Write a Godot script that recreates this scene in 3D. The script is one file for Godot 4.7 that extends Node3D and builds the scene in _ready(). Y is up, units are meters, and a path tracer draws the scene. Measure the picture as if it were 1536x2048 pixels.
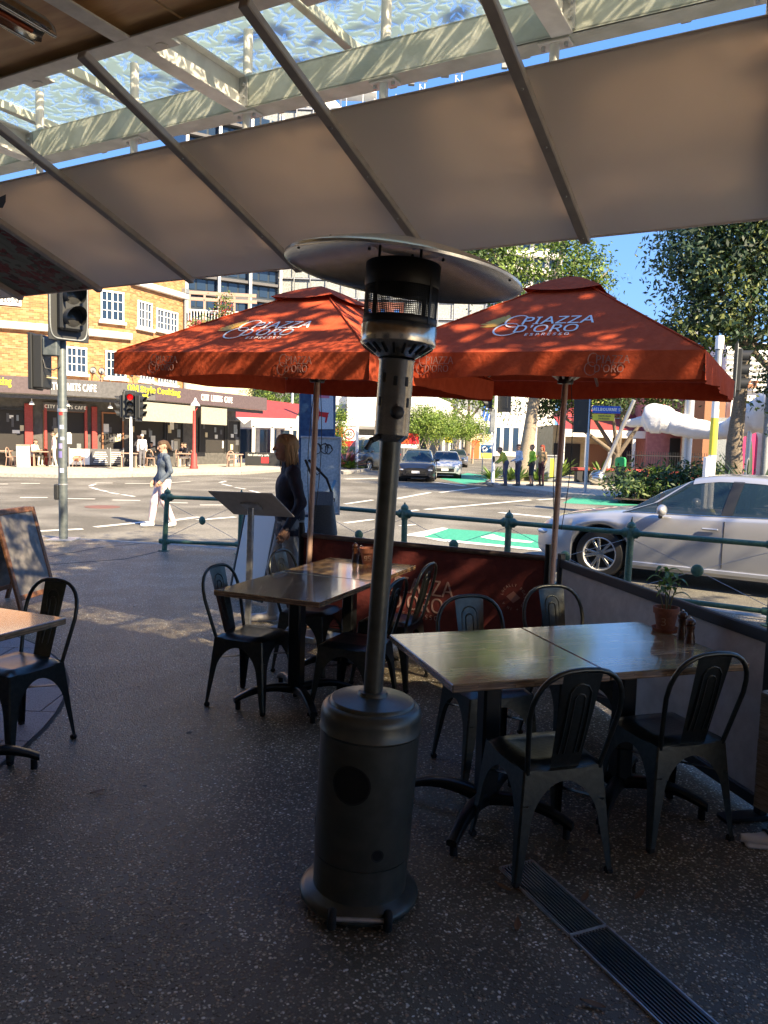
extends Node3D
# A footpath cafe under a glazed canopy at a street corner: heater, tables, parasols, railing, road, shops and trees beyond.

var cam: Camera3D
var F := 1547.0                      # focal length in pixels of the photograph, which is 1536 x 2048
var M := {}                          # materials
var rng := RandomNumberGenerator.new()
var used := {}
var AX := Vector3(0.8746, 0, 0.4848) # along the canopy
var AN := Vector3(-0.4848, 0, 0.8746) # from the street towards the cafe
var AO := Vector3(0.186, 0, -3.959)
var RD := Vector3(0.843, 0, 0.538)   # along the near kerb

# ---------------------------------------------------------------- mesh building
class MB:
	var v := PackedVector3Array()
	var n := PackedVector3Array()
	var c := PackedColorArray()
	var uv := PackedVector2Array()
	var col := Color.WHITE
	var colored := false
	var xf := Transform3D()
	func tri(a: Vector3, b: Vector3, d: Vector3, na: Vector3, nb: Vector3, nd: Vector3) -> void:
		if (b - a).cross(d - a).dot(na + nb + nd) > 0.0:
			var t := b; b = d; d = t
			t = nb; nb = nd; nd = t
		v.push_back(xf * a); v.push_back(xf * b); v.push_back(xf * d)
		n.push_back(xf.basis * na); n.push_back(xf.basis * nb); n.push_back(xf.basis * nd)
		if colored:
			c.push_back(col); c.push_back(col); c.push_back(col)
	func face(pts: Array, out := Vector3.ZERO) -> MB:      # flat convex polygon
		var nn: Vector3 = (pts[1] - pts[0]).cross(pts[2] - pts[0]).normalized()
		if out != Vector3.ZERO and nn.dot(out) < 0.0:
			nn = -nn
		for i in range(1, pts.size() - 1):
			tri(pts[0], pts[i], pts[i + 1], nn, nn, nn)
		return self
	func box(o: Vector3, s: Vector3, bs := Basis()) -> MB:
		var h := s * 0.5
		for ax in 3:
			for sg in [-1.0, 1.0]:
				var nn := Vector3.ZERO; nn[ax] = sg
				var p := []
				for q in [[-1, -1], [1, -1], [1, 1], [-1, 1]]:
					var w := Vector3.ZERO
					w[ax] = sg * h[ax]; w[(ax + 1) % 3] = q[0] * h[(ax + 1) % 3]; w[(ax + 2) % 3] = q[1] * h[(ax + 2) % 3]
					p.append(o + bs * w)
				face(p, bs * nn)
		return self
	func cbox(o: Vector3, s: Vector3, r: float, bs := Basis()) -> MB:  # chamfered box
		var h := s * 0.5
		r = minf(r, minf(h.x, minf(h.y, h.z)) * 0.95)
		for ax in 3:
			var b1 := (ax + 1) % 3
			var b2 := (ax + 2) % 3
			for sg in [-1.0, 1.0]:
				var nn := Vector3.ZERO; nn[ax] = sg
				var p := []
				for q in [[-1, -1], [1, -1], [1, 1], [-1, 1]]:
					var w := Vector3.ZERO
					w[ax] = sg * h[ax]; w[b1] = q[0] * (h[b1] - r); w[b2] = q[1] * (h[b2] - r)
					p.append(o + bs * w)
				face(p, bs * nn)
			for s1 in [-1.0, 1.0]:
				for s2 in [-1.0, 1.0]:
					var p := []
					for q in [[0, -1], [0, 1], [1, 1], [1, -1]]:
						var w := Vector3.ZERO
						w[ax] = q[1] * (h[ax] - r)
						w[b1] = s1 * (h[b1] if q[0] == 0 else h[b1] - r); w[b2] = s2 * (h[b2] - r if q[0] == 0 else h[b2])
						p.append(o + bs * w)
					var nn := Vector3.ZERO; nn[b1] = s1; nn[b2] = s2
					face(p, bs * nn)
		for k in 8:
			var sg := Vector3(1 if k & 1 else -1, 1 if k & 2 else -1, 1 if k & 4 else -1)
			face([o + bs * (sg * (h - Vector3(0, r, r))), o + bs * (sg * (h - Vector3(r, 0, r))), o + bs * (sg * (h - Vector3(r, r, 0)))], bs * sg)
		return self
	func bar(a: Vector3, b: Vector3, w: float, t: float, up := Vector3.UP, r := 0.0) -> MB:
		var x := (b - a).normalized()
		var z := x.cross(up).normalized()
		var bs := Basis(x, z.cross(x), z)
		if r > 0.0:
			return cbox((a + b) * 0.5, Vector3(a.distance_to(b), t, w), r, bs)
		return box((a + b) * 0.5, Vector3(a.distance_to(b), t, w), bs)
	func surf(rows: Array, closed := false) -> MB:         # smooth sheet through rows of points
		var R := rows.size()
		var C: int = rows[0].size()
		var ns := []
		for i in R:
			var r := []
			for j in C:
				var a: Vector3 = rows[mini(i + 1, R - 1)][j] - rows[maxi(i - 1, 0)][j]
				var b: Vector3 = (rows[i][(j + 1) % C] - rows[i][(j - 1 + C) % C]) if closed else (rows[i][mini(j + 1, C - 1)] - rows[i][maxi(j - 1, 0)])
				var q := a.cross(b)
				if q.length_squared() < 1e-14:
					q = (rows[mini(i + 1, R - 1)][(j + 1) % C] - rows[maxi(i - 1, 0)][j]).cross(rows[mini(i + 1, R - 1)][j] - rows[maxi(i - 1, 0)][(j + 1) % C])
				r.append(q.normalized())
			ns.append(r)
		for i in R - 1:
			for j in (C if closed else C - 1):
				var k := (j + 1) % C
				_t(rows[i][j], rows[i + 1][j], rows[i + 1][k], ns[i][j], ns[i + 1][j], ns[i + 1][k])
				_t(rows[i][j], rows[i + 1][k], rows[i][k], ns[i][j], ns[i + 1][k], ns[i][k])
		return self
	func _t(a: Vector3, b: Vector3, d: Vector3, na: Vector3, nb: Vector3, nd: Vector3) -> void:
		if (b - a).cross(d - a).length_squared() > 1e-16:
			tri(a, b, d, na, nb, nd)
	func ring(o: Vector3, x: Vector3, y: Vector3, r: float, seg: int) -> Array:
		var p := []
		for k in seg:
			var a := TAU * k / seg
			p.append(o + (x * cos(a) + y * sin(a)) * r)
		return p
	func tube(pts: Array, r, seg := 8, caps := true) -> MB:
		var rows := []
		var last := Vector3.ZERO
		var cnt := pts.size()
		for i in cnt:
			var t: Vector3 = (pts[mini(i + 1, cnt - 1)] - pts[maxi(i - 1, 0)]).normalized()
			var x := last
			if i == 0:
				x = t.cross(Vector3.UP if absf(t.y) < 0.9 else Vector3.RIGHT)
			x = (x - t * x.dot(t)).normalized()
			last = x
			rows.append(ring(pts[i], x, t.cross(x), r[i] if r is Array else float(r), seg))
		var keep := v.size()
		for i in cnt - 1:
			for j in seg:
				var k := (j + 1) % seg
				var n0: Vector3 = (rows[i][j] - pts[i]).normalized(); var n1: Vector3 = (rows[i][k] - pts[i]).normalized()
				var m0: Vector3 = (rows[i + 1][j] - pts[i + 1]).normalized(); var m1: Vector3 = (rows[i + 1][k] - pts[i + 1]).normalized()
				_t(rows[i][j], rows[i + 1][j], rows[i + 1][k], n0, m0, m1)
				_t(rows[i][j], rows[i + 1][k], rows[i][k], n0, m1, n1)
		if caps:
			face(rows[0], pts[0] - pts[1]); face(rows[-1], pts[-1] - pts[-2])
		return self
	func cyl(a: Vector3, b: Vector3, r: float, seg := 12, r2 := -1.0) -> MB:
		return tube([a, b], [r, r if r2 < 0.0 else r2], seg)
	func lathe(prof: Array, seg := 24, o := Vector3.ZERO, bs := Basis()) -> MB:  # (radius, height) points, bottom to top
		var cnt := prof.size()
		for i in cnt - 1:
			var p: Vector2 = prof[i]; var q: Vector2 = prof[i + 1]
			if p.is_equal_approx(q):
				continue
			var t := (q - p).normalized()
			var n0 := Vector2(t.y, -t.x); var n1 := n0
			if i > 0:
				var u: Vector2 = (p - prof[i - 1]).normalized()
				if u.dot(t) > 0.6: n0 = (n0 + Vector2(u.y, -u.x)).normalized()
			if i < cnt - 2:
				var u: Vector2 = (prof[i + 2] - q).normalized()
				if u.dot(t) > 0.6: n1 = (n1 + Vector2(u.y, -u.x)).normalized()
			for k in seg:
				var a := TAU * k / seg; var b := TAU * (k + 1) / seg
				var A := Vector3(cos(a), 0, sin(a)); var B := Vector3(cos(b), 0, sin(b))
				var f := func(d: Vector3, w: Vector2) -> Vector3: return bs * (d * w.x + Vector3.UP * w.y)
				_t(o + f.call(A, p), o + f.call(B, p), o + f.call(B, q), f.call(A, n0), f.call(B, n0), f.call(B, n1))
				_t(o + f.call(A, p), o + f.call(B, q), o + f.call(A, q), f.call(A, n0), f.call(B, n1), f.call(A, n1))
		return self
	func ell(o: Vector3, r: Vector3, seg := 12, rings := 8, bs := Basis()) -> MB:
		var rows := []; var nr := []
		for i in rings + 1:
			var t := PI * i / rings
			var a := []; var b := []
			for k in seg:
				var d := Vector3(sin(t) * cos(TAU * k / seg), cos(t), sin(t) * sin(TAU * k / seg))
				a.append(o + bs * (d * r)); b.append(bs * (d / r).normalized())
			rows.append(a); nr.append(b)
		for i in rings:
			for j in seg:
				var k := (j + 1) % seg
				_t(rows[i][j], rows[i + 1][j], rows[i + 1][k], nr[i][j], nr[i + 1][j], nr[i + 1][k])
				_t(rows[i][j], rows[i + 1][k], rows[i][k], nr[i][j], nr[i + 1][k], nr[i][k])
		return self
	func prism(poly: Array, z0: float, z1: float) -> MB:    # outline in x,y pulled along z
		var pp := PackedVector2Array(poly)
		var idx := Geometry2D.triangulate_polygon(pp)
		for z in [z0, z1]:
			var nn := Vector3(0, 0, 1 if z == maxf(z0, z1) else -1)
			for i in range(0, idx.size(), 3):
				var q := []
				for k in 3:
					q.append(Vector3(pp[idx[i + k]].x, pp[idx[i + k]].y, z))
				tri(q[0], q[1], q[2], nn, nn, nn)
		var cw := Geometry2D.is_polygon_clockwise(pp)
		for i in pp.size():
			var a := pp[i]; var b := pp[(i + 1) % pp.size()]
			var e := b - a
			var nn := Vector3(e.y, -e.x, 0) * (-1.0 if cw else 1.0)
			face([Vector3(a.x, a.y, z0), Vector3(b.x, b.y, z0), Vector3(b.x, b.y, z1), Vector3(a.x, a.y, z1)], nn)
		return self
	func mesh() -> ArrayMesh:
		var a := []
		a.resize(Mesh.ARRAY_MAX)
		a[Mesh.ARRAY_VERTEX] = v
		a[Mesh.ARRAY_NORMAL] = n
		if colored:
			a[Mesh.ARRAY_COLOR] = c
		if uv.size() == v.size():
			a[Mesh.ARRAY_TEX_UV] = uv
		var m := ArrayMesh.new()
		if v.size():
			m.add_surface_from_arrays(Mesh.PRIMITIVE_TRIANGLES, a)
		return m

func mb(xf := Transform3D()) -> MB:
	var b := MB.new()
	b.xf = xf
	return b

# ---------------------------------------------------------------- things and parts
func numbered(s: String) -> String:
	used[s] = used.get(s, -1) + 1
	return s if used[s] == 0 else "%s_%03d" % [s, used[s]]

func thing(called: String, label: String, category: String, at := Vector3.ZERO, turn := 0.0, group := "") -> Node3D:
	var o := Node3D.new()
	o.name = numbered(called)
	add_child(o)
	o.position = at
	o.rotation.y = turn
	return tag(o, label, category, group)

func tag(o: Node3D, label: String, category: String, group := "") -> Node3D:
	o.set_meta("label", label)
	o.set_meta("category", category)
	if group:
		o.set_meta("group", group)
	return o

func part(parent: Node, called: String, m, mt: Material, xf := Transform3D(), label := "") -> MeshInstance3D:
	var o := MeshInstance3D.new()
	o.name = called
	o.mesh = m.mesh() if m is MB else m
	o.material_override = mt
	parent.add_child(o, true)
	o.transform = xf
	if label:
		o.set_meta("label", label)
	return o

func single(called: String, m, mt: Material, label: String, category: String, xf := Transform3D(), group := "") -> MeshInstance3D:
	var o := part(self, numbered(called), m, mt, xf)
	tag(o, label, category, group)
	return o

func structure(called: String, m, mt: Material, xf := Transform3D()) -> MeshInstance3D:
	var o := part(self, numbered(called), m, mt, xf)
	o.set_meta("kind", "structure")
	return o

func copy(o: Node3D, at: Vector3, turn: float, label := "") -> Node3D:
	var base := String(o.name).rstrip("0123456789").trim_suffix("_")
	var r: Node3D = o.duplicate()
	r.name = numbered(base)
	add_child(r)
	r.position = at
	r.rotation.y = turn
	if label:
		r.set_meta("label", label)
	return r

# a point on the ray through a pixel of the photograph, at a depth, or where it meets a height
func ray(x: float, y: float) -> Vector3:
	return cam.basis * Vector3((x - 768.0) / F, -(y - 1024.0) / F, -1.0)
func at(x: float, y: float, depth: float) -> Vector3:
	var d := ray(x, y)
	return cam.position + d * (depth / -d.z)
func ground(x: float, y: float, h := 0.0) -> Vector3:
	var d := ray(x, y)
	return cam.position + d * ((h - cam.position.y) / d.y)
func foot(x: float, depth: float, h := 0.0) -> Vector3:   # on the ground below a pixel column near the horizon
	var p := at(x, 890.0, depth)
	return Vector3(p.x, h, p.z)
func frame(x: Vector3, o: Vector3) -> Transform3D:          # local x along a horizontal direction, y up
	x = Vector3(x.x, 0, x.z).normalized()
	return Transform3D(Basis(x, Vector3.UP, x.cross(Vector3.UP)), o)
func yaw_to(d: Vector3) -> float:                         # turn that points local +z along d
	return atan2(d.x, d.z)
func text(s: String, size: float, depth := 0.004, fname := "Droid Sans", bold := 400, italic := false) -> TextMesh:
	var t := TextMesh.new()
	var f := SystemFont.new()
	f.font_names = PackedStringArray([fname])
	f.font_weight = bold
	f.font_italic = italic
	t.font = f
	t.text = s
	t.font_size = 32
	t.pixel_size = size / 32.0
	t.depth = depth
	t.curve_step = 3.0
	return t

func fit_text(s: String, w: float, h: float, fname := "Droid Sans", bold := 700, depth := 0.03) -> Array:   # lettering of a given width and capital height: [mesh, scale]
	var t := text(s, 1.0, depth, fname, bold)
	var b := t.get_aabb()
	var caps := text("H", 1.0, depth, fname, bold).get_aabb()
	return [t, Vector3(w / b.size.x, h / caps.size.y, 1.0)]

# ---------------------------------------------------------------- materials
func lin(r: float, g: float, b: float) -> Color:
	return Color(r, g, b).linear_to_srgb()
func mat(r: float, g: float, b: float, rough := 0.6, metal := 0.0) -> StandardMaterial3D:
	var m := StandardMaterial3D.new()
	m.albedo_color = lin(r, g, b)
	m.roughness = rough
	m.metallic = metal
	return m
func noise_tex(freq: float, c0: Color, c1: Color, seed_ := 1, size := 512, octaves := 4, normal := false, bump := 4.0, lo := 0.25, hi := 0.75) -> NoiseTexture2D:
	var t := NoiseTexture2D.new()
	var nz := FastNoiseLite.new()
	nz.seed = seed_
	nz.frequency = freq
	nz.fractal_octaves = octaves
	nz.noise_type = FastNoiseLite.TYPE_SIMPLEX_SMOOTH
	t.noise = nz
	t.width = size; t.height = size
	t.seamless = true
	if normal:
		t.as_normal_map = true
		t.bump_strength = bump
	else:
		var g := Gradient.new()
		g.set_color(0, c0); g.set_color(1, c1)
		g.set_offset(0, lo); g.set_offset(1, hi)
		t.color_ramp = g
	return t
# a material whose colour wanders between two tones, with fine relief
func worn(c0: Color, c1: Color, rough := 0.7, metal := 0.0, scale := 0.5, freq := 0.02, seed_ := 1, relief := 0.3, world := false) -> StandardMaterial3D:
	var m := mat(1, 1, 1, rough, metal)
	m.albedo_texture = noise_tex(freq, c0.linear_to_srgb(), c1.linear_to_srgb(), seed_)
	if relief > 0.0:
		m.normal_enabled = true
		m.normal_texture = shared_normal()
		m.normal_scale = relief
	m.uv1_triplanar = true
	m.uv1_world_triplanar = world
	m.uv1_scale = Vector3.ONE * scale
	return m
var _nrm: NoiseTexture2D
func shared_normal() -> NoiseTexture2D:
	if _nrm == null:
		_nrm = noise_tex(0.04, Color.BLACK, Color.WHITE, 9, 512, 5, true, 5.0)
	return _nrm
func glass(r: float, g: float, b: float, a: float) -> StandardMaterial3D:
	var m := mat(r, g, b, 0.03)
	m.transparency = BaseMaterial3D.TRANSPARENCY_ALPHA
	m.albedo_color.a = a
	return m
func image_mat(im: Image, scale: Vector3, rough := 0.8, relief: Image = null, depth := 1.0, world := true) -> StandardMaterial3D:
	var m := mat(1, 1, 1, rough)
	m.albedo_texture = ImageTexture.create_from_image(im)
	m.uv1_triplanar = true
	m.uv1_world_triplanar = world
	m.uv1_scale = scale
	if relief:
		m.normal_enabled = true
		relief.bump_map_to_normal_map(depth)
		m.normal_texture = ImageTexture.create_from_image(relief)
	return m
# ---------------------------------------------------------------- computed pictures
func pebbles(size: int, count: int, r0: float, r1: float, base: Color, tones: Array, seed_: int) -> Array:
	var g := RandomNumberGenerator.new()
	g.seed = seed_
	var data := PackedByteArray(); data.resize(size * size * 3)
	var hgt := PackedByteArray(); hgt.resize(size * size)
	for i in size * size:
		var k := g.randf_range(0.75, 1.25)
		data[i * 3] = int(clampf(base.r * k, 0, 1) * 255); data[i * 3 + 1] = int(clampf(base.g * k, 0, 1) * 255); data[i * 3 + 2] = int(clampf(base.b * k, 0, 1) * 255)
		hgt[i] = 40 + int(20 * k)
	for q in count:
		var cx := g.randf() * size; var cy := g.randf() * size
		var a := g.randf_range(r0, r1); var b := a * g.randf_range(0.5, 0.95)
		var t := g.randf() * PI
		var ct := cos(t); var st := sin(t)
		var tone: Color = tones[g.randi() % tones.size()]
		var k := g.randf_range(0.7, 1.25)
		var R := int(ceil(a))
		for dy in range(-R, R + 1):
			for dx in range(-R, R + 1):
				var u := (dx * ct + dy * st) / a; var w := (-dx * st + dy * ct) / b
				var e := u * u + w * w
				if e < 1.0:
					var i := (posmod(int(cy) + dy, size)) * size + posmod(int(cx) + dx, size)
					var s := k * (1.0 - 0.25 * e)
					data[i * 3] = int(clampf(tone.r * s, 0, 1) * 255); data[i * 3 + 1] = int(clampf(tone.g * s, 0, 1) * 255); data[i * 3 + 2] = int(clampf(tone.b * s, 0, 1) * 255)
					hgt[i] = int(90 + 150 * sqrt(1.0 - e))
	return [Image.create_from_data(size, size, false, Image.FORMAT_RGB8, data), Image.create_from_data(size, size, false, Image.FORMAT_L8, hgt)]

func leaf_pattern(size: int, seed_: int) -> Image:           # frosted film with clear leaf shapes left in it
	var g := RandomNumberGenerator.new()
	g.seed = seed_
	var im := Image.create(size, size, false, Image.FORMAT_RGBA8)
	im.fill(Color(0.80, 0.85, 0.82, 0.70))
	for q in 560:
		var cx := g.randf() * size; var cy := g.randf() * size
		var a := g.randf_range(34, 58); var b := a * g.randf_range(0.17, 0.25)
		var t := g.randf() * PI
		var ct := cos(t); var st := sin(t)
		var R := int(a)
		for dy in range(-R, R + 1):
			for dx in range(-R, R + 1):
				var u := (dx * ct + dy * st) / a; var w := (-dx * st + dy * ct) / b
				var edge := 1.0 - u * u
				if absf(u) < 1.0 and absf(w) < edge:
					im.set_pixel(posmod(int(cx) + dx, size), posmod(int(cy) + dy, size), Color(0.80, 0.85, 0.82, 0.58) if absf(w) > edge - 0.28 or absf(w) < 0.1 else Color(0.86, 0.92, 0.97, 0.07))
	return im

func brickwork(w: int, h: int, cols: int, rows: int, tones: Array, mortar: Color, seed_: int) -> Array:  # for walls so far away that bricks are a few pixels wide
	var g := RandomNumberGenerator.new()
	g.seed = seed_
	var im := Image.create(w, h, false, Image.FORMAT_RGB8)
	var hg := Image.create(w, h, false, Image.FORMAT_L8)
	im.fill(mortar)
	hg.fill(Color(0.3, 0.3, 0.3))
	var bw := w / cols; var bh := h / rows
	for r in rows:
		for c in cols:
			var tone: Color = tones[g.randi() % tones.size()]
			var k := g.randf_range(0.9, 1.08)
			var x := c * bw + (bw / 2 if r % 2 else 0)
			for part_x in [x, x - w]:
				im.fill_rect(Rect2i(part_x + 1, r * bh + 1, bw - 2, bh - 2), Color(tone.r * k * 0.93, tone.g * k * 0.91, tone.b * k * 0.9))
				hg.fill_rect(Rect2i(part_x + 1, r * bh + 1, bw - 2, bh - 2), Color(0.8, 0.8, 0.8))
	return [im, hg]

func petals(size: int) -> Image:                               # floral print of one awning panel
	var g := RandomNumberGenerator.new()
	g.seed = 5
	var im := Image.create(size, size, false, Image.FORMAT_RGB8)
	im.fill(Color(0.50, 0.52, 0.47))
	for q in 90:
		var cx := g.randf() * size; var cy := g.randf() * size
		var red := q % 3 != 0
		for k in (5 if red else 2):
			var t := g.randf() * TAU
			var a := g.randf_range(12, 26); var b := a * 0.5
			var px := cx + cos(t) * a * 0.8; var py := cy + sin(t) * a * 0.8
			var tone := Color(0.55, 0.13, 0.14) if red else Color(0.16, 0.24, 0.15)
			tone = tone.lerp(Color(0.75, 0.55, 0.5), g.randf() * 0.35)
			for dy in range(-int(a), int(a) + 1):
				for dx in range(-int(a), int(a) + 1):
					var u := (dx * cos(t) + dy * sin(t)) / a; var w := (-dx * sin(t) + dy * cos(t)) / b
					if u * u + w * w < 1.0:
						im.set_pixel(posmod(int(px) + dx, size), posmod(int(py) + dy, size), tone.darkened(0.3 * (u * u + w * w)))
	return im

func staves() -> Image:                                        # butcher block: narrow staves with grain along x
	var g := RandomNumberGenerator.new()
	g.seed = 12
	var nz := FastNoiseLite.new()
	nz.seed = 3
	nz.frequency = 0.02
	nz.fractal_octaves = 4
	var im := Image.create(1024, 1024, false, Image.FORMAT_RGB8)
	var rows := 20
	for r in rows:
		var y0 := 1024 * r / rows; var y1 := 1024 * (r + 1) / rows
		var x := -g.randi_range(0, 300)
		while x < 1024:
			var w := g.randi_range(260, 520)
			var tone := lin(0.22, 0.13, 0.065).lerp(lin(0.44, 0.30, 0.165), g.randf())
			var off := g.randf() * 900.0
			for y in range(y0, y1):
				for xx in range(maxi(0, x), mini(1024, x + w)):
					var v := nz.get_noise_2d(xx * 0.22 + off, y * 2.6 + off) + 0.5 * nz.get_noise_2d(xx * 0.9 + off, y * 9.0)
					var k := 1.0 + 0.42 * v
					if y == y0 or xx == x: k *= 0.6
					im.set_pixel(xx, y, Color(tone.r * k, tone.g * k, tone.b * k))
			x += w
	return im

func make_materials() -> void:
	var agg := pebbles(2048, 36000, 2.6, 6.6, Color(0.41, 0.385, 0.325), [Color(0.65, 0.61, 0.53), Color(0.73, 0.69, 0.615), Color(0.59, 0.53, 0.445), Color(0.55, 0.51, 0.435), Color(0.79, 0.755, 0.67), Color(0.70, 0.60, 0.49), Color(0.98, 0.965, 0.92), Color(0.60, 0.54, 0.45), Color(0.52, 0.48, 0.415), Color(0.88, 0.855, 0.785)], 3)
	M.aggregate = image_mat(agg[0], Vector3.ONE / 2.2, 0.5, agg[1], 6.0)
	M.aggregate.detail_enabled = true
	M.aggregate.detail_albedo = noise_tex(0.012, Color(0.84, 0.825, 0.80), Color(1, 1, 1), 32, 512, 5)
	M.aggregate.detail_blend_mode = BaseMaterial3D.BLEND_MODE_MUL
	M.aggregate.detail_uv_layer = BaseMaterial3D.DETAIL_UV_2
	M.aggregate.uv2_triplanar = true
	M.aggregate.uv2_world_triplanar = true
	M.aggregate.uv2_scale = Vector3.ONE / 3.7
	var slab := pebbles(512, 9000, 1.2, 2.4, Color(0.56, 0.52, 0.53), [Color(0.62, 0.57, 0.58), Color(0.48, 0.44, 0.46), Color(0.68, 0.63, 0.63)], 8)
	M.slab = image_mat(slab[0], Vector3.ONE * 1.2, 0.6, slab[1], 1.5)
	var asp := pebbles(1024, 30000, 1.5, 3.2, Color(0.47, 0.46, 0.43), [Color(0.58, 0.57, 0.53), Color(0.42, 0.41, 0.39), Color(0.66, 0.64, 0.58), Color(0.50, 0.48, 0.44)], 4)
	M.asphalt = image_mat(asp[0], Vector3.ONE / 2.5, 0.85, asp[1], 1.5)
	M.asphalt.detail_enabled = true
	M.asphalt.detail_albedo = noise_tex(0.006, Color(0.76, 0.755, 0.74), Color(1, 1, 1), 31, 512, 4)
	M.asphalt.detail_blend_mode = BaseMaterial3D.BLEND_MODE_MUL
	M.asphalt.detail_uv_layer = BaseMaterial3D.DETAIL_UV_2
	M.asphalt.uv2_triplanar = true
	M.asphalt.uv2_world_triplanar = true
	M.asphalt.uv2_scale = Vector3.ONE / 9.0
	M.concrete = worn(Color(0.36, 0.33, 0.27), Color(0.46, 0.43, 0.36), 0.85, 0.0, 0.4, 0.02, 12, 0.4, true)
	M.kerb = worn(Color(0.24, 0.23, 0.21), Color(0.36, 0.34, 0.31), 0.85, 0.0, 0.6, 0.03, 14, 0.5, true)
	M.paint_white = worn(Color(0.62, 0.61, 0.57), Color(0.80, 0.79, 0.75), 0.6, 0.0, 0.8, 0.05, 15, 0.3, true)
	M.paint_green = worn(Color(0.03, 0.25, 0.16), Color(0.05, 0.34, 0.22), 0.75, 0.0, 0.7, 0.03, 16, 0.4, true)
	M.panel = worn(Color(0.82, 0.775, 0.735), Color(0.86, 0.815, 0.775), 0.55, 0.0, 0.35, 0.008, 17, 0.06)
	M.panel.backlight_enabled = true
	M.panel.backlight = Color(0.88, 0.83, 0.79)
	M.rib_bar = worn(Color(0.34, 0.31, 0.29), Color(0.42, 0.39, 0.36), 0.5, 0.0, 0.8, 0.02, 18, 0.1)
	M.canopy_steel = worn(Color(0.44, 0.47, 0.41), Color(0.56, 0.59, 0.53), 0.5, 0.0, 0.7, 0.012, 19, 0.12)
	M.pale_steel = worn(Color(0.58, 0.58, 0.55), Color(0.68, 0.68, 0.65), 0.45, 0.0, 0.9, 0.02, 20, 0.08)
	M.galvanised = worn(Color(0.42, 0.43, 0.44), Color(0.56, 0.57, 0.58), 0.4, 0.6, 1.5, 0.03, 21, 0.1)
	M.grate = mat(0.20, 0.21, 0.23, 0.25, 0.9)
	M.ply = worn(Color(0.46, 0.25, 0.10), Color(0.60, 0.36, 0.16), 0.5, 0.0, 1.0, 0.012, 22, 0.1)
	M.ply.uv1_scale = Vector3(0.35, 1, 1.6)
	M.dark_trim = mat(0.03, 0.03, 0.032, 0.6)
	M.wood = mat(1, 1, 1, 0.2)
	M.wood.albedo_texture = ImageTexture.create_from_image(staves())
	M.wood.uv1_triplanar = true
	M.wood.uv1_scale = Vector3(0.9, 1.3, 1.3)
	M.wood.clearcoat_enabled = true
	M.wood.clearcoat = 1.0
	M.wood.clearcoat_roughness = 0.07
	M.wood.metallic_specular = 0.7
	M.weathered = worn(Color(0.20, 0.18, 0.15), Color(0.33, 0.30, 0.26), 0.8, 0.0, 1.0, 0.03, 24, 0.5)
	M.weathered.uv1_scale = Vector3(0.8, 6, 0.8)
	M.frame_wood = worn(Color(0.22, 0.09, 0.04), Color(0.34, 0.16, 0.08), 0.6, 0.0, 3.0, 0.02, 25, 0.2)
	M.gunmetal = worn(Color(0.06, 0.064, 0.06), Color(0.078, 0.083, 0.077), 0.3, 0.85, 2.0, 0.03, 26, 0.08)
	M.black_metal = mat(0.012, 0.013, 0.014, 0.35, 0.2)
	M.black_paint = mat(0.018, 0.019, 0.021, 0.45)
	M.rubber = mat(0.012, 0.012, 0.012, 0.85)
	M.heater_paint = worn(Color(0.066, 0.070, 0.060), Color(0.090, 0.094, 0.082), 0.34, 0.35, 1.2, 0.02, 27, 0.04)
	M.stainless = worn(Color(0.50, 0.47, 0.41), Color(0.60, 0.57, 0.50), 0.22, 1.0, 2.0, 0.03, 28, 0.05)
	M.brushed = worn(Color(0.52, 0.51, 0.48), Color(0.62, 0.61, 0.58), 0.26, 1.0, 1.0, 0.03, 29, 0.06)
	M.burner_dark = mat(0.02, 0.018, 0.016, 0.5, 0.6)
	M.canvas = worn(Color(0.46, 0.078, 0.034), Color(0.52, 0.095, 0.043), 0.95, 0.0, 1.2, 0.02, 30, 0.3)
	M.canvas.metallic_specular = 0.15
	M.canvas.backlight_enabled = true
	M.canvas.backlight = Color(0.28, 0.05, 0.03)
	M.banner_red = worn(Color(0.095, 0.013, 0.012), Color(0.12, 0.017, 0.015), 0.75, 0.0, 1.0, 0.02, 32, 0.15)
	M.banner_grey = worn(Color(0.50, 0.46, 0.44), Color(0.58, 0.54, 0.52), 0.7, 0.0, 0.8, 0.02, 33, 0.12)
	M.print_white = mat(0.85, 0.83, 0.80, 0.7)
	M.print_gold = mat(0.70, 0.36, 0.03, 0.6)
	M.print_faint = mat(0.30, 0.14, 0.12, 0.7)
	M.print_pot = mat(0.40, 0.24, 0.17, 0.8)
	M.print_screen = mat(0.33, 0.20, 0.18, 0.7)
	M.heritage_green = worn(Color(0.055, 0.13, 0.085), Color(0.10, 0.19, 0.13), 0.42, 0.0, 2.0, 0.03, 34, 0.2)
	M.pole_tan = worn(Color(0.40, 0.26, 0.20), Color(0.46, 0.31, 0.24), 0.45, 0.2, 1.0, 0.03, 35, 0.05)
	M.terracotta = worn(Color(0.22, 0.075, 0.04), Color(0.30, 0.11, 0.06), 0.8, 0.0, 3.0, 0.03, 36, 0.3)
	M.mill_wood = worn(Color(0.045, 0.016, 0.008), Color(0.09, 0.032, 0.014), 0.3, 0.0, 5.0, 0.03, 37, 0.1)
	M.white_plastic = mat(0.72, 0.72, 0.72, 0.35)
	M.white_wall = worn(Color(0.66, 0.65, 0.60), Color(0.76, 0.75, 0.71), 0.8, 0.0, 0.2, 0.02, 38, 0.1)
	M.cream_wall = worn(Color(0.60, 0.50, 0.30), Color(0.70, 0.60, 0.40), 0.85, 0.0, 0.2, 0.02, 39, 0.2)
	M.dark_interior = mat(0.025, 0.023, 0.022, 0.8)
	M.window_glass = mat(0.02, 0.035, 0.06, 0.04)
	M.window_glass.metallic_specular = 0.9
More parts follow.
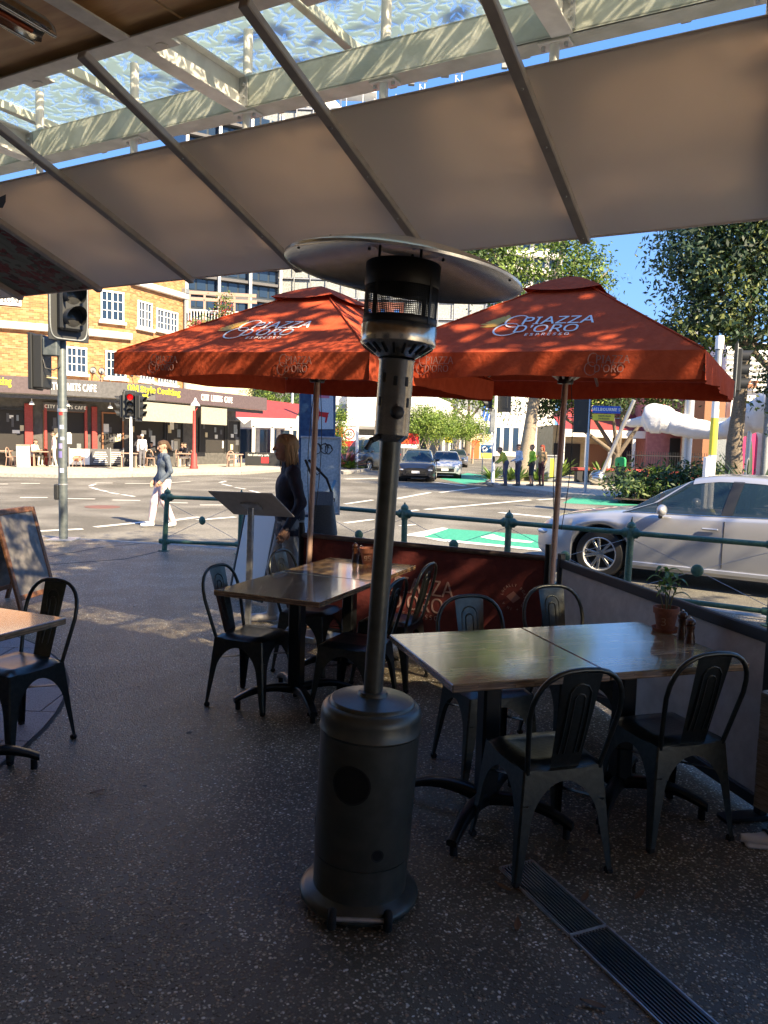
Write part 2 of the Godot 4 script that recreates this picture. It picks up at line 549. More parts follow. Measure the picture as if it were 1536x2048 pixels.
	M.car_glass = glass(0.015, 0.03, 0.04, 0.72)
	M.sign_mauve = worn(Color(0.085, 0.062, 0.068), Color(0.105, 0.078, 0.084), 0.7, 0.0, 0.5, 0.02, 40, 0.1)
	M.sign_grey = worn(Color(0.075, 0.076, 0.082), Color(0.10, 0.10, 0.108), 0.7, 0.0, 0.5, 0.02, 41, 0.1)
	M.letters_white = mat(0.82, 0.82, 0.80, 0.5)
	M.letters_yellow = mat(0.78, 0.68, 0.03, 0.5)
	M.oxide_red = worn(Color(0.26, 0.035, 0.03), Color(0.33, 0.05, 0.045), 0.6, 0.0, 0.7, 0.02, 42, 0.1)
	M.soil = mat(0.05, 0.035, 0.025, 0.95)
	M.hi_vis = mat(0.45, 0.70, 0.05, 0.7)
	M.orange_sign = mat(0.75, 0.10, 0.02, 0.5)
	M.red_sign = mat(0.62, 0.02, 0.025, 0.5)
	M.blue_sign = mat(0.012, 0.09, 0.26, 0.45)
	M.blue_street = mat(0.02, 0.10, 0.55, 0.45)
	M.yellow_sign = mat(0.70, 0.62, 0.06, 0.5)
	M.signal_box = mat(0.02, 0.022, 0.024, 0.5)
	M.signal_grey = worn(Color(0.20, 0.22, 0.23), Color(0.26, 0.28, 0.29), 0.5, 0.3, 1.0, 0.02, 43, 0.1)
	M.pole_dark = worn(Color(0.09, 0.11, 0.115), Color(0.13, 0.15, 0.155), 0.5, 0.3, 1.0, 0.02, 47, 0.1)
	M.bark = worn(Color(0.11, 0.085, 0.06), Color(0.20, 0.165, 0.125), 0.9, 0.0, 0.8, 0.04, 44, 0.8)
	M.bark_pale = worn(Color(0.24, 0.20, 0.15), Color(0.36, 0.31, 0.24), 0.9, 0.0, 0.8, 0.04, 45, 0.6)
	M.leaf = mat(1, 1, 1, 0.62)
	M.leaf.vertex_color_use_as_albedo = true
	M.leaf.backlight_enabled = true
	M.leaf.backlight = Color(0.55, 0.62, 0.35)
	M.person = mat(1, 1, 1, 0.75)
	M.person.vertex_color_use_as_albedo = true
	M.person.normal_enabled = true
	M.person.normal_texture = noise_tex(0.018, Color.BLACK, Color.WHITE, 51, 512, 3, true, 9.0)
	M.person.normal_scale = 0.9
	M.person.uv1_triplanar = true
	M.person.uv1_scale = Vector3(2.2, 1.2, 2.2)
	var br := brickwork(512, 512, 8, 22, [Color(0.70, 0.50, 0.32), Color(0.73, 0.54, 0.35), Color(0.67, 0.47, 0.30), Color(0.74, 0.57, 0.40), Color(0.61, 0.42, 0.28)], Color(0.68, 0.58, 0.45), 6)
	M.brick = image_mat(br[0], Vector3.ONE / 1.9, 0.85, br[1], 2.0, false)
	var br2 := brickwork(256, 256, 8, 22, [Color(0.58, 0.34, 0.30), Color(0.62, 0.38, 0.33), Color(0.52, 0.30, 0.27)], Color(0.60, 0.52, 0.48), 7)
	M.brick_red = image_mat(br2[0], Vector3.ONE / 1.9, 0.85, null, 1.0, false)
	M.film = mat(1, 1, 1, 0.5)
	M.film.albedo_texture = ImageTexture.create_from_image(leaf_pattern(1024, 2))
	M.film.transparency = BaseMaterial3D.TRANSPARENCY_ALPHA
	M.film.backlight_enabled = true
	M.film.backlight = Color(0.74, 0.80, 0.78)
	M.film.uv1_triplanar = true
	M.film.uv1_scale = Vector3.ONE / 1.1
	M.floral = image_mat(petals(512), Vector3.ONE / 0.7, 0.7, null, 1.0, false)
	M.chalk = worn(Color(0.16, 0.15, 0.14), Color(0.30, 0.27, 0.24), 0.7, 0.0, 1.2, 0.012, 46, 0.05)

func make_camera_and_light() -> void:
	cam = Camera3D.new()
	cam.name = "camera"
	add_child(cam)
	cam.position = Vector3(0, 1.65, 0)
	cam.rotation = Vector3(deg_to_rad(-5.13), 0, deg_to_rad(1.6))
	cam.fov = rad_to_deg(2.0 * atan(1024.0 / F))
	cam.far = 900.0
	cam.current = true
	var we := WorldEnvironment.new()
	we.name = "environment"
	var env := Environment.new()
	env.background_mode = Environment.BG_SKY
	var sm := ProceduralSkyMaterial.new()
	sm.sky_top_color = Color(0.30, 0.51, 0.82)
	sm.sky_horizon_color = Color(0.56, 0.75, 0.95)
	sm.sky_curve = 0.22
	sm.ground_horizon_color = Color(0.50, 0.55, 0.58)
	sm.ground_bottom_color = Color(0.25, 0.25, 0.24)
	sm.sky_energy_multiplier = 0.715
	sm.ground_energy_multiplier = 0.5
	sm.sun_angle_max = 1.0
	var sky := Sky.new()
	sky.sky_material = sm
	env.sky = sky
	env.tonemap_mode = Environment.TONE_MAPPER_LINEAR
	env.tonemap_exposure = 3.7
	env.sdfgi_enabled = true
	env.ssao_enabled = true
	env.ssil_enabled = true
	we.environment = env
	add_child(we)
	var sun := DirectionalLight3D.new()
	sun.name = "sun"
	add_child(sun)
	var to_sun := (AX * 0.95 + AN * 0.30).normalized() * cos(deg_to_rad(38)) + Vector3.UP * sin(deg_to_rad(38))
	sun.look_at_from_position(Vector3.ZERO, -to_sun, Vector3.UP)
	sun.light_energy = 1.55
	sun.light_color = Color(1.0, 0.91, 0.76)
	sun.light_angular_distance = 0.5
	sun.shadow_enabled = true
# ---------------------------------------------------------------- the setting
var FLAT := Transform3D(Basis(Vector3(1, 0, 0), Vector3(0, 0, -1), Vector3(0, 1, 0)), Vector3.ZERO)
func slab(poly: Array, y0: float, y1: float) -> MB:          # poly: Vector2(x, z)
	var p := []
	for q in poly:
		p.append(Vector2(q.x, -q.y))
	return mb(FLAT).prism(p, y0, y1)
func sheet(poly: Array, y: float) -> MB:
	var b := mb()
	var pp := PackedVector2Array(poly)
	var idx := Geometry2D.triangulate_polygon(pp)
	for i in range(0, idx.size(), 3):
		b.tri(Vector3(pp[idx[i]].x, y, pp[idx[i]].y), Vector3(pp[idx[i + 1]].x, y, pp[idx[i + 1]].y), Vector3(pp[idx[i + 2]].x, y, pp[idx[i + 2]].y), Vector3.UP, Vector3.UP, Vector3.UP)
	return b
func xz(p: Vector3) -> Vector2:
	return Vector2(p.x, p.z)
func px_poly(pts: Array, h: float) -> Array:
	var r := []
	for q in pts:
		r.append(xz(ground(q[0], q[1], h)))
	return r
func kerb_line(pts: Array, y0: float, y1: float, w: float) -> MB:
	var b := mb()
	for i in pts.size() - 1:
		var a := Vector3(pts[i].x, (y0 + y1) / 2, pts[i].y); var c := Vector3(pts[i + 1].x, (y0 + y1) / 2, pts[i + 1].y)
		b.bar(a, c, w, y1 - y0, Vector3.UP, 0.012)
	return b
func marking(a: Vector3, b: Vector3, w: float) -> void:
	var m := structure("road_marking", mb().bar(Vector3(a.x, -0.114, a.z), Vector3(b.x, -0.114, b.z), w, 0.004), M.paint_white)
	m.set_meta("label", "white painted dash on the road")

func make_ground() -> void:
	structure("road", mb().box(Vector3(0, -0.37, -100), Vector3(700, 0.5, 800)), M.asphalt)
	var K := [Vector2(33.4, 11.1), Vector2(-1.81, -11.38), Vector2(-3.2, -11.8), Vector2(-5.0, -12.15), Vector2(-7.0, -12.9), Vector2(-10.5, -13.6), Vector2(-40, -10)]
	var fp := structure("footpath", slab(K + [Vector2(-40, 30), Vector2(33, 40)], -0.3, 0.0), M.aggregate)
	structure("kerb", kerb_line(K, -0.2, 0.003, 0.16), M.kerb)
	# old chewing gum trodden into the paving
	rng.seed = 29
	var gum := mat(0.075, 0.07, 0.065, 0.8)
	var gum_pale := mat(0.34, 0.32, 0.29, 0.8)
	for k in 46:
		var o := Vector3(rng.randf_range(-3.2, 2.0), 0.0, rng.randf_range(-10.5, -1.4))
		var r := rng.randf_range(0.008, 0.02)
		part(fp, "gum_spot", mb(Transform3D(Basis(Vector3.UP, rng.randf() * TAU).scaled(Vector3(1, 1, rng.randf_range(0.6, 1.0))), o)).lathe([Vector2(0, 0.0025), Vector2(r * 0.7, 0.0024), Vector2(r, 0.0008), Vector2(r, 0)], 10), gum_pale if k % 4 == 0 else gum)
	# joints sawn in the footpath
	var jm := mat(0.06, 0.058, 0.055, 0.9)
	for j in [[[80, 1117], [200, 1095], [330, 1082]], [[90, 1130], [250, 1118], [330, 1100]]]:
		var b := mb()
		for i in j.size() - 1:
			b.bar(ground(j[i][0], j[i][1], 0.001), ground(j[i + 1][0], j[i + 1][1], 0.001), 0.012, 0.004)
		structure("paving_joint", b, jm)
	# round inset of pavers
	var ins := structure("paving_inset", sheet(circle(Vector2(-4.6, -3.95), 2.758, 60), 0.003), mat(0.05, 0.048, 0.046, 0.9))
	var cir := PackedVector2Array(circle(Vector2(-4.6, -3.95), 2.735, 72))
	var row := 0
	var z := -6.7
	while z < -1.6:
		var x := -5.2 + (0.42 if row % 2 else 0.0)
		while x < -1.8:
			var r := PackedVector2Array([Vector2(x + 0.004, z + 0.004), Vector2(x + 0.796, z + 0.004), Vector2(x + 0.796, z + 0.446), Vector2(x + 0.004, z + 0.446)])
			for q in Geometry2D.intersect_polygons(r, cir):
				if q.size() >= 3 and absf(area_of(q)) > 0.01:
					part(ins, "paver", slab(Array(q), -0.02, 0.008 + 0.002 * rng.randf()), M.slab)
			x += 0.8
		z += 0.45
		row += 1
	# drain across the footpath
	var dd := Vector3(0.397, 0, 0.918)
	var o := Vector3(0.56, 0, -2.92)
	for k in 2:
		var t := thing("drain_grate", ["steel slotted drain grate under a chair foot", "steel slotted drain grate lying clear of the chairs"][k], "drain grate", o + dd * (0.0 if k == 0 else 0.452))
		t.transform = frame(dd, t.position)
		var L := 0.445 if k == 0 else 1.6
		part(t, "channel", mb().box(Vector3(L / 2, 0.0015, 0), Vector3(L, 0.002, 0.15)), M.rubber)
		part(t, "frame", mb().box(Vector3(L / 2, 0.006, 0.0765), Vector3(L, 0.01, 0.005)).box(Vector3(L / 2, 0.006, -0.0765), Vector3(L, 0.01, 0.005)).box(Vector3(L + 0.001, 0.0065, 0), Vector3(0.005, 0.01, 0.148)).box(Vector3(0, 0.0065, 0), Vector3(0.005, 0.01, 0.148)), M.galvanised)
		for i in 11:
			part(t, "bar", mb().cbox(Vector3(L / 2, 0.0085, -0.0665 + i * 0.0133), Vector3(L - 0.008, 0.006, 0.0058), 0.0015), M.grate)
	# road markings: [x, y, x, y, width] read off the photograph
	for s in [[60, 1063, 165, 1058, 0.14], [190, 1054, 300, 1043, 0.14], [330, 1043, 395, 1034, 0.14], [40, 995, 95, 995, 0.1], [135, 997, 190, 998, 0.1], [225, 1000, 280, 1001, 0.1], [310, 1004, 375, 1006, 0.1],
			[0, 968, 16, 968, 0.1], [42, 967, 80, 967, 0.1], [190, 966, 225, 966, 0.1], [250, 967, 300, 967, 0.1], [340, 965, 380, 963, 0.1],
			[180, 972, 190, 968, 0.12], [182, 975, 196, 979, 0.12], [200, 980, 214, 983, 0.12], [218, 985, 236, 988, 0.12], [244, 989, 268, 993, 0.12], [440, 965, 452, 962, 0.12], [444, 968, 462, 972, 0.12], [470, 975, 490, 978, 0.12], [500, 981, 520, 986, 0.12],
			[395, 1040, 470, 1034, 0.13], [400, 1010, 470, 1010, 0.1], [690, 1046, 745, 1039, 0.12], [690, 1008, 745, 1000, 0.12], [795, 997, 860, 985, 0.14], [880, 985, 960, 975, 0.14],
			[790, 1026, 835, 1020, 0.12], [850, 1019, 1060, 1000, 0.16], [1075, 1000, 1130, 996, 0.12], [800, 1052, 830, 1049, 0.1], [1000, 1025, 1100, 1035, 0.25], [690, 958, 840, 954, 0.25], [850, 962, 930, 972, 0.2]]:
		marking(ground(s[0], s[1], -0.116), ground(s[2], s[3], -0.116), s[4])
	structure("bike_box", sheet(px_poly([[842, 1073], [895, 1057], [1400, 1094], [1400, 1128], [1085, 1098], [1000, 1091]], -0.116), -0.116), M.paint_green)
	structure("bike_box_border", sheet(px_poly([[805, 1070], [885, 1055], [897, 1057], [845, 1074]], -0.112), -0.112), M.paint_white)
	structure("bike_box_border", sheet(px_poly([[845, 1074], [1085, 1098], [1088, 1102], [880, 1082]], -0.112), -0.112), M.paint_white)
	structure("bike_symbol", sheet(px_poly([[960, 1074], [985, 1068], [1010, 1076], [1068, 1083], [1060, 1086], [985, 1079]], -0.110), -0.110), M.paint_white)
	structure("bike_lane", sheet(px_poly([[880, 957], [935, 946], [1000, 955], [985, 962], [930, 968]], -0.116), -0.116), M.paint_green)
	structure("bike_lane", sheet(px_poly([[1125, 1006], [1150, 993], [1290, 1003], [1290, 1014]], -0.116), -0.116), M.paint_green)
	structure("manhole_cover", mb().lathe([Vector2(0, 0), Vector2(0.42, 0), Vector2(0.42, 0.008), Vector2(0, 0.008)], 20, ground(205, 1014, -0.12)), mat(0.16, 0.075, 0.06, 0.8))
	# far footpaths
	far_path([[-60, 950], [0, 952], [130, 955], [262, 953], [400, 949], [480, 948], [600, 940], [690, 937], [800, 930], [880, 920]], [Vector2(-14, -130), Vector2(-120, -120), Vector2(-120, -25)])
	far_path([[985, 962], [975, 967], [1000, 975], [1060, 984], [1120, 992], [1245, 1001], [1330, 1004], [1536, 1010], [1700, 1018]], [Vector2(60, -8), Vector2(90, -140), Vector2(40, -140), Vector2(16, -80)])
	far_path([[690, 948], [740, 940], [760, 936], [700, 930], [650, 936]], [])
	rng.seed = 11
	for q in [[566, 1395, 0.9], [1035, 1850, 0.7], [1170, 1795, 0.5], [1185, 2010, 1.4], [1005, 1775, 1.2], [1280, 1790, 0.4], [195, 1585, 2.0]]:
		var p := ground(q[0], q[1], 0.006)
		var b := mb(Transform3D(Basis(Vector3.UP, q[2] * 2.0), p))
		var rows := []
		for i in 9:
			var u := i / 8.0
			var w := 0.011 * sin(PI * pow(u, 0.8)) + 0.0008
			rows.append([Vector3((u - 0.5) * 0.075, 0.004 + 0.008 * u * u, -w), Vector3((u - 0.5) * 0.075, 0.001 + 0.006 * u * u, 0), Vector3((u - 0.5) * 0.075, 0.005 + 0.006 * u * u, w)])
		single("fallen_leaf", b.surf(rows), mat(0.16, 0.085, 0.035, 0.6), "dry brown leaf lying on the pebbled footpath", "leaf", Transform3D(), "fallen leaves")

func circle(o: Vector2, r: float, k: int) -> Array:
	var p := []
	for i in k:
		p.append(o + Vector2(cos(TAU * i / k), sin(TAU * i / k)) * r)
	return p
func area_of(q: PackedVector2Array) -> float:
	var s := 0.0
	for i in q.size():
		s += q[i].cross(q[(i + 1) % q.size()])
	return s / 2.0
func far_path(front: Array, back: Array) -> void:
	var f := px_poly(front, -0.1)
	structure("footpath", slab(f + back, -0.3, 0.02), M.concrete)
	structure("kerb", kerb_line(f, -0.2, 0.024, 0.2), M.kerb)

# ---------------------------------------------------------------- canopy, awning and the cafe behind the camera
func make_canopy() -> void:
	var X := frame(AX, AO)
	var t := thing("street_canopy", "steel street canopy with leaf patterned glass and plywood ceiling", "canopy")
	t.transform = X
	var x0 := -9.0; var x1 := 10.0
	part(t, "edge_beam", mb().box(Vector3(0.5, 3.378, 0.372), Vector3(19, 0.156, 0.012)).cbox(Vector3(0.5, 3.306, 0.318), Vector3(19, 0.012, 0.12), 0.003).cbox(Vector3(0.5, 3.45, 0.318), Vector3(19, 0.012, 0.12), 0.003), M.canopy_steel)
	part(t, "ceiling_edge", mb().box(Vector3(0.5, 3.355, 1.06), Vector3(19, 0.11, 0.014)).cbox(Vector3(0.5, 3.302, 1.095), Vector3(19, 0.008, 0.085), 0.002), M.pale_steel)
	part(t, "roof", mb().box(Vector3(0.5, 3.50, 4.2), Vector3(19, 0.06, 6.2)), M.galvanised)
	var k := 0
	var px := x0
	while px < x1 - 0.1:
		part(t, "ceiling_panel", mb().cbox(Vector3(px + 0.6, 3.338, 4.19), Vector3(1.188, 0.014, 6.22), 0.002), M.ply)
		px += 1.2
	for i in 7:
		var bx := -5.85 + 1.65 * i
		part(t, "cross_beam", mb().box(Vector3(bx, 3.377, 2.9), Vector3(0.008, 0.14, 5.04)).cbox(Vector3(bx, 3.303, 2.9), Vector3(0.09, 0.009, 5.06), 0.002).cbox(Vector3(bx, 3.452, 0.72), Vector3(0.09, 0.009, 0.66), 0.002), M.pale_steel)
		part(t, "cleat", mb().box(Vector3(bx + 0.03, 3.378, 0.385), Vector3(0.05, 0.14, 0.008)).cyl(Vector3(bx + 0.035, 3.35, 0.389), Vector3(bx + 0.035, 3.35, 0.405), 0.009, 6).cyl(Vector3(bx + 0.035, 3.41, 0.389), Vector3(bx + 0.035, 3.41, 0.405), 0.009, 6), M.galvanised)
	for i in 14:
		var hx := -4.85 + 0.8 * i - 0.04
		part(t, "hanger", mb().cyl(Vector3(hx, 2.79, 0.335), Vector3(hx, 3.30, 0.335), 0.021, 12).cbox(Vector3(hx, 3.294, 0.325), Vector3(0.13, 0.01, 0.075), 0.002), M.pale_steel)
		part(t, "bolt", mb().cyl(Vector3(hx - 0.048, 3.272, 0.335), Vector3(hx - 0.048, 3.29, 0.335), 0.009, 6).cyl(Vector3(hx + 0.048, 3.272, 0.335), Vector3(hx + 0.048, 3.29, 0.335), 0.009, 6), M.galvanised)
		part(t, "upper_post", mb().cyl(Vector3(hx, 3.456, 0.33), Vector3(hx, 3.70, 0.33), 0.024, 12), M.pale_steel)
		part(t, "upper_post", mb().cyl(Vector3(hx + 0.1, 3.30, 1.02), Vector3(hx + 0.1, 3.70, 1.02), 0.026, 12).cbox(Vector3(hx + 0.1, 3.31, 1.02), Vector3(0.15, 0.01, 0.07), 0.002), M.pale_steel)
		part(t, "glazing_bar", mb().cbox(Vector3(hx + 0.36, 3.725, 1.0), Vector3(0.05, 0.055, 3.1), 0.004), M.canopy_steel)
		part(t, "glass_pane", mb().box(Vector3(hx + 0.76, 3.765, 1.0), Vector3(0.78, 0.006, 3.1)), M.film)
	part(t, "purlin", mb().cbox(Vector3(0.5, 3.668, 0.72), Vector3(19, 0.05, 0.045), 0.004), M.canopy_steel)

	var a := thing("drop_awning", "beige sloping awning panels with flat steel ribs hung under the canopy", "awning")
	a.transform = X
	var dir := Vector3(0, 0.33, 0.93).normalized()
	var nrm := Vector3(0, dir.z, -dir.y)
	var bs := Basis(Vector3.RIGHT, nrm, dir)
	for i in range(-8, 10):
		var rx := i * 0.785
		part(a, "rib", mb().cbox(Vector3(rx, 2.6, 0) + dir * 0.755 - nrm * 0.021, Vector3(0.045, 0.032, 1.53), 0.004, bs), M.rib_bar)
		if i > -5 and i < 4:
			for si in 4:
				part(a, "screw", mb().ell(Vector3(rx, 2.6, 0) + dir * (0.04 + 0.3 * si) - nrm * 0.038, Vector3(0.006, 0.004, 0.006), 6, 4, bs), M.galvanised)
		if i < 9:
			var flor: bool = i == -4
			var rows := []                                    # stretched sheet, sagging a little between the ribs
			for u in 9:
				var r := []
				for w in 9:
					r.append(Vector3(rx + 0.004 + 0.777 * w / 8.0, 2.6, 0) + dir * (-0.01 + 0.995 * u / 8.0) - nrm * (0.006 * sin(PI * w / 8.0) * sin(PI * u / 8.0)))
				rows.append(r)
			var pn := part(a, "awning_panel", mb().surf(rows), M.floral if flor else M.panel, Transform3D(), "floral printed awning panel" if flor else "")
			var lin_rows := []                                # outer skin of the lined awning, puffed up above the inner one
			for u in 9:
				var r := []
				for w in 9:
					r.append(rows[u][w] + nrm * (0.10 * pow(maxf(0.0, sin(PI * w / 8.0) * sin(PI * u / 8.0)), 0.35) + 0.004))
				lin_rows.append(r)
			part(pn, "outer_skin", mb().surf(lin_rows), M.panel)
			part(pn, "hem", mb().tube([rows[0][0], rows[0][4], rows[0][8]], 0.006, 6), M.panel)
			part(pn, "hem", mb().tube([rows[8][0], rows[8][4], rows[8][8]], 0.006, 6), M.panel)
	# dark leaf sticker on one panel
	var lf := mb(Transform3D(bs, Vector3(-2.12, 2.6, 0.0) + dir * 0.86 - nrm * 0.0055))
	lf.face([Vector3(-0.16, 0, -0.02), Vector3(-0.08, 0, 0.03), Vector3(0.05, 0, 0.05), Vector3(-0.02, 0, 0.0), Vector3(-0.10, 0, -0.04)])
	part(a, "sticker", lf, M.black_paint)

	# the shop front under the canopy, behind the camera
	var w := thing("cafe_shopfront", "painted shop front wall closing the covered footpath", "building")
	w.transform = X
	part(w, "wall", mb().box(Vector3(0.5, 3.4, 7.6), Vector3(24, 6.8, 0.4)), worn(Color(0.62, 0.54, 0.45), Color(0.70, 0.62, 0.53), 0.8, 0, 0.3, 0.02, 50, 0.1))
	part(w, "side_wall", mb().box(Vector3(-9.6, 3.4, 4.6), Vector3(0.4, 6.8, 5.6)), M.cream_wall)
	for i in 3:
		var gx := -6.5 + i * 6.0
		part(w, "window", mb().box(Vector3(gx, 1.6, 7.385), Vector3(2.5, 2.2, 0.03)), M.window_glass)
		part(w, "window_frame", mb().box(Vector3(gx, 2.74, 7.37), Vector3(2.66, 0.08, 0.08)).box(Vector3(gx, 0.46, 7.37), Vector3(2.66, 0.08, 0.08)).box(Vector3(gx - 1.29, 1.6, 7.37), Vector3(0.08, 2.2, 0.08)).box(Vector3(gx + 1.29, 1.6, 7.37), Vector3(0.08, 2.2, 0.08)), M.black_paint)

	# radiant heater slung under the ceiling
	var p0 := ground(98, 80, 3.16); var p1 := ground(-190, -85, 3.16)
	var h := thing("radiant_heater", "long stainless radiant heater hung under the plywood ceiling", "heater", p0)
	h.transform = frame(p1 - p0, p0)
	var L := p0.distance_to(p1)
	var rows := []
	for e in [[0.0, 0.55], [0.02, 0.85], [0.06, 1.0], [L - 0.06, 1.0], [L, 0.85]]:
		var r := []
		for j in 13:
			var an := PI * j / 12.0
			r.append(Vector3(e[0], sin(an) * 0.065 * e[1], cos(an) * 0.075 * e[1]))
		rows.append(r)
	part(h, "hood", mb().surf(rows), M.stainless)
	part(h, "element", mb().cyl(Vector3(0.06, 0.012, 0.022), Vector3(L - 0.05, 0.012, 0.022), 0.011, 10), mat(0.45, 0.10, 0.03, 0.35, 0.3))
	part(h, "element", mb().cyl(Vector3(0.06, 0.012, -0.028), Vector3(L - 0.05, 0.012, -0.028), 0.011, 10), M.stainless)
	part(h, "guard", mb().cyl(Vector3(0.02, -0.01, 0.06), Vector3(L, -0.01, 0.06), 0.006, 6).cyl(Vector3(0.02, -0.01, -0.06), Vector3(L, -0.01, -0.06), 0.006, 6), M.stainless)
	part(h, "bracket", mb().box(Vector3(0.35, 0.15, 0), Vector3(0.03, 0.19, 0.1)), M.black_paint)
# ---------------------------------------------------------------- furniture
func make_heater() -> void:
	var t := thing("patio_heater", "tall grey gas patio heater with a wide steel reflector dish", "heater", Vector3(-0.055, 0, -2.69))
	t.rotation = Vector3(0, 0.0, deg_to_rad(-2.5))
	t.basis = t.basis * Basis(Vector3.UP, 0.5)
	var S := 40
	part(t, "base_plate", mb().lathe([Vector2(0, 0.012), Vector2(0.205, 0.012), Vector2(0.214, 0.02), Vector2(0.217, 0.032), Vector2(0.211, 0.043), Vector2(0.195, 0.05), Vector2(0.170, 0.062), Vector2(0.168, 0.075)], S), M.heater_paint)
	part(t, "lower_band", mb().lathe([Vector2(0.169, 0.07), Vector2(0.170, 0.18), Vector2(0.171, 0.184)], S), M.heater_paint)
	# tank housing
	part(t, "tank_housing", mb().lathe([Vector2(0.171, 0.186), Vector2(0.173, 0.19), Vector2(0.178, 0.632)], S), M.heater_paint)
	part(t, "shoulder", mb().lathe([Vector2(0.179, 0.634), Vector2(0.183, 0.637), Vector2(0.183, 0.642), Vector2(0.180, 0.646), Vector2(0.181, 0.69), Vector2(0.178, 0.708), Vector2(0.169, 0.722), Vector2(0.157, 0.728), Vector2(0.153, 0.728), Vector2(0.150, 0.738), Vector2(0.145, 0.741)], S), M.heater_paint)
	part(t, "top_plate", mb().lathe([Vector2(0.145, 0.741), Vector2(0.09, 0.752), Vector2(0.055, 0.756), Vector2(0.05, 0.768), Vector2(0.034, 0.77), Vector2(0.03, 0.764)], S), M.heater_paint)
	# hole cut in the housing shows as a dark well with the gas bottle behind it
	for q in [[0.37, -0.30, 0.068, 0.5], [0.125, 0.32, 0.022, 0.15], [0.15, -1.55, 0.022, 0.15]]:
		var an: float = q[1] - 0.5
		var dirv := Vector3(sin(an), 0, cos(an))
		var bs := Basis(dirv.cross(Vector3.UP), dirv, Vector3.UP)
		var rr: float = 0.176 if q[0] > 0.2 else 0.171
		var rows := []
		var y0: float = q[0] + 0.12
		for i in 2:
			var r := []
			for k in 24:
				var a := TAU * k / 24
				var yy: float = y0 + sin(a) * q[2]
				var aa: float = an + cos(a) * q[2] / rr
				var rad := rr + (0.0045 if i == 0 else 0.0035)
				r.append(Vector3(sin(aa) * rad, yy, cos(aa) * rad) if i == 0 else Vector3(sin(an + cos(a) * (q[2] - 0.006) / rr) * rad, y0 + sin(a) * (q[2] - 0.006), cos(an + cos(a) * (q[2] - 0.006) / rr) * rad))
			rows.append(r)
		var well := mb()
		var cpt := Vector3(sin(an) * (rr + 0.0036), y0, cos(an) * (rr + 0.0036))
		for k in 24:
			well.tri(cpt, rows[1][k], rows[1][(k + 1) % 24], dirv, dirv, dirv)
		var hole := part(t, "access_hole", well, mat(0.003, 0.003, 0.003, 0.9))
		part(hole, "rim", mb().surf(rows, true), M.black_metal)
	# transport wheels on the base
	part(t, "axle", mb().cyl(Vector3(-0.09, 0.04, 0.208), Vector3(0.09, 0.04, 0.208), 0.008, 8), M.galvanised, Transform3D(Basis(Vector3.UP, -0.45), Vector3.ZERO))
	for s in [-1.0, 1.0]:
		part(t, "wheel", mb().lathe([Vector2(0, -0.014), Vector2(0.028, -0.014), Vector2(0.035, -0.008), Vector2(0.035, 0.008), Vector2(0.028, 0.014), Vector2(0, 0.014)], 20, Vector3(s * 0.095, 0.04, 0.208), Basis(Vector3(0, 1, 0), Vector3(1, 0, 0), Vector3(0, 0, -1))), M.rubber, Transform3D(Basis(Vector3.UP, -0.45), Vector3.ZERO))
	part(t, "pole", mb().lathe([Vector2(0.0345, 0.755), Vector2(0.0345, 1.56)], 28), M.heater_paint)
	part(t, "upper_pole", mb().lathe([Vector2(0.036, 1.50), Vector2(0.036, 1.70)], 28), M.heater_paint)
	part(t, "burner_tube", mb().lathe([Vector2(0.040, 1.655), Vector2(0.058, 1.675), Vector2(0.06, 1.68), Vector2(0.06, 1.93), Vector2(0.064, 1.935)], 32), M.stainless)
	for q in [[1.86, 0.7], [1.86, 0.0], [1.87, -0.7], [1.79, -0.95], [1.79, 0.9]]:
		var dv := Vector3(sin(q[1] - 0.5), 0, cos(q[1] - 0.5))
		part(t, "vent_slot", mb().cbox(dv * 0.0595 + Vector3(0, q[0], 0), Vector3(0.013, 0.032, 0.004), 0.0015, Basis(Vector3.UP.cross(dv), Vector3.UP, dv)), M.burner_dark)
	var kd := Vector3(sin(-0.28), 0, cos(-0.28))
	part(t, "control_knob", mb().lathe([Vector2(0, 0), Vector2(0.024, 0), Vector2(0.022, 0.016), Vector2(0.018, 0.02), Vector2(0, 0.02)], 18, kd * 0.058 + Vector3(0, 1.755, 0), Basis(Vector3.UP.cross(kd), kd, Vector3.UP.cross(kd).cross(kd))), M.black_paint)
	part(t, "igniter", mb().cyl(Vector3(-0.05, 1.668, 0.0), Vector3(-0.085, 1.655, 0.015), 0.011, 8).cyl(Vector3(-0.085, 1.655, 0.015), Vector3(-0.105, 1.625, 0.02), 0.007, 8), M.black_paint)
	# burner bowl with slots, mesh and cap
	part(t, "burner_bowl", mb().lathe([Vector2(0.062, 1.94), Vector2(0.10, 1.965), Vector2(0.128, 1.985), Vector2(0.13, 1.99), Vector2(0.13, 2.045), Vector2(0.126, 2.05)], 40), M.stainless)
	for k in 20:
		var a := TAU * k / 20
		var dv := Vector3(sin(a), 0, cos(a))
		part(t, "bowl_slot", mb().bar(dv * 0.085 + Vector3(0, 1.951, 0), dv * 0.122 + Vector3(0, 1.977, 0), 0.008, 0.003), M.burner_dark)
	var mesh_mat := mat(0.02, 0.018, 0.016, 0.5, 0.5)
	# emitter screen: a net of fine wires
	var net := mb()
	for k in 120:
		var a := TAU * k / 120
		net.box(Vector3(sin(a) * 0.124, 2.135, cos(a) * 0.124), Vector3(0.0019, 0.17, 0.0015), Basis(Vector3.UP, a))
	for j in 26:
		net.lathe([Vector2(0.1235, 2.053 + j * 0.0067), Vector2(0.1245, 2.054 + j * 0.0067), Vector2(0.1235, 2.055 + j * 0.0067)], 36)
	var scr := part(t, "emitter_screen", net, mesh_mat)
	scr.set_meta("kind", "stuff")
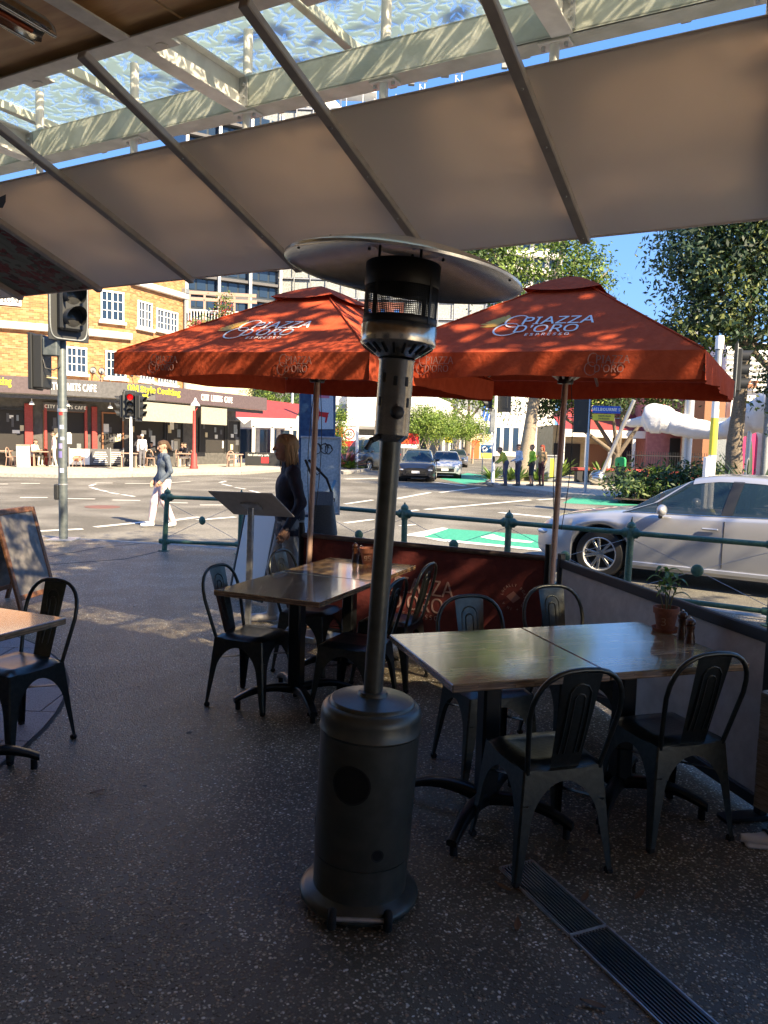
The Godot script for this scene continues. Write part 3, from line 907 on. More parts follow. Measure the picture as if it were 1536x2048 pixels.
	part(t, "emitter_band", mb().lathe([Vector2(0.1262, 2.175), Vector2(0.1275, 2.18), Vector2(0.1275, 2.252), Vector2(0.124, 2.256), Vector2(0.05, 2.262), Vector2(0, 2.262)], 36), mesh_mat)
	part(t, "emitter_rim", mb().lathe([Vector2(0.1255, 2.05), Vector2(0.127, 2.052), Vector2(0.127, 2.072), Vector2(0.1255, 2.074)], 36), mesh_mat)
	for k in 4:
		var a := TAU * k / 4 + 0.35
		part(t, "strut", mb().box(Vector3(sin(a) * 0.1265, 2.13, cos(a) * 0.1265), Vector3(0.012, 0.16, 0.003), Basis(Vector3.UP, a)), mesh_mat)
	for k in 3:
		var a := TAU * k / 3 + 0.2
		part(t, "reflector_stud", mb().cyl(Vector3(sin(a) * 0.085, 2.258, cos(a) * 0.085), Vector3(sin(a) * 0.085, 2.31, cos(a) * 0.085), 0.005, 8), M.black_metal)
	# reflector dish
	var tilt := Transform3D(Basis(Vector3.UP, -0.5) * Basis(Vector3(0, 0, 1), deg_to_rad(-4.5)), Vector3(0.0, 2.222, 0))
	var prof := [Vector2(0.0, 0.105), Vector2(0.06, 0.103), Vector2(0.125, 0.093), Vector2(0.13, 0.09), Vector2(0.135, 0.0895), Vector2(0.165, 0.083), Vector2(0.25, 0.06), Vector2(0.33, 0.034), Vector2(0.385, 0.012), Vector2(0.40, 0.004), Vector2(0.405, 0.0), Vector2(0.404, -0.006)]
	var dish := part(t, "reflector_dish", mb().lathe(prof, 56), M.brushed, tilt)
	var up := []
	for q in prof:
		up.append(q + Vector2(0.001, 0.002))
	part(dish, "top_skin", mb().lathe(up, 56), M.brushed)
	for k in 9:
		var a := TAU * k / 9
		var r := 0.36 if k % 3 else 0.15
		part(dish, "rivet", mb().ell(Vector3(sin(a) * r, 0.022 if r > 0.3 else 0.084, cos(a) * r), Vector3(0.006, 0.004, 0.006), 8, 4), M.black_metal)
	for k in 3:
		var a := TAU * k / 3 + 0.9
		part(dish, "seam", mb().bar(Vector3(sin(a) * 0.15, 0.0845, cos(a) * 0.15), Vector3(sin(a) * 0.395, 0.0045, cos(a) * 0.395), 0.01, 0.0015), M.stainless)

func make_table(label: String, c: Vector3, turn: float, sx: float, sz: float) -> Node3D:
	var t := thing("cafe_table", label, "table", c, turn)
	var H := 0.75
	part(t, "table_top", mb().cbox(Vector3(0, H - 0.0165, 0), Vector3(sx - 0.003, 0.033, sz), 0.004), M.wood)
	part(t, "mounting_plate", mb().box(Vector3(0, H - 0.037, 0), Vector3(0.3, 0.008, 0.3)), M.black_metal)
	part(t, "column", mb().cbox(Vector3(0, 0.41, 0), Vector3(0.085, 0.65, 0.085), 0.01), M.black_metal)
	for k in 4:
		var bs := Basis(Vector3.UP, PI / 4 + k * PI / 2)
		var rows := []
		for i in 9:
			var u := i / 8.0
			var x := 0.03 + 0.36 * u
			var y := 0.10 + 0.035 * sin(u * 2.4) - 0.065 * u * u
			var w := 0.03 - 0.008 * u; var hh := 0.026 - 0.012 * u
			var r := []
			for q in [[-1, -1], [-1, 0.5], [-0.6, 1], [0.6, 1], [1, 0.5], [1, -1]]:
				r.append(bs * Vector3(x, y + q[1] * hh, q[0] * w))
			rows.append(r)
		part(t, "foot", mb().surf(rows, true).face(rows[-1], bs * Vector3.RIGHT), M.black_metal)
		part(t, "glide", mb().cyl(bs * Vector3(0.365, 0.0, 0), bs * Vector3(0.365, 0.05, 0), 0.016, 10), M.rubber)
	return t

var chair0: Node3D
func make_chair(label: String, p: Vector2, facing: Vector2) -> void:
	var turn := atan2(facing.x, facing.y)
	var at3 := Vector3(p.x, 0, p.y)
	if chair0:
		copy(chair0, at3, turn, label)
		return
	var t := thing("metal_chair", label, "chair", at3, turn, "stackable metal cafe chairs")
	chair0 = t
	var SY := 0.452
	# seat pan, slightly dished with a rolled edge
	var rows := []
	for i in 9:
		var r := []
		for j in 9:
			var u := (i - 4) / 4.0; var w := (j - 4) / 4.0
			var m := maxf(absf(u), absf(w))
			var k := 1.0 - 0.10 * u * u * w * w
			r.append(Vector3(w * 0.182 * k, SY - 0.006 * (1.0 - m * m) - (0.022 if m > 0.99 else (-0.003 if m > 0.7 else 0.0)), u * 0.182 * k))
		rows.append(r)
	part(t, "seat", mb().surf(rows), M.gunmetal)
	# legs: pressed sheet folded round each corner, arched between the legs
	for sx in [-1.0, 1.0]:
		for sz in [-1.0, 1.0]:
			var b := mb()
			for side in 2:
				var sr := []
				for i in 19:
					var h: float = [0.0, 0.12, 0.125, 0.14, 0.16, 0.19, 0.22, 0.26, 0.30, 0.35, 0.40, 0.46, 0.54, 0.62, 0.70, 0.78, 0.86, 0.94, 1.0][i]
					var y: float = lerpf(SY - 0.018, 0.018, h)
					var cr: float = lerpf(0.172, 0.212, h)
					var leg_w: float = lerpf(0.066, 0.026, h)
					var w: float = cr
					if h > 0.12:
						var e := clampf((h - 0.12) / 0.34, 0.0, 1.0)
						w = cr - (cr - leg_w) * sqrt(1.0 - (1.0 - e) * (1.0 - e))
					var r := []
					for j in 4:
						var d := w * j / 3.0
						var inset := 0.007 if j == 0 else 0.0
						var a: float = cr - maxf(d, inset)
						r.append(Vector3(sx * a, y, sz * (cr - 0.0)) if side == 0 else Vector3(sx * cr, y, sz * a))
					sr.append(r)
				b.surf(sr)
			for i in 14:
				var hs := [i / 14.0, (i + 1) / 14.0]
				var q := []
				for h in hs:
					var y: float = lerpf(SY - 0.018, 0.018, h); var cr: float = lerpf(0.172, 0.212, h)
					q.append(Vector3(sx * (cr - 0.007), y, sz * cr)); q.append(Vector3(sx * cr, y, sz * (cr - 0.007)))
				b.face([q[0], q[1], q[3], q[2]], Vector3(sx, 0, sz))
			var lg := part(t, "leg", b, M.gunmetal)
			part(lg, "foot_cap", mb().cbox(Vector3(sx * 0.2, 0.012, sz * 0.2), Vector3(0.03, 0.024, 0.03), 0.006), M.rubber)
	part(t, "brace", mb().bar(Vector3(-0.17, 0.30, -0.19), Vector3(0.17, 0.30, 0.19), 0.02, 0.003).bar(Vector3(-0.17, 0.304, 0.19), Vector3(0.17, 0.304, -0.19), 0.02, 0.003), M.gunmetal)
	# back hoop
	var pts := []
	for i in 25:
		var a := PI * i / 24.0
		var s := 1.0 if a < PI / 2 else -1.0
		var y := 0.0; var x := 0.0
		if i < 5 or i > 19:
			var u := i / 5.0 if i < 5 else (24 - i) / 5.0
			y = lerpf(0.42, 0.66, u); x = s * lerpf(0.155, 0.190, u)
		else:
			var aa := PI * (i - 5) / 14.0
			x = 0.19 * signf(cos(aa)) * pow(absf(cos(aa)), 0.75); y = 0.66 + 0.185 * pow(sin(aa), 0.8)
		pts.append(Vector3(x, y, -0.165 - (y - 0.42) * 0.26))
	part(t, "back_hoop", mb().tube(pts, 0.0105, 10), M.gunmetal)
	var sp := []
	for i in 13:
		var u := i / 12.0
		var y := lerpf(0.435, 0.838, u)
		var w := lerpf(0.062, 0.083, u)
		var r := []
		for j in 9:
			var q := (j - 4) / 4.0
			r.append(Vector3(q * w, y, -0.165 - (y - 0.42) * 0.26 - 0.012 * (1.0 - q * q) * sin(PI * u)))
		sp.append(r)
	var splat := part(t, "back_splat", mb().surf(sp), M.gunmetal)
	for e in [[0.045, 0.79], [0.022, 0.75]]:
		var ep := []
		for i in 17:
			var u := i / 16.0
			var x := 0.0; var y := 0.0
			if u < 0.35: x = -e[0]; y = lerpf(0.5, e[1] - e[0], u / 0.35)
			elif u > 0.65: x = e[0]; y = lerpf(e[1] - e[0], 0.5, (u - 0.65) / 0.35)
			else:
				var aa := PI * (1.0 - (u - 0.35) / 0.3)
				x = cos(aa) * e[0]; y = e[1] - e[0] + sin(aa) * e[0]
			ep.append(Vector3(x, y, -0.165 - (y - 0.42) * 0.26 - 0.011 * sin(PI * (y - 0.435) / 0.4)))
		part(splat, "pressed_rib", mb().tube(ep, 0.0045, 6), M.gunmetal)

func make_mill(label: String, p: Vector3, tall: float) -> void:
	var t := thing("pepper_mill", label, "pepper mill", p)
	var k := tall / 0.14
	part(t, "body", mb().lathe([Vector2(0, 0), Vector2(0.024, 0), Vector2(0.0245, 0.012 * k), Vector2(0.021, 0.02 * k), Vector2(0.023, 0.03 * k), Vector2(0.018, 0.055 * k), Vector2(0.017, 0.07 * k), Vector2(0.022, 0.088 * k), Vector2(0.022, 0.093 * k), Vector2(0.014, 0.096 * k)], 20), M.mill_wood)
	var hd := part(t, "head", mb().lathe([Vector2(0.014, 0.096 * k), Vector2(0.021, 0.1 * k), Vector2(0.0225, 0.112 * k), Vector2(0.018, 0.125 * k), Vector2(0.006, 0.13 * k), Vector2(0, 0.13 * k)], 20), M.mill_wood)
	part(hd, "knob", mb().ell(Vector3(0, 0.134 * k, 0), Vector3(0.006, 0.006, 0.006), 10, 6), M.stainless)

func make_pot(label: String, p: Vector3, r: float, hgt: float, saucer: bool, number: String, face_dir: Vector3) -> Node3D:
	var t := thing("terracotta_pot", label, "flower pot", p)
	var y := 0.0
	if saucer:
		part(t, "saucer", mb().lathe([Vector2(0, 0), Vector2(r * 0.95, 0), Vector2(r * 1.08, 0.02), Vector2(r * 1.0, 0.02), Vector2(r * 0.9, 0.006), Vector2(0, 0.006)], 28), M.terracotta)
		y = 0.008
	part(t, "pot", mb().lathe([Vector2(0, y), Vector2(r * 0.66, y), Vector2(r * 0.9, y + hgt * 0.72), Vector2(r, y + hgt * 0.73), Vector2(r * 1.03, y + hgt), Vector2(r * 0.93, y + hgt), Vector2(r * 0.85, y + hgt * 0.72), Vector2(0, y + hgt * 0.7)], 28), M.terracotta)
	part(t, "soil", mb().lathe([Vector2(0, y + hgt * 0.82), Vector2(r * 0.88, y + hgt * 0.8), Vector2(r * 0.88, y + hgt * 0.78)], 20), M.soil)
	if number:
		var d := face_dir.normalized()
		part(t, "number", text(number, 0.05, 0.002, "Droid Sans", 400), M.print_pot, Transform3D(Basis(Vector3.UP.cross(d), Vector3.UP, d), d * (r * 0.80 + 0.004) + Vector3(0, y + hgt * 0.4, 0)))
	return t

func make_tables() -> void:
	var tr := deg_to_rad(17.5)
	make_table("wooden table standing clear, end to end with the table holding the potted plant", Vector3(0.487, 0, -3.314), tr, 0.69, 0.78)
	make_table("wooden table holding the potted plant beside the grey screen", Vector3(1.145, 0.001, -3.522), tr, 0.69, 0.78)
	var vc := Vector3(0.384, 0, -0.923)
	var tc := atan2(-vc.z, vc.x)
	make_table("wooden table joined to the numbered pot's table, its free end towards the open footpath", Vector3(-0.524, 0, -4.749), tc, 0.77, 0.71)
	make_table("wooden table with the numbered pot, up against the red screen", Vector3(-0.228, 0.001, -5.46), tc, 0.77, 0.71)
	make_table("wooden table on the round inset of pavers", Vector3(-2.03, 0, -3.55), deg_to_rad(-23), 0.75, 0.72)
	var f1 := Vector2(-0.301, -0.954)
	make_chair("metal chair with its back to the heater, one foot on the drain grate", Vector2(0.665, -3.02), f1)
	make_chair("metal chair drawn up beside the timber planter box", Vector2(1.265, -3.30), f1)
	make_chair("metal chair backed towards the red screen, facing the drain grate chair", Vector2(0.55, -3.83), -f1)
	make_chair("metal chair backed into the corner where red and grey screens meet", Vector2(1.07, -4.20), -f1)
	var f2 := Vector2(0.923, 0.384)
	make_chair("metal chair beside the menu stand, facing the heater across the tables", Vector2(-0.80, -4.76), f2)
	make_chair("metal chair next to the red screen, with its back to the walking woman", Vector2(-0.50, -5.50), f2)
	make_chair("metal chair tucked in behind the heater pole, facing the menu stand", Vector2(-0.15, -4.63), -f2)
	make_chair("metal chair whose back stands before the lettering of the red screen", Vector2(0.07, -5.26), -f2)
	make_chair("metal chair standing on the round inset of pavers", Vector2(-1.92, -3.98), Vector2(-0.42, 0.9))
	var top := 0.751
	var pp := ground(1330, 1262, top)
	var pot := make_pot("terracotta pot with a leafy seedling on the wooden table", Vector3(pp.x, top, pp.z), 0.062, 0.115, true, "3", Vector3(-0.5, 0, 0.86))
	rng.seed = 4
	# seedling
	for k in 4:
		var st := []
		for i in 6:
			var u := i / 5.0
			st.append(Vector3(0.012 * (k - 1.5) + 0.03 * (k - 1.5) * u * u, 0.1 + u * (0.13 + 0.02 * (k % 2)), 0.01 * sin(k * 2.0)))
		part(pot, "stem", mb().tube(st, [0.004, 0.0035, 0.003, 0.003, 0.0025, 0.002], 6), mat(0.10, 0.10, 0.03, 0.6))
	var lm := mat(0.075, 0.14, 0.028, 0.4)
	lm.backlight_enabled = true
	lm.backlight = Color(0.4, 0.5, 0.2)
	for k in 15:
		var an := k * 2.4 + 0.4
		var out := Vector3(cos(an), 0, sin(an))
		var o := Vector3(0.02 * cos(k * 1.7), 0.17 + 0.009 * k, 0.02 * sin(k * 1.7))
		var L := rng.randf_range(0.06, 0.10)
		var rows := []
		for i in 8:
			var u := i / 7.0
			var c := o + out * (L * u) + Vector3(0, 0.035 * sin(u * 2.6) - 0.02 * u * u, 0)
			var w := 0.017 * sin(PI * pow(u, 0.7)) + 0.001
			var sd := out.cross(Vector3.UP)
			rows.append([c - sd * w + Vector3(0, 0.004, 0), c, c + sd * w + Vector3(0, 0.004, 0)])
		part(pot, "leaf", mb().surf(rows), lm)
	var m1 := ground(1363, 1278, top); var m2 := ground(1379, 1286, top)
	make_mill("dark wooden mill with a metal knob, next to the potted seedling", Vector3(m1.x, top, m1.z), 0.145)
	make_mill("shorter dark wooden mill with a round head, next to the potted seedling", Vector3(m2.x, top, m2.z), 0.125)
	var p5 := ground(738, 1128, top); var m3 := ground(710, 1122, top); var m4 := ground(722, 1121, top)
	make_pot("empty terracotta pot numbered 95 before the red screen", Vector3(p5.x, top, p5.z), 0.072, 0.12, false, "95", Vector3(-0.2, 0, 0.98))
	make_mill("tall dark mill next to the pot numbered 95", Vector3(m3.x, top, m3.z), 0.145)
	make_mill("second dark mill, squeezed against the pot numbered 95", Vector3(m4.x, top, m4.z), 0.12)

# the brand mark: two lines of lettering with swashes and, where large, a gold leaf ornament
func logo(parent: Node, size: float, xf: Transform3D, mt: Material, ornament: bool, small_line: bool) -> void:
	var l := part(parent, "lettering", text("PIAZZA", size, 0.003, "Droid Sans", 400, true), mt, xf * Transform3D(Basis(), Vector3(size * 0.25, size * 0.42, 0)))
	part(parent, "lettering", text("D'ORO", size * 0.95, 0.003, "Droid Sans", 400, true), mt, xf * Transform3D(Basis(), Vector3(-size * 0.05, -size * 0.42, 0)))
	if small_line:
		part(parent, "lettering", text("E S P R E S S O", size * 0.30, 0.003), mt, xf * Transform3D(Basis(), Vector3(size * 0.15, -size * 1.0, 0)))
	# swash round the P and the D
	for q in [[-1.55, 0.42, 0.62, 0.62, 0.4, 5.6], [-1.75, -0.42, 0.72, 0.62, 0.9, 5.9]]:
		var pts := []
		var r := []
		for i in 18:
			var a: float = lerpf(q[4], q[5], i / 17.0)
			pts.append(Vector3((q[0] + cos(a) * q[2] * 0.8) * size, (q[1] + sin(a) * q[3]) * size, 0))
			r.append(size * (0.012 + 0.03 * sin(PI * i / 17.0)))
		var b := mb(xf)
		for i in 17:
			b.bar(pts[i], pts[i + 1], 0.003, (r[i] + r[i + 1]), Vector3.UP if absf((pts[i + 1] - pts[i]).normalized().y) < 0.9 else Vector3.RIGHT)
		part(parent, "swash", b, mt)
	if ornament:
		for k in 7:
			var a := PI * 0.62 + k * 0.21
			var b := mb(xf * Transform3D(Basis(), Vector3(-1.75 * size, 0.0, 0)) * Transform3D(Basis(Vector3(0, 0, 1), a), Vector3.ZERO))
			var L := size * (0.8 + 0.45 * sin(PI * (k + 0.5) / 7.0))
			var rows := []
			for i in 8:
				var u := i / 7.0
				rows.append([Vector3(size * 0.45 + L * u, -size * 0.1 * sin(PI * u) - 0.002, 0.001), Vector3(size * 0.45 + L * u, size * 0.1 * sin(PI * u) + 0.002, 0.001)])
			part(parent, "gold_leaf_ornament", b.surf(rows), M.print_gold)

func make_umbrella(label: String, base: Vector3, turn_dir: Vector3, half: float, edge_h: float, peak_h: float, tilt: float, cords: bool) -> void:
	var t := thing("market_umbrella", label, "umbrella", base)
	t.transform = frame(turn_dir, base)
	t.transform.basis = t.transform.basis * Basis(Vector3(0, 0, 1), tilt)
	part(t, "base_plate", mb().cbox(Vector3(0, 0.03, 0), Vector3(0.5, 0.06, 0.5), 0.01), M.galvanised)
	part(t, "pole", mb().lathe([Vector2(0.024, 0.06), Vector2(0.024, peak_h - 0.06)], 20), M.pole_tan)
	part(t, "hub", mb().lathe([Vector2(0.026, edge_h - 0.12), Vector2(0.06, edge_h - 0.12), Vector2(0.065, edge_h - 0.09), Vector2(0.05, edge_h - 0.065), Vector2(0.026, edge_h - 0.06)], 20), M.black_paint)
	var corner := func(k: int, r: float, y: float) -> Vector3:
		var s: Array = [[-1, 1], [1, 1], [1, -1], [-1, -1]][k % 4]
		return Vector3(s[0] * r, y, s[1] * r)
	var slope := (peak_h - edge_h) / half
	for k in 4:
		# roof panel: sags a little between the ribs
		var a: Vector3 = corner.call(k, half, edge_h); var b: Vector3 = corner.call(k + 1, half, edge_h)
		var rows := []
		for i in 11:
			var u := i / 10.0                                    # 0 edge, 1 near peak
			var f := 1.0 - u * 0.86
			var r := []
			for j in 13:
				var w := j / 12.0
				var p := a.lerp(b, w) * Vector3(f, 0, f)
				var y := peak_h - slope * half * f - 0.05 * sin(PI * w) * sin(PI * u * 0.9 + 0.2) * f + 0.004 * sin(w * 23.0 + k) * (1.0 - u)
				r.append(Vector3(p.x, y, p.z))
			rows.append(r)
		var roof := part(t, "canopy_panel", mb().surf(rows), M.canvas)
		part(roof, "seam", mb().tube([corner.call(k, half * 0.99, edge_h + 0.012), corner.call(k, half * 0.14, peak_h - slope * half * 0.14 + 0.006)], 0.006, 6), M.canvas)
		# vent cap over the peak
		var cr := []
		for i in 6:
			var u := i / 5.0
			var f := 0.26 * (1.0 - u)
			var r := []
			for j in 9:
				var w := j / 8.0
				var p := a.lerp(b, w) * Vector3(f, 0, f)
				r.append(Vector3(p.x, peak_h - slope * half * f + 0.055 - 0.02 * sin(PI * w) * (1.0 - u) - 0.045 * u * u, p.z))
			cr.append(r)
		part(t, "vent_cap", mb().surf(cr), M.canvas)
		# valance hanging from the edge
		var vr := []
		for i in 6:
			var u := i / 5.0
			var r := []
			for j in 25:
				var w := j / 24.0
				var p: Vector3 = a.lerp(b, w)
				var out := Vector3(p.x, 0, p.z).normalized() * (0.018 * sin(w * 17.0 + k * 2.0) + 0.012 * sin(w * 41.0)) * u
				var hang := 0.165 + 0.012 * sin(w * 9.0 + k)
				r.append(p + out - Vector3(0, hang * u - 0.03 * (1.0 - u) * 0.0, 0) + (p - Vector3(0, p.y, 0)) * 0.004)
			vr.append(r)
		part(t, "valance", mb().surf(vr), M.canvas)
		part(t, "rib", mb().bar(corner.call(k, 0.05, peak_h - 0.1), corner.call(k, half * 0.98, edge_h - 0.014), 0.018, 0.026), M.pole_tan)
		var mid := a.lerp(b, 0.5)
		part(t, "rib", mb().bar(Vector3(mid.x * 0.05, peak_h - 0.1, mid.z * 0.05), Vector3(mid.x * 0.96, edge_h - 0.02 - 0.03, mid.z * 0.96), 0.018, 0.026), M.pole_tan)
		var sc: Vector3 = corner.call(k, half * 0.48, peak_h - slope * half * 0.48 - 0.045)
		part(t, "strut", mb().bar(corner.call(k, 0.04, edge_h - 0.09), sc, 0.014, 0.02), M.pale_steel)
		part(t, "strut", mb().bar(Vector3(mid.x * 0.04, edge_h - 0.09, mid.z * 0.04), Vector3(mid.x * 0.48, peak_h - slope * half * 0.48 - 0.075, mid.z * 0.48), 0.014, 0.02), M.pale_steel)
	# print on the panel and valance that face the tables
	var an := atan(slope)
	var rb := Basis(Vector3.RIGHT, -(PI / 2 - an))
	var mid_y := peak_h - slope * half * 0.64
	logo(t, 0.165, Transform3D(rb, Vector3(0.06, mid_y - 0.018, half * 0.64)), M.print_white, true, true)
	for x in [-0.52, 0.52]:
		logo(t, 0.066, Transform3D(Basis(Vector3.RIGHT, 0.02), Vector3(x * half, edge_h - 0.085, half * 1.004 + 0.022)), M.print_faint, false, false)
	if cords:
		for s in [-1.0, 1.0]:
			var pts := []
			for i in 12:
				var u := i / 11.0
				pts.append(Vector3(0.03 + s * 0.03 + 0.04 * sin(u * PI) * s, edge_h - 0.12 - 1.15 * u, 0.035 + 0.01 * s))
			part(t, "cord", mb().tube(pts, 0.0035, 5), M.black_paint)

func make_screens() -> void:
	# red cafe screen
	var a := Vector3(-0.70, 0, -6.58); var b := Vector3(1.20, 0, -5.57)
	var t := thing("cafe_screen", "dark red canvas cafe screen with printed lettering", "screen")
	t.transform = frame(b - a, a)
	var L := a.distance_to(b)
	part(t, "canvas", mb().box(Vector3(L / 2, 0.45, 0), Vector3(L - 0.02, 0.76, 0.004)), M.banner_red)
	part(t, "top_rail", mb().cyl(Vector3(0, 0.845, 0), Vector3(L, 0.845, 0), 0.021, 12), worn(Color(0.10, 0.075, 0.07), Color(0.14, 0.11, 0.10), 0.4, 0.4, 1.0, 0.02, 60, 0.05))
	part(t, "bottom_rail", mb().cyl(Vector3(0, 0.06, 0), Vector3(L, 0.06, 0), 0.018, 12), M.black_metal)
	for x in [0.0, L]:
		part(t, "post", mb().cyl(Vector3(x, 0, 0), Vector3(x, 0.95, 0), 0.024, 12), M.black_metal)
		part(t, "foot", mb().cbox(Vector3(x, 0.012, 0), Vector3(0.3, 0.024, 0.3), 0.004), M.black_metal)
	logo(t, 0.165, Transform3D(Basis(), Vector3(L * 0.52, 0.45, 0.004)), M.print_screen, false, true)
	# round roundel with lettering
	var rc := Vector3(L * 0.885, 0.53, 0.003)
	for i in 22:
		var s := "LOCALLY ROASTED * IN AUS *"[i]
		var an := PI * 0.95 - i * TAU / 24.0
		if s != " ":
			part(t, "lettering", text(s, 0.026, 0.002), M.print_screen, Transform3D(Basis(Vector3(0, 0, 1), an - PI / 2), rc + Vector3(cos(an), sin(an), 0) * 0.09))
	part(t, "diamond", mb().face([rc + Vector3(0, 0.045, 0), rc + Vector3(0.055, 0, 0), rc + Vector3(0, -0.045, 0), rc + Vector3(-0.055, 0, 0)], Vector3(0, 0, 1)), M.print_faint)
	# grey screen that runs back towards the cafe
	var c := Vector3(1.27, 0, -5.45); var d := Vector3(1.75, 0, -3.39)
	var g := thing("cafe_screen", "pale grey cafe screen in a black frame", "screen")
	g.transform = frame(d - c, c)
	L = c.distance_to(d)
	part(g, "panel", mb().box(Vector3(L / 2, 0.44, 0), Vector3(L - 0.06, 0.72, 0.006)), M.banner_grey)
	part(g, "top_rail", mb().cbox(Vector3(L / 2, 0.83, 0), Vector3(L, 0.06, 0.035), 0.006), M.black_paint)
	part(g, "bottom_rail", mb().cbox(Vector3(L / 2, 0.065, 0), Vector3(L, 0.06, 0.035), 0.006), M.black_paint)
	for x in [0.0, L]:
		part(g, "post", mb().cbox(Vector3(x, 0.45, 0), Vector3(0.045, 0.9, 0.045), 0.006), M.black_paint)
		part(g, "foot", mb().cbox(Vector3(x, 0.01, 0), Vector3(0.08, 0.02, 0.4), 0.004), M.black_paint)
	# timber planter box at the end of the grey screen
	var pl := thing("planter_box", "weathered timber slat planter box standing on castors", "planter", Vector3(2.0, 0, -3.03))
	pl.transform = frame(Vector3(0.42, 0, 0.91), Vector3(1.955, 0, -3.07))
	for k in 5:
		for s in [[Vector3(0, 0, 0.18), Vector3(0.62, 0.085, 0.018)], [Vector3(0, 0, -0.18), Vector3(0.62, 0.085, 0.018)], [Vector3(0.31, 0, 0), Vector3(0.018, 0.085, 0.345)], [Vector3(-0.31, 0, 0), Vector3(0.018, 0.085, 0.345)]]:
			part(pl, "slat", mb().cbox(s[0] + Vector3(rng.randf_range(-0.002, 0.002), 0.155 + k * 0.104, 0), Vector3(s[1].x, 0.099, s[1].z), 0.003), M.weathered)
	part(pl, "inner_box", mb().box(Vector3(0, 0.34, 0), Vector3(0.6, 0.46, 0.33)), M.soil)
	for s in [[-0.24, -0.12], [0.24, -0.12], [-0.24, 0.12], [0.24, 0.12]]:
		part(pl, "castor", mb().lathe([Vector2(0, -0.012), Vector2(0.04, -0.012), Vector2(0.045, 0), Vector2(0.04, 0.012), Vector2(0, 0.012)], 16, Vector3(s[0], 0.045, s[1]), Basis(Vector3(0, 1, 0), Vector3(1, 0, 0), Vector3(0, 0, -1))).box(Vector3(s[0], 0.085, s[1]), Vector3(0.05, 0.03, 0.05)), M.black_metal)
	# shoe at the edge of the picture
	var sp := ground(1480, 1688, 0.0)
	var sh := thing("sneaker", "white sneaker with dark laces beside the planter box", "shoe", sp, -0.1)
	var rows := []
	for i in 13:
		var u := i / 12.0
		var w := 0.042 * sqrt(maxf(0.02, 1.0 - pow(1.0 - u * 1.6, 2.0))) if u < 0.62 else 0.042 * (1.0 - 0.25 * (u - 0.62))
		var hh := 0.035 + 0.05 * smoothstep(0.2, 0.7, u)
		var r := []
		for j in 12:
			var ja := TAU * j / 12
			r.append(Vector3(u * 0.28, 0.012 + maxf(0.0, 0.5 + 0.5 * sin(ja)) * hh, cos(ja) * w))
		rows.append(r)
	part(sh, "upper", mb().surf(rows, true), M.white_plastic)
	part(sh, "sole", mb().cbox(Vector3(0.145, 0.01, 0), Vector3(0.26, 0.02, 0.08), 0.008), M.white_plastic)
	for k in 4:
		part(sh, "lace", mb().tube([Vector3(0.10 + 0.022 * k, 0.055 + 0.011 * k, -0.032), Vector3(0.10 + 0.022 * k, 0.07 + 0.012 * k, 0), Vector3(0.11 + 0.022 * k, 0.055 + 0.011 * k, 0.032)], 0.006, 6), M.black_paint)

func make_railing() -> void:
	var t := thing("heritage_railing", "green heritage pipe railing with finial posts, wires and balls along the kerb", "railing", Vector3(-2.05, 0, -11.0))
	var P := []
	for i in 9:
		P.append(RD * 1.372 * i)
	P.push_front(Vector3(-1.12, 0, -0.12))
	var H := 0.80
	for i in P.size():
		var o: Vector3 = P[i]
		var lean := Basis(Vector3(0, 0, 1), [-0.05, -0.015, 0, 0.01, -0.01, -0.015, -0.02, 0, 0, 0][i])
		var xf := Transform3D(lean, o)
		var po := part(t, "post", mb().lathe([Vector2(0.038, 0), Vector2(0.038, 0.10), Vector2(0.046, 0.105), Vector2(0.046, 0.16), Vector2(0.038, 0.165), Vector2(0.036, H - 0.09), Vector2(0.043, H - 0.085), Vector2(0.043, H - 0.07)], 18), M.heritage_green, xf)
		part(po, "finial", mb().lathe([Vector2(0.05, H - 0.07), Vector2(0.052, H + 0.03), Vector2(0.046, H + 0.035), Vector2(0.05, H + 0.05), Vector2(0.042, H + 0.075), Vector2(0.022, H + 0.095), Vector2(0.01, H + 0.10), Vector2(0.012, H + 0.11), Vector2(0.005, H + 0.125), Vector2(0, H + 0.125)], 18), M.heritage_green)
		part(po, "base_flange", mb().lathe([Vector2(0.0, 0.012), Vector2(0.085, 0.012), Vector2(0.085, 0)], 18), M.heritage_green)
		for s in [-1.0, 1.0]:
			var dv: Vector3 = (P[mini(i + 1, P.size() - 1)] - P[maxi(i - 1, 0)]).normalized() * s
			part(po, "socket", mb().tube([Vector3(0, H - 0.02, 0) + dv * 0.03, Vector3(0, H - 0.02, 0) + dv * 0.07, Vector3(0, H - 0.02, 0) + dv * 0.075, Vector3(0, H - 0.02, 0) + dv * 0.095], [0.055, 0.055, 0.04, 0.035], 14), M.heritage_green)
			part(po, "socket", mb().tube([Vector3(0, 0.135, 0) + dv * 0.03, Vector3(0, 0.135, 0) + dv * 0.08], [0.042, 0.036], 14), M.heritage_green)
	for i in P.size() - 1:
		var a: Vector3 = P[i]; var b: Vector3 = P[i + 1]
		var up := Vector3(0, H - 0.02, 0); var lo := Vector3(0, 0.135, 0)
		part(t, "top_rail", mb().cyl(a + up, b + up, 0.028, 14), M.heritage_green)
		part(t, "bottom_rail", mb().cyl(a + lo, b + lo, 0.026, 14), M.heritage_green)
		var m := (a + b) / 2 + Vector3(0, 0.46, 0)
		for q in [a + up * 0.93, b + up * 0.93, a + lo * 1.3, b + lo * 1.3]:
			part(t, "wire", mb().cyl(q, m, 0.003, 5), M.galvanised)
		part(t, "ball", mb().ell(m, Vector3(0.062, 0.062, 0.03), 18, 12, Basis(Vector3.UP, -0.57)), M.heritage_green)

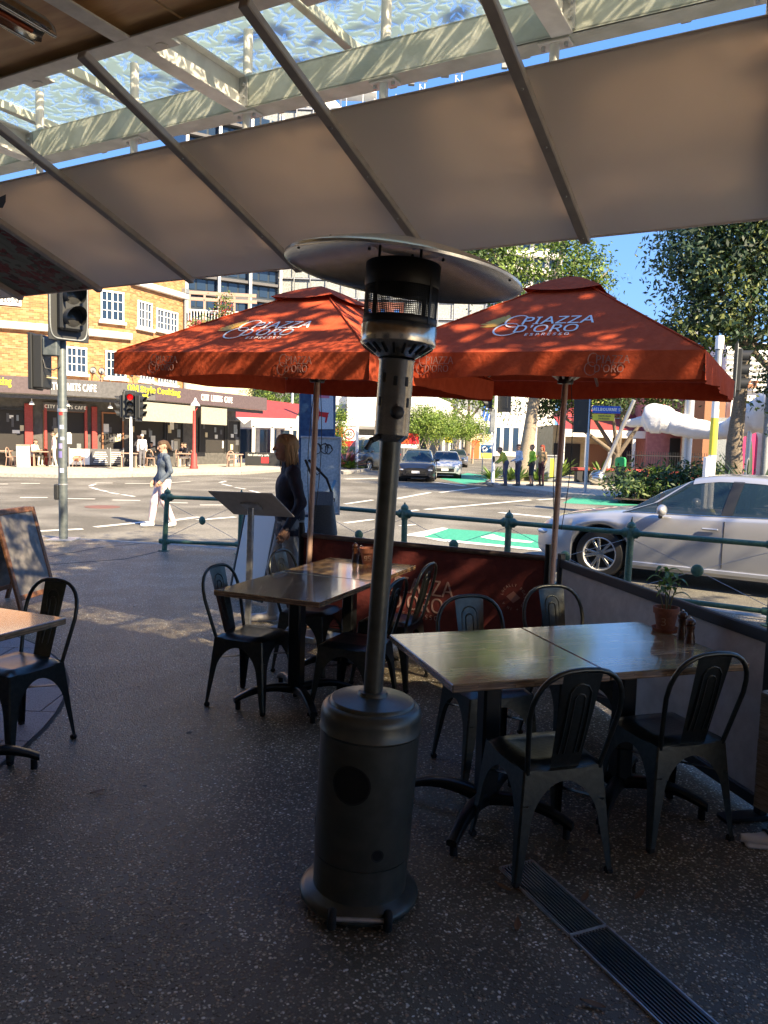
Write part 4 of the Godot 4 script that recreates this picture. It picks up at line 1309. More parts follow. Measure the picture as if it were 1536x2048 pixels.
func make_stands() -> void:
	# lectern style menu stand
	var t := thing("menu_stand", "steel menu stand with a tilted pale board seen from below", "menu stand", ground(495, 1272))
	t.rotation = Vector3(0, -0.35, deg_to_rad(-1.0))
	part(t, "base_plate", mb().cbox(Vector3(0.12, 0.012, 0), Vector3(0.5, 0.022, 0.36), 0.004), M.galvanised)
	part(t, "pole", mb().cbox(Vector3(0, 0.57, 0), Vector3(0.055, 1.1, 0.028), 0.006), M.galvanised)
	var bt := Transform3D(Basis(Vector3.UP, 0.0) * Basis(Vector3.RIGHT, deg_to_rad(-28)) * Basis(Vector3(0, 0, 1), deg_to_rad(2)), Vector3(0.02, 1.115, 0.02))
	part(t, "board", mb(bt).cbox(Vector3(0, 0, 0), Vector3(0.58, 0.012, 0.46), 0.004), worn(Color(0.42, 0.39, 0.36), Color(0.5, 0.47, 0.44), 0.6, 0, 1, 0.02, 61, 0.05))
	part(t, "bracket", mb(bt).box(Vector3(0.0, -0.016, 0), Vector3(0.16, 0.018, 0.1)), M.galvanised)
	# white frame board behind it
	var w := thing("sandwich_board", "white plastic sandwich board leaning behind the menu stand", "sandwich board", ground(546, 1128), -0.75)
	w.position = Vector3(-1.22, 0, -8.0)
	for s in [-1.0, 1.0]:
		var xf := Transform3D(Basis(Vector3.RIGHT, -s * 0.22), Vector3(0, 0.02, s * 0.26))
		var pn := part(w, "panel", mb(xf).cbox(Vector3(0, 0.46, 0), Vector3(0.5, 0.88, 0.02), 0.006), M.white_plastic)
		part(pn, "frame", mb(xf).cbox(Vector3(-0.265, 0.46, 0), Vector3(0.03, 0.92, 0.03), 0.006).cbox(Vector3(0.265, 0.46, 0), Vector3(0.03, 0.92, 0.03), 0.006).cbox(Vector3(0, 0.905, 0), Vector3(0.56, 0.03, 0.032), 0.006).cbox(Vector3(0, 0.015, 0), Vector3(0.56, 0.03, 0.032), 0.006), M.black_paint)
	# chalkboard A-frame
	var c := thing("chalkboard", "brown timber A-frame chalkboard on the open footpath", "chalkboard", Vector3(-3.52, 0, -7.3), 1.40)
	for s in [-1.0, 1.0]:
		var xf := Transform3D(Basis(Vector3.RIGHT, -s * 0.27), Vector3(0, 0, s * 0.27))
		var fr := part(c, "frame", mb(xf).cbox(Vector3(-0.27, 0.48, 0), Vector3(0.045, 0.96, 0.03), 0.004).cbox(Vector3(0.27, 0.48, 0), Vector3(0.045, 0.96, 0.03), 0.004).cbox(Vector3(0, 0.94, 0), Vector3(0.495, 0.05, 0.028), 0.004).cbox(Vector3(0, 0.13, 0), Vector3(0.495, 0.05, 0.028), 0.004), M.frame_wood)
		part(fr, "slate", mb(xf).box(Vector3(0, 0.535, 0), Vector3(0.496, 0.77, 0.01)), M.chalk)
		var words := ["soup of the day", "coffee", "cake", "toast"]
		for k in 4:
			pass
	# blue poster pillar by the railing
	var p := thing("poster_pillar", "blue square pillar covered with torn posters and a white notice board", "pillar", Vector3(-0.86, 0, -9.6), 0.12)
	part(p, "column", mb().cbox(Vector3(0, 1.25, 0), Vector3(0.44, 2.5, 0.4), 0.012), worn(Color(0.012, 0.05, 0.13), Color(0.03, 0.09, 0.19), 0.5, 0.0, 1.2, 0.02, 62, 0.1))
	part(p, "base", mb().cbox(Vector3(0, 0.1, 0), Vector3(0.5, 0.2, 0.46), 0.01), M.dark_trim)
	var nb := part(p, "notice_board", mb().cbox(Vector3(0.05, 1.23, 0.215), Vector3(0.48, 0.92, 0.025), 0.004), worn(Color(0.30, 0.38, 0.42), Color(0.44, 0.51, 0.55), 0.5, 0, 2.5, 0.02, 63, 0.1))
	part(nb, "frame", mb().cbox(Vector3(0.05, 0.77, 0.222), Vector3(0.49, 0.035, 0.035), 0.004).cbox(Vector3(0.05, 1.69, 0.222), Vector3(0.49, 0.025, 0.035), 0.004).cbox(Vector3(0.285, 1.23, 0.222), Vector3(0.02, 0.92, 0.035), 0.004), M.galvanised)
	rng.seed = 21
	for q in [[0.0, 1.55, 0.09], [0.09, 1.56, 0.08], [0.14, 1.55, 0.075], [0.02, 1.28, 0.05], [0.10, 0.92, 0.07], [0.14, 0.89, 0.08], [0.19, 0.93, 0.06]]:
		var pts := []
		for i in 16:
			var a := i * 0.62
			pts.append(Vector3(q[0] + cos(a) * q[2] * rng.randf_range(0.4, 0.75), q[1] + sin(a) * q[2] * rng.randf_range(0.6, 0.9), 0.2295))
		part(nb, "graffiti", mb().tube(pts, 0.0055, 4), M.black_paint)
	part(nb, "graffiti", mb().bar(Vector3(0.23, 1.18, 0.229), Vector3(0.12, 0.88, 0.229), 0.003, 0.035, Vector3.RIGHT), mat(0.12, 0.30, 0.50, 0.6))
	for q in [[0.06, 2.02, 0.26, 0.46, 0.03], [0.0, 0.5, 0.3, 0.42, -0.06]]:
		var bs := Basis(Vector3(0, 0, 1), q[4])
		var ps := part(p, "poster", mb().box(Vector3(q[0], q[1], 0.205), Vector3(q[2], q[3], 0.003), bs), worn(Color(0.42, 0.56, 0.66), Color(0.60, 0.68, 0.74), 0.7, 0, 5, 0.02, 64, 0.1))
		if q[1] > 1.0:
			# red beast printed on the poster
			part(ps, "print", mb(Transform3D(Basis(), Vector3(q[0], q[1] - 0.09, 0.2075))).face([Vector3(-0.07, 0.02, 0), Vector3(0.05, 0.0, 0), Vector3(0.08, 0.06, 0), Vector3(-0.05, 0.07, 0)], Vector3(0, 0, 1)).face([Vector3(-0.065, 0.05, 0), Vector3(-0.03, 0.06, 0), Vector3(-0.05, 0.13, 0), Vector3(-0.09, 0.12, 0)], Vector3(0, 0, 1)).face([Vector3(-0.07, -0.05, 0), Vector3(-0.05, -0.05, 0), Vector3(-0.03, 0.03, 0), Vector3(-0.06, 0.03, 0)], Vector3(0, 0, 1)).face([Vector3(0.03, -0.06, 0), Vector3(0.05, -0.06, 0), Vector3(0.07, 0.03, 0), Vector3(0.04, 0.02, 0)], Vector3(0, 0, 1)), M.red_sign)
			part(ps, "print", mb().box(Vector3(q[0], q[1] + 0.16, 0.2072), Vector3(0.16, 0.035, 0.002)), mat(0.6, 0.2, 0.3, 0.7))
		else:
			part(ps, "print", mb().box(Vector3(q[0] + 0.03, q[1] + 0.05, 0.2072), Vector3(0.12, 0.05, 0.002)), mat(0.6, 0.15, 0.12, 0.7))
# ---------------------------------------------------------------- people: one skin drawn round a skeleton
func skin(b: MB, bones: Array, cell: float, k: float) -> void:
	var lo := Vector3.INF; var hi := -Vector3.INF
	for q in bones:
		var r: float = maxf(q[2], q[3]) + 2.5 * cell
		for p in [q[0], q[1]]:
			lo = lo.min(p - Vector3.ONE * r); hi = hi.max(p + Vector3.ONE * r)
	var nx := int((hi.x - lo.x) / cell) + 2; var ny := int((hi.y - lo.y) / cell) + 2; var nz := int((hi.z - lo.z) / cell) + 2
	var fld := PackedFloat32Array(); fld.resize(nx * ny * nz); fld.fill(1.0)
	var near := fld.duplicate()
	var who := PackedByteArray(); who.resize(nx * ny * nz)
	for bi in bones.size():
		var q: Array = bones[bi]
		var A: Vector3 = q[0]; var B: Vector3 = q[1]
		var ab := B - A; var L := maxf(ab.length_squared(), 1e-9)
		var R: float = maxf(q[2], q[3]) + k + 2.0 * cell
		var m0 := (A.min(B) - Vector3.ONE * R - lo) / cell; var m1 := (A.max(B) + Vector3.ONE * R - lo) / cell
		for z in range(maxi(0, int(m0.z)), mini(nz, int(m1.z) + 1)):
			for y in range(maxi(0, int(m0.y)), mini(ny, int(m1.y) + 1)):
				for x in range(maxi(0, int(m0.x)), mini(nx, int(m1.x) + 1)):
					var p := lo + Vector3(x, y, z) * cell
					var h := clampf((p - A).dot(ab) / L, 0.0, 1.0)
					var d := (p - A - ab * h).length() - lerpf(q[2], q[3], h)
					var i := (z * ny + y) * nx + x
					if d < near[i]:
						near[i] = d; who[i] = bi
					var e := maxf(k - absf(fld[i] - d), 0.0) / k
					fld[i] = minf(fld[i], d) - e * e * k * 0.25
	var id := {}
	var vv := []; var nn := []; var cc := []
	var off := [0, 1, nx, nx + 1, nx * ny, nx * ny + 1, nx * ny + nx, nx * ny + nx + 1]
	for z in nz - 1:
		for y in ny - 1:
			for x in nx - 1:
				var i := (z * ny + y) * nx + x
				var s := 0
				for o in 8:
					if fld[i + off[o]] < 0.0: s += 1
				if s == 0 or s == 8:
					continue
				var acc := Vector3.ZERO; var cnt := 0
				for e in [[0, 1], [2, 3], [4, 5], [6, 7], [0, 2], [1, 3], [4, 6], [5, 7], [0, 4], [1, 5], [2, 6], [3, 7]]:
					var f0 := fld[i + off[e[0]]]; var f1 := fld[i + off[e[1]]]
					if (f0 < 0.0) != (f1 < 0.0):
						var t := f0 / (f0 - f1)
						var c0 := Vector3(e[0] & 1, (e[0] >> 1) & 1, e[0] >> 2); var c1 := Vector3(e[1] & 1, (e[1] >> 1) & 1, e[1] >> 2)
						acc += c0.lerp(c1, t); cnt += 1
				var g := Vector3.ZERO
				for o in 8:
					g += Vector3(1 if o & 1 else -1, 1 if o & 2 else -1, 1 if o & 4 else -1) * fld[i + off[o]]
				var best := 0
				for o in 8:
					if near[i + off[o]] < near[i + off[best]]: best = o
				id[i] = vv.size()
				vv.append(lo + (Vector3(x, y, z) + acc / cnt) * cell)
				nn.append(g.normalized())
				cc.append(bones[who[i + off[best]]][4])
	for i in id:
		for ax in [[1, nx, nx * ny], [nx, nx * ny, 1], [nx * ny, 1, nx]]:
			if (fld[i] < 0.0) != (fld[i + ax[0]] < 0.0):
				var q := [i, i - ax[1], i - ax[1] - ax[2], i - ax[2]]
				if id.has(q[1]) and id.has(q[2]) and id.has(q[3]):
					var w := [id[q[0]], id[q[1]], id[q[2]], id[q[3]]]
					for t in [[0, 1, 2], [0, 2, 3]]:
						var f := [w[t[0]], w[t[1]], w[t[2]]]
						if (vv[f[1]] - vv[f[0]]).cross(vv[f[2]] - vv[f[0]]).dot(nn[f[0]] + nn[f[1]] + nn[f[2]]) > 0.0:
							f = [f[0], f[2], f[1]]
						for u in f:
							b.v.push_back(b.xf * vv[u]); b.n.push_back(b.xf.basis * nn[u]); b.c.push_back(cc[u])

func person(label: String, pos: Vector3, turn: float, c: Dictionary, jo := {}, cell := 0.03, size := 1.0, group := "") -> Node3D:
	var j := {"hipL": Vector3(0.085, 0.90, 0), "hipR": Vector3(-0.085, 0.90, 0), "kneeL": Vector3(0.09, 0.50, 0.03), "kneeR": Vector3(-0.09, 0.50, 0.03), "ankL": Vector3(0.09, 0.09, -0.02), "ankR": Vector3(-0.09, 0.09, -0.02), "toeL": Vector3(0.11, 0.04, 0.15), "toeR": Vector3(-0.11, 0.04, 0.15),
		"pel": Vector3(0, 0.95, 0), "chest": Vector3(0, 1.27, 0), "neck": Vector3(0, 1.44, 0), "head": Vector3(0, 1.60, 0.02), "shL": Vector3(0.165, 1.385, 0), "shR": Vector3(-0.165, 1.385, 0), "elL": Vector3(0.215, 1.11, -0.03), "elR": Vector3(-0.215, 1.11, -0.03), "wrL": Vector3(0.21, 0.88, 0.06), "wrR": Vector3(-0.21, 0.88, 0.06), "look": Vector3(0, -0.05, 1)}
	j.merge(jo, true)
	var t := thing("person", label, "person", pos, turn, group)
	var b := mb(Transform3D(Basis().scaled(Vector3.ONE * size), Vector3.ZERO))
	b.colored = true
	var S: Color = c.skin; var T: Color = c.top; var B: Color = c.bottom; var H: Color = c.shoe
	var X := Vector3(1, 0, 0)
	var leg: float = c.get("leg", 1.0)
	var up: Vector3 = (j.chest - j.pel).normalized()
	var bones := [[j.pel - X * 0.06, j.pel + X * 0.06, 0.112, 0.112, B], [j.pel + up * 0.05, j.chest - up * 0.06, 0.118, 0.125, T], [j.chest - X * 0.06, j.chest + X * 0.06, 0.112, 0.112, T], [j.shL, j.shR, 0.058, 0.058, T], [j.chest, j.neck - up * 0.04, 0.10, 0.07, T],
		[j.neck - up * 0.03, j.head - Vector3(0, 0.06, 0.01), 0.05, 0.048, S]]
	if c.has("jacket"):
		bones.append([j.pel - X * 0.055 - up * c.jacket, j.pel + X * 0.055 - up * c.jacket, 0.128, 0.128, T])
		bones.append([j.pel - X * 0.05 + up * 0.06, j.pel + X * 0.05 + up * 0.06, 0.128, 0.128, T])
		for k in 8:                                          # collar
			var ca := TAU * k / 8.0
			bones.append([j.neck + Vector3(cos(ca) * 0.062, -0.035, sin(ca) * 0.062), j.neck + Vector3(cos(ca) * 0.068, 0.022, sin(ca) * 0.068), 0.016, 0.012, T])
	for s in ["L", "R"]:
		var sl: Color = c.get("sleeve", T)
		var bare: bool = c.get("bare_arms", false)
		bones.append([j["sh" + s], j["el" + s], 0.056 if not bare else 0.048, 0.047 if not bare else 0.04, sl])
		bones.append([j["el" + s], j["wr" + s], 0.045 if not bare else 0.036, 0.036 if not bare else 0.027, S if bare else sl])
		var hd: Vector3 = (j["wr" + s] - j["el" + s]).normalized()
		bones.append([j["wr" + s] + hd * 0.02, j["wr" + s] + hd * 0.07, 0.03, 0.032, S])
		bones.append([j["hip" + s], j["knee" + s], 0.088 * leg, 0.062 * leg, B])
		var shorts: bool = c.get("shorts", false)
		bones.append([j["knee" + s], j["ank" + s], (0.06 if not shorts else 0.052) * leg, (0.045 if not shorts else 0.036) * leg, S if shorts else B])
		var fd: Vector3 = j["toe" + s] - j["ank" + s]
		bones.append([j["ank" + s] - Vector3(0, 0.045, 0) - fd * 0.12, j["toe" + s], 0.042, 0.036, H])
	skin(b, bones, cell, 0.035)
	# head on a finer grid
	var fw: Vector3 = j.look.normalized()
	var sd := Vector3.UP.cross(fw).normalized(); var hu := fw.cross(sd)
	var h: Vector3 = j.head
	var hc := minf(cell, 0.02) * 0.5
	var lip := S * Color(0.75, 0.5, 0.5)
	var hb := [[h + hu * 0.02 - fw * 0.02, h + hu * 0.02 + fw * 0.015, 0.085, 0.082, S], [h - hu * 0.02 + fw * 0.03, h - hu * 0.06 + fw * 0.045, 0.062, 0.048, S], [h - hu * 0.09 + fw * 0.06, h - hu * 0.075 + fw * 0.03, 0.026, 0.04, S], [h - hu * 0.12 - fw * 0.01, h - hu * 0.03 - fw * 0.01, 0.047, 0.05, S],
		[h + hu * 0.012 + fw * 0.096, h - hu * 0.022 + fw * 0.113, 0.009, 0.014, S], [h - hu * 0.058 + fw * 0.088 - sd * 0.014, h - hu * 0.058 + fw * 0.088 + sd * 0.014, 0.009, 0.009, lip]]
	for s in [-1.0, 1.0]:
		hb.append([h + sd * 0.078 * s - hu * 0.015 - fw * 0.012, h + sd * 0.082 * s + hu * 0.015 - fw * 0.016, 0.013, 0.015, S])
		hb.append([h + sd * 0.031 * s + hu * 0.006 + fw * 0.073, h + sd * 0.037 * s + hu * 0.006 + fw * 0.070, 0.009, 0.009, Color(0.05, 0.04, 0.035)])
	skin(b, hb, hc, 0.018)
	if cell < 0.02:
		for s in ["L", "R"]:
			var hd: Vector3 = (j["wr" + s] - j["el" + s]).normalized()
			var across := hd.cross(X).normalized()
			var palm: Vector3 = j["wr" + s]
			var inward := X * (-1.0 if s == "L" else 1.0)
			var fb := [[palm, palm + hd * 0.03, 0.024, 0.024, S], [palm + hd * 0.03 - across * 0.022, palm + hd * 0.085 - across * 0.026, 0.018, 0.014, S], [palm + hd * 0.03 + across * 0.022, palm + hd * 0.08 + across * 0.026, 0.018, 0.014, S], [palm + hd * 0.05, palm + hd * 0.085, 0.018, 0.016, S]]
			var lens_ := [0.062, 0.072, 0.068, 0.05]
			for f in 4:
				var o: Vector3 = palm + hd * (0.088 - 0.004 * absf(f - 1.3)) + across * (-0.028 + 0.0187 * f)
				var m: Vector3 = o + hd * lens_[f] * 0.5 + inward * 0.008
				fb.append([o, m, 0.0095, 0.0088, S]); fb.append([m, m + hd * lens_[f] * 0.4 + inward * 0.022, 0.0088, 0.0075, S])
			var th: Vector3 = palm + hd * 0.03 - across * 0.03
			fb.append([th, th + hd * 0.03 - across * 0.022 + inward * 0.008, 0.013, 0.011, S]); fb.append([th + hd * 0.03 - across * 0.022 + inward * 0.008, th + hd * 0.058 - across * 0.025 + inward * 0.014, 0.011, 0.009, S])
			skin(b, fb, 0.0045, 0.008)
	part(t, "body", b, M.person)
	# hair, or a cap
	var q := mb(b.xf)
	q.colored = true
	var HC: Color = c.hair
	var hr := [[h + hu * 0.036 - fw * 0.028, h + hu * 0.044 + fw * 0.018, 0.086, 0.078, HC], [h + hu * 0.0 - fw * 0.05, h - hu * 0.03 - fw * 0.05, 0.068, 0.056, HC]]
	match c.get("hairdo", "short"):
		"bob":
			for s in [-1.0, 1.0]:
				hr.append([h + hu * 0.03 + fw * 0.0 + sd * 0.056 * s, h - hu * 0.15 - fw * 0.03 + sd * 0.062 * s, 0.042, 0.03, HC])
				hr.append([h - hu * 0.05 - fw * 0.035 + sd * 0.06 * s, h - hu * 0.19 - fw * 0.06 + sd * 0.05 * s, 0.03, 0.018, Color(0.5, 0.36, 0.2)])
			hr.append([h - fw * 0.06, h - hu * 0.15 - fw * 0.065, 0.05, 0.036, HC])
		"pony":
			hr.append([h + hu * 0.05 - fw * 0.10, h - hu * 0.10 - fw * 0.145, 0.035, 0.028, HC])
		"cap":
			hr.append([h + hu * 0.045 + fw * 0.05, h + hu * 0.035 + fw * 0.13, 0.05, 0.03, HC])
	skin(q, hr, hc, 0.02)
	if c.get("hairdo", "") == "bob" and cell < 0.03:      # loose strands break the outline
		rng.seed = 33
		for k in 90:
			var an := rng.randf_range(-2.0, 2.0)
			var d := (-fw * cos(an) + sd * sin(an))
			var p0: Vector3 = h + hu * rng.randf_range(0.03, 0.09) + d * 0.07
			var p1: Vector3 = h - hu * 0.03 + d * rng.randf_range(0.088, 0.10)
			var p2: Vector3 = h - hu * rng.randf_range(0.14, 0.24) + d * rng.randf_range(0.07, 0.10) - fw * 0.02
			q.col = HC * rng.randf_range(0.6, 1.6)
			q.tube([p0, p0.lerp(p1, 0.5) + d * 0.012, p1, p1.lerp(p2, 0.5) + d * 0.006, p2], [0.004, 0.006, 0.006, 0.005, 0.0015], 5, false)
	part(t, "cap" if c.get("hairdo", "") == "cap" else "hair", q, M.person)
	return t

func make_people() -> void:
	# woman walking past with a handbag
	var w := person("fair haired woman in a dark jacket and pale trousers walking past the red screen", Vector3(-0.84, 0, -6.88), yaw_to(Vector3(-1, 0, 0.28)),
		{"skin": Color(0.36, 0.20, 0.14), "top": Color(0.012, 0.015, 0.028), "bottom": Color(0.30, 0.31, 0.32), "shoe": Color(0.62, 0.60, 0.60), "hair": Color(0.36, 0.23, 0.11), "hairdo": "bob", "jacket": 0.09, "leg": 1.12},
		{"ankL": Vector3(0.07, 0.10, -0.24), "kneeL": Vector3(0.085, 0.51, -0.02), "toeL": Vector3(0.08, 0.04, -0.08), "ankR": Vector3(-0.08, 0.09, 0.13), "kneeR": Vector3(-0.085, 0.50, 0.12), "toeR": Vector3(-0.10, 0.04, 0.31),
		"elL": Vector3(0.23, 1.12, -0.06), "wrL": Vector3(0.23, 0.90, 0.06), "elR": Vector3(-0.22, 1.12, -0.08), "wrR": Vector3(-0.2, 0.92, -0.02), "chest": Vector3(0, 1.27, 0.01), "head": Vector3(0, 1.60, 0.045), "look": Vector3(0.12, 0.0, 1)}, 0.014, 0.99)
	w.get_child(0).set_meta("label", "body in a dark jacket, pale trousers and white sneakers")
	var hb := thing("handbag", "blue grey leather handbag hanging behind the walking woman's hip", "handbag", Vector3(-0.54, 0.98, -6.78), 0.1)
	var rows := []
	for i in 9:
		var u := i / 8.0
		var r := []
		for k in 16:
			var a := TAU * k / 16
			var wd := 0.085 + 0.05 * u
			r.append(Vector3(signf(cos(a)) * pow(absf(cos(a)), 0.55) * wd, 0.22 - 0.36 * u - (0.02 * u * sin(a * 2.0)), signf(sin(a)) * pow(absf(sin(a)), 0.7) * 0.055 * (0.6 + 0.6 * u)))
		rows.append(r)
	part(hb, "bag", mb().surf(rows, true).face(rows[0], Vector3.UP).face(rows[-1], Vector3.DOWN), worn(Color(0.035, 0.05, 0.07), Color(0.06, 0.08, 0.10), 0.45, 0, 4, 0.03, 66, 0.3))
	part(hb, "flap", mb().cbox(Vector3(0, 0.17, 0.062), Vector3(0.18, 0.12, 0.012), 0.005), worn(Color(0.09, 0.16, 0.28), Color(0.13, 0.21, 0.34), 0.5, 0, 4, 0.03, 67, 0.2))
	part(hb, "strap", mb().tube([Vector3(-0.08, 0.21, 0), Vector3(-0.10, 0.36, -0.02), Vector3(-0.16, 0.50, -0.05)], 0.011, 8).tube([Vector3(0.08, 0.21, 0), Vector3(0.03, 0.34, -0.02), Vector3(-0.13, 0.50, -0.05)], 0.011, 8), M.black_paint)
	# girl crossing the road
	person("young woman in a grey blue jacket and pale pink trousers crossing the road", ground(322, 1054, -0.12) + Vector3(0.05, 0, 0), yaw_to(Vector3(-1, 0, 0.75)),
		{"skin": Color(0.50, 0.30, 0.21), "top": Color(0.075, 0.10, 0.135), "bottom": Color(0.62, 0.47, 0.47), "shoe": Color(0.75, 0.75, 0.75), "hair": Color(0.07, 0.038, 0.018), "hairdo": "pony", "jacket": 0.0, "leg": 1.3},
		{"ankL": Vector3(0.10, 0.10, -0.16), "kneeL": Vector3(0.095, 0.51, 0.02), "toeL": Vector3(0.12, 0.04, 0.0), "ankR": Vector3(-0.09, 0.09, 0.22), "kneeR": Vector3(-0.09, 0.50, 0.15), "toeR": Vector3(-0.1, 0.05, 0.40), "elR": Vector3(-0.235, 1.12, -0.04), "wrR": Vector3(-0.19, 0.92, 0.12), "elL": Vector3(0.24, 1.12, -0.05), "wrL": Vector3(0.20, 0.93, 0.12), "look": Vector3(0, -0.3, 1)}, 0.018, 0.985)
	# workmen at the far corner
	var S := Color(0.42, 0.25, 0.17)
	var far := [["man in a yellow work shirt bending over a backpack at the far corner", 1010, {"top": Color(0.55, 0.52, 0.06), "bottom": Color(0.10, 0.09, 0.12), "hair": Color(0.25, 0.12, 0.07)}, {"chest": Vector3(0, 1.20, 0.12), "neck": Vector3(0, 1.36, 0.2), "head": Vector3(0, 1.46, 0.28), "shL": Vector3(0.165, 1.31, 0.15), "shR": Vector3(-0.165, 1.31, 0.15), "elL": Vector3(0.2, 1.08, 0.2), "elR": Vector3(-0.2, 1.08, 0.2), "wrL": Vector3(0.15, 0.95, 0.38), "wrR": Vector3(-0.15, 0.95, 0.38)}, -1.4],
		["man in a pale blue shirt and dark trousers at the far corner", 1035, {"top": Color(0.55, 0.62, 0.72), "bottom": Color(0.08, 0.08, 0.11), "hair": Color(0.10, 0.06, 0.04)}, {"wrL": Vector3(0.16, 1.02, 0.22), "wrR": Vector3(-0.16, 1.02, 0.22)}, -1.2],
		["man in a lime green work vest and dark shorts at the far corner", 1062, {"top": Color(0.36, 0.62, 0.04), "bottom": Color(0.04, 0.04, 0.045), "hair": Color(0.20, 0.12, 0.06), "shorts": true}, {"wrL": Vector3(0.16, 1.0, 0.2)}, -1.3],
		["red haired woman in a tan top and maroon trousers at the far corner", 1082, {"top": Color(0.45, 0.30, 0.16), "bottom": Color(0.09, 0.03, 0.035), "hair": Color(0.28, 0.05, 0.02), "hairdo": "bob"}, {"elR": Vector3(-0.25, 1.2, 0.1), "wrR": Vector3(-0.1, 1.15, 0.3)}, -1.0]]
	for q in far:
		var c: Dictionary = {"skin": S, "shoe": Color(0.12, 0.09, 0.06)}
		c.merge(q[2], true)
		var p := ground(q[1], 973, -0.0)
		person(q[0], Vector3(p.x, 0.02, p.z), q[4], c, q[3], 0.035, 1.0)
	# people outside the far cafe
	var sit := {"pel": Vector3(0, 0.56, 0), "hipL": Vector3(0.085, 0.53, 0), "hipR": Vector3(-0.085, 0.53, 0), "kneeL": Vector3(0.1, 0.50, 0.42), "kneeR": Vector3(-0.1, 0.50, 0.42), "ankL": Vector3(0.1, 0.09, 0.40), "ankR": Vector3(-0.1, 0.09, 0.36), "toeL": Vector3(0.11, 0.04, 0.56), "toeR": Vector3(-0.11, 0.04, 0.52),
		"chest": Vector3(0, 0.88, 0.03), "neck": Vector3(0, 1.05, 0.05), "head": Vector3(0, 1.20, 0.09), "shL": Vector3(0.165, 0.99, 0.03), "shR": Vector3(-0.165, 0.99, 0.03), "elL": Vector3(0.22, 0.76, 0.1), "elR": Vector3(-0.22, 0.76, 0.1), "wrL": Vector3(0.14, 0.78, 0.32), "wrR": Vector3(-0.14, 0.78, 0.32)}
	var cl := [["seated woman in a pale patterned dress at a far cafe table", 68, 38.2, true, Color(0.45, 0.48, 0.42), Color(0.50, 0.52, 0.46), Color(0.05, 0.03, 0.02), 1.2],
		["man in a pale pink shirt walking out of the far cafe door", 108, 37.6, false, Color(0.62, 0.48, 0.42), Color(0.60, 0.58, 0.52), Color(0.05, 0.04, 0.03), -1.3],
		["man in a white cap and white shirt outside the far cafe", 284, 39.6, false, Color(0.66, 0.66, 0.66), Color(0.12, 0.12, 0.14), Color(0.7, 0.7, 0.7), 0.4],
		["man in a dark jacket standing by the white capped man outside the far cafe", 277, 40.4, false, Color(0.05, 0.05, 0.06), Color(0.05, 0.05, 0.06), Color(0.04, 0.03, 0.02), 1.0],
		["seated man in black behind the white capped man", 302, 42.0, true, Color(0.02, 0.02, 0.025), Color(0.05, 0.05, 0.06), Color(0.02, 0.015, 0.01), 0.6],
		["seated man in a black shirt and white trousers outside the far cafe", 373, 42.6, true, Color(0.015, 0.015, 0.02), Color(0.70, 0.69, 0.66), Color(0.02, 0.015, 0.01), -0.9],
		["seated person in dark clothes across from the man in white trousers", 362, 43.0, true, Color(0.04, 0.035, 0.04), Color(0.10, 0.10, 0.12), Color(0.03, 0.02, 0.015), 1.4]]
	for q in cl:
		var c := {"skin": Color(0.45, 0.28, 0.2), "top": q[4], "bottom": q[5], "shoe": Color(0.5, 0.48, 0.45), "hair": q[6], "hairdo": "cap" if q[6].r > 0.5 else "short"}
		person(q[0], foot(q[1], q[2], 0.02), q[7], c, sit if q[3] else {"ankL": Vector3(0.09, 0.09, -0.12), "kneeL": Vector3(0.09, 0.5, -0.02), "toeL": Vector3(0.1, 0.04, 0.05), "toeR": Vector3(-0.11, 0.04, 0.25), "ankR": Vector3(-0.09, 0.09, 0.08)}, 0.038, 1.0)

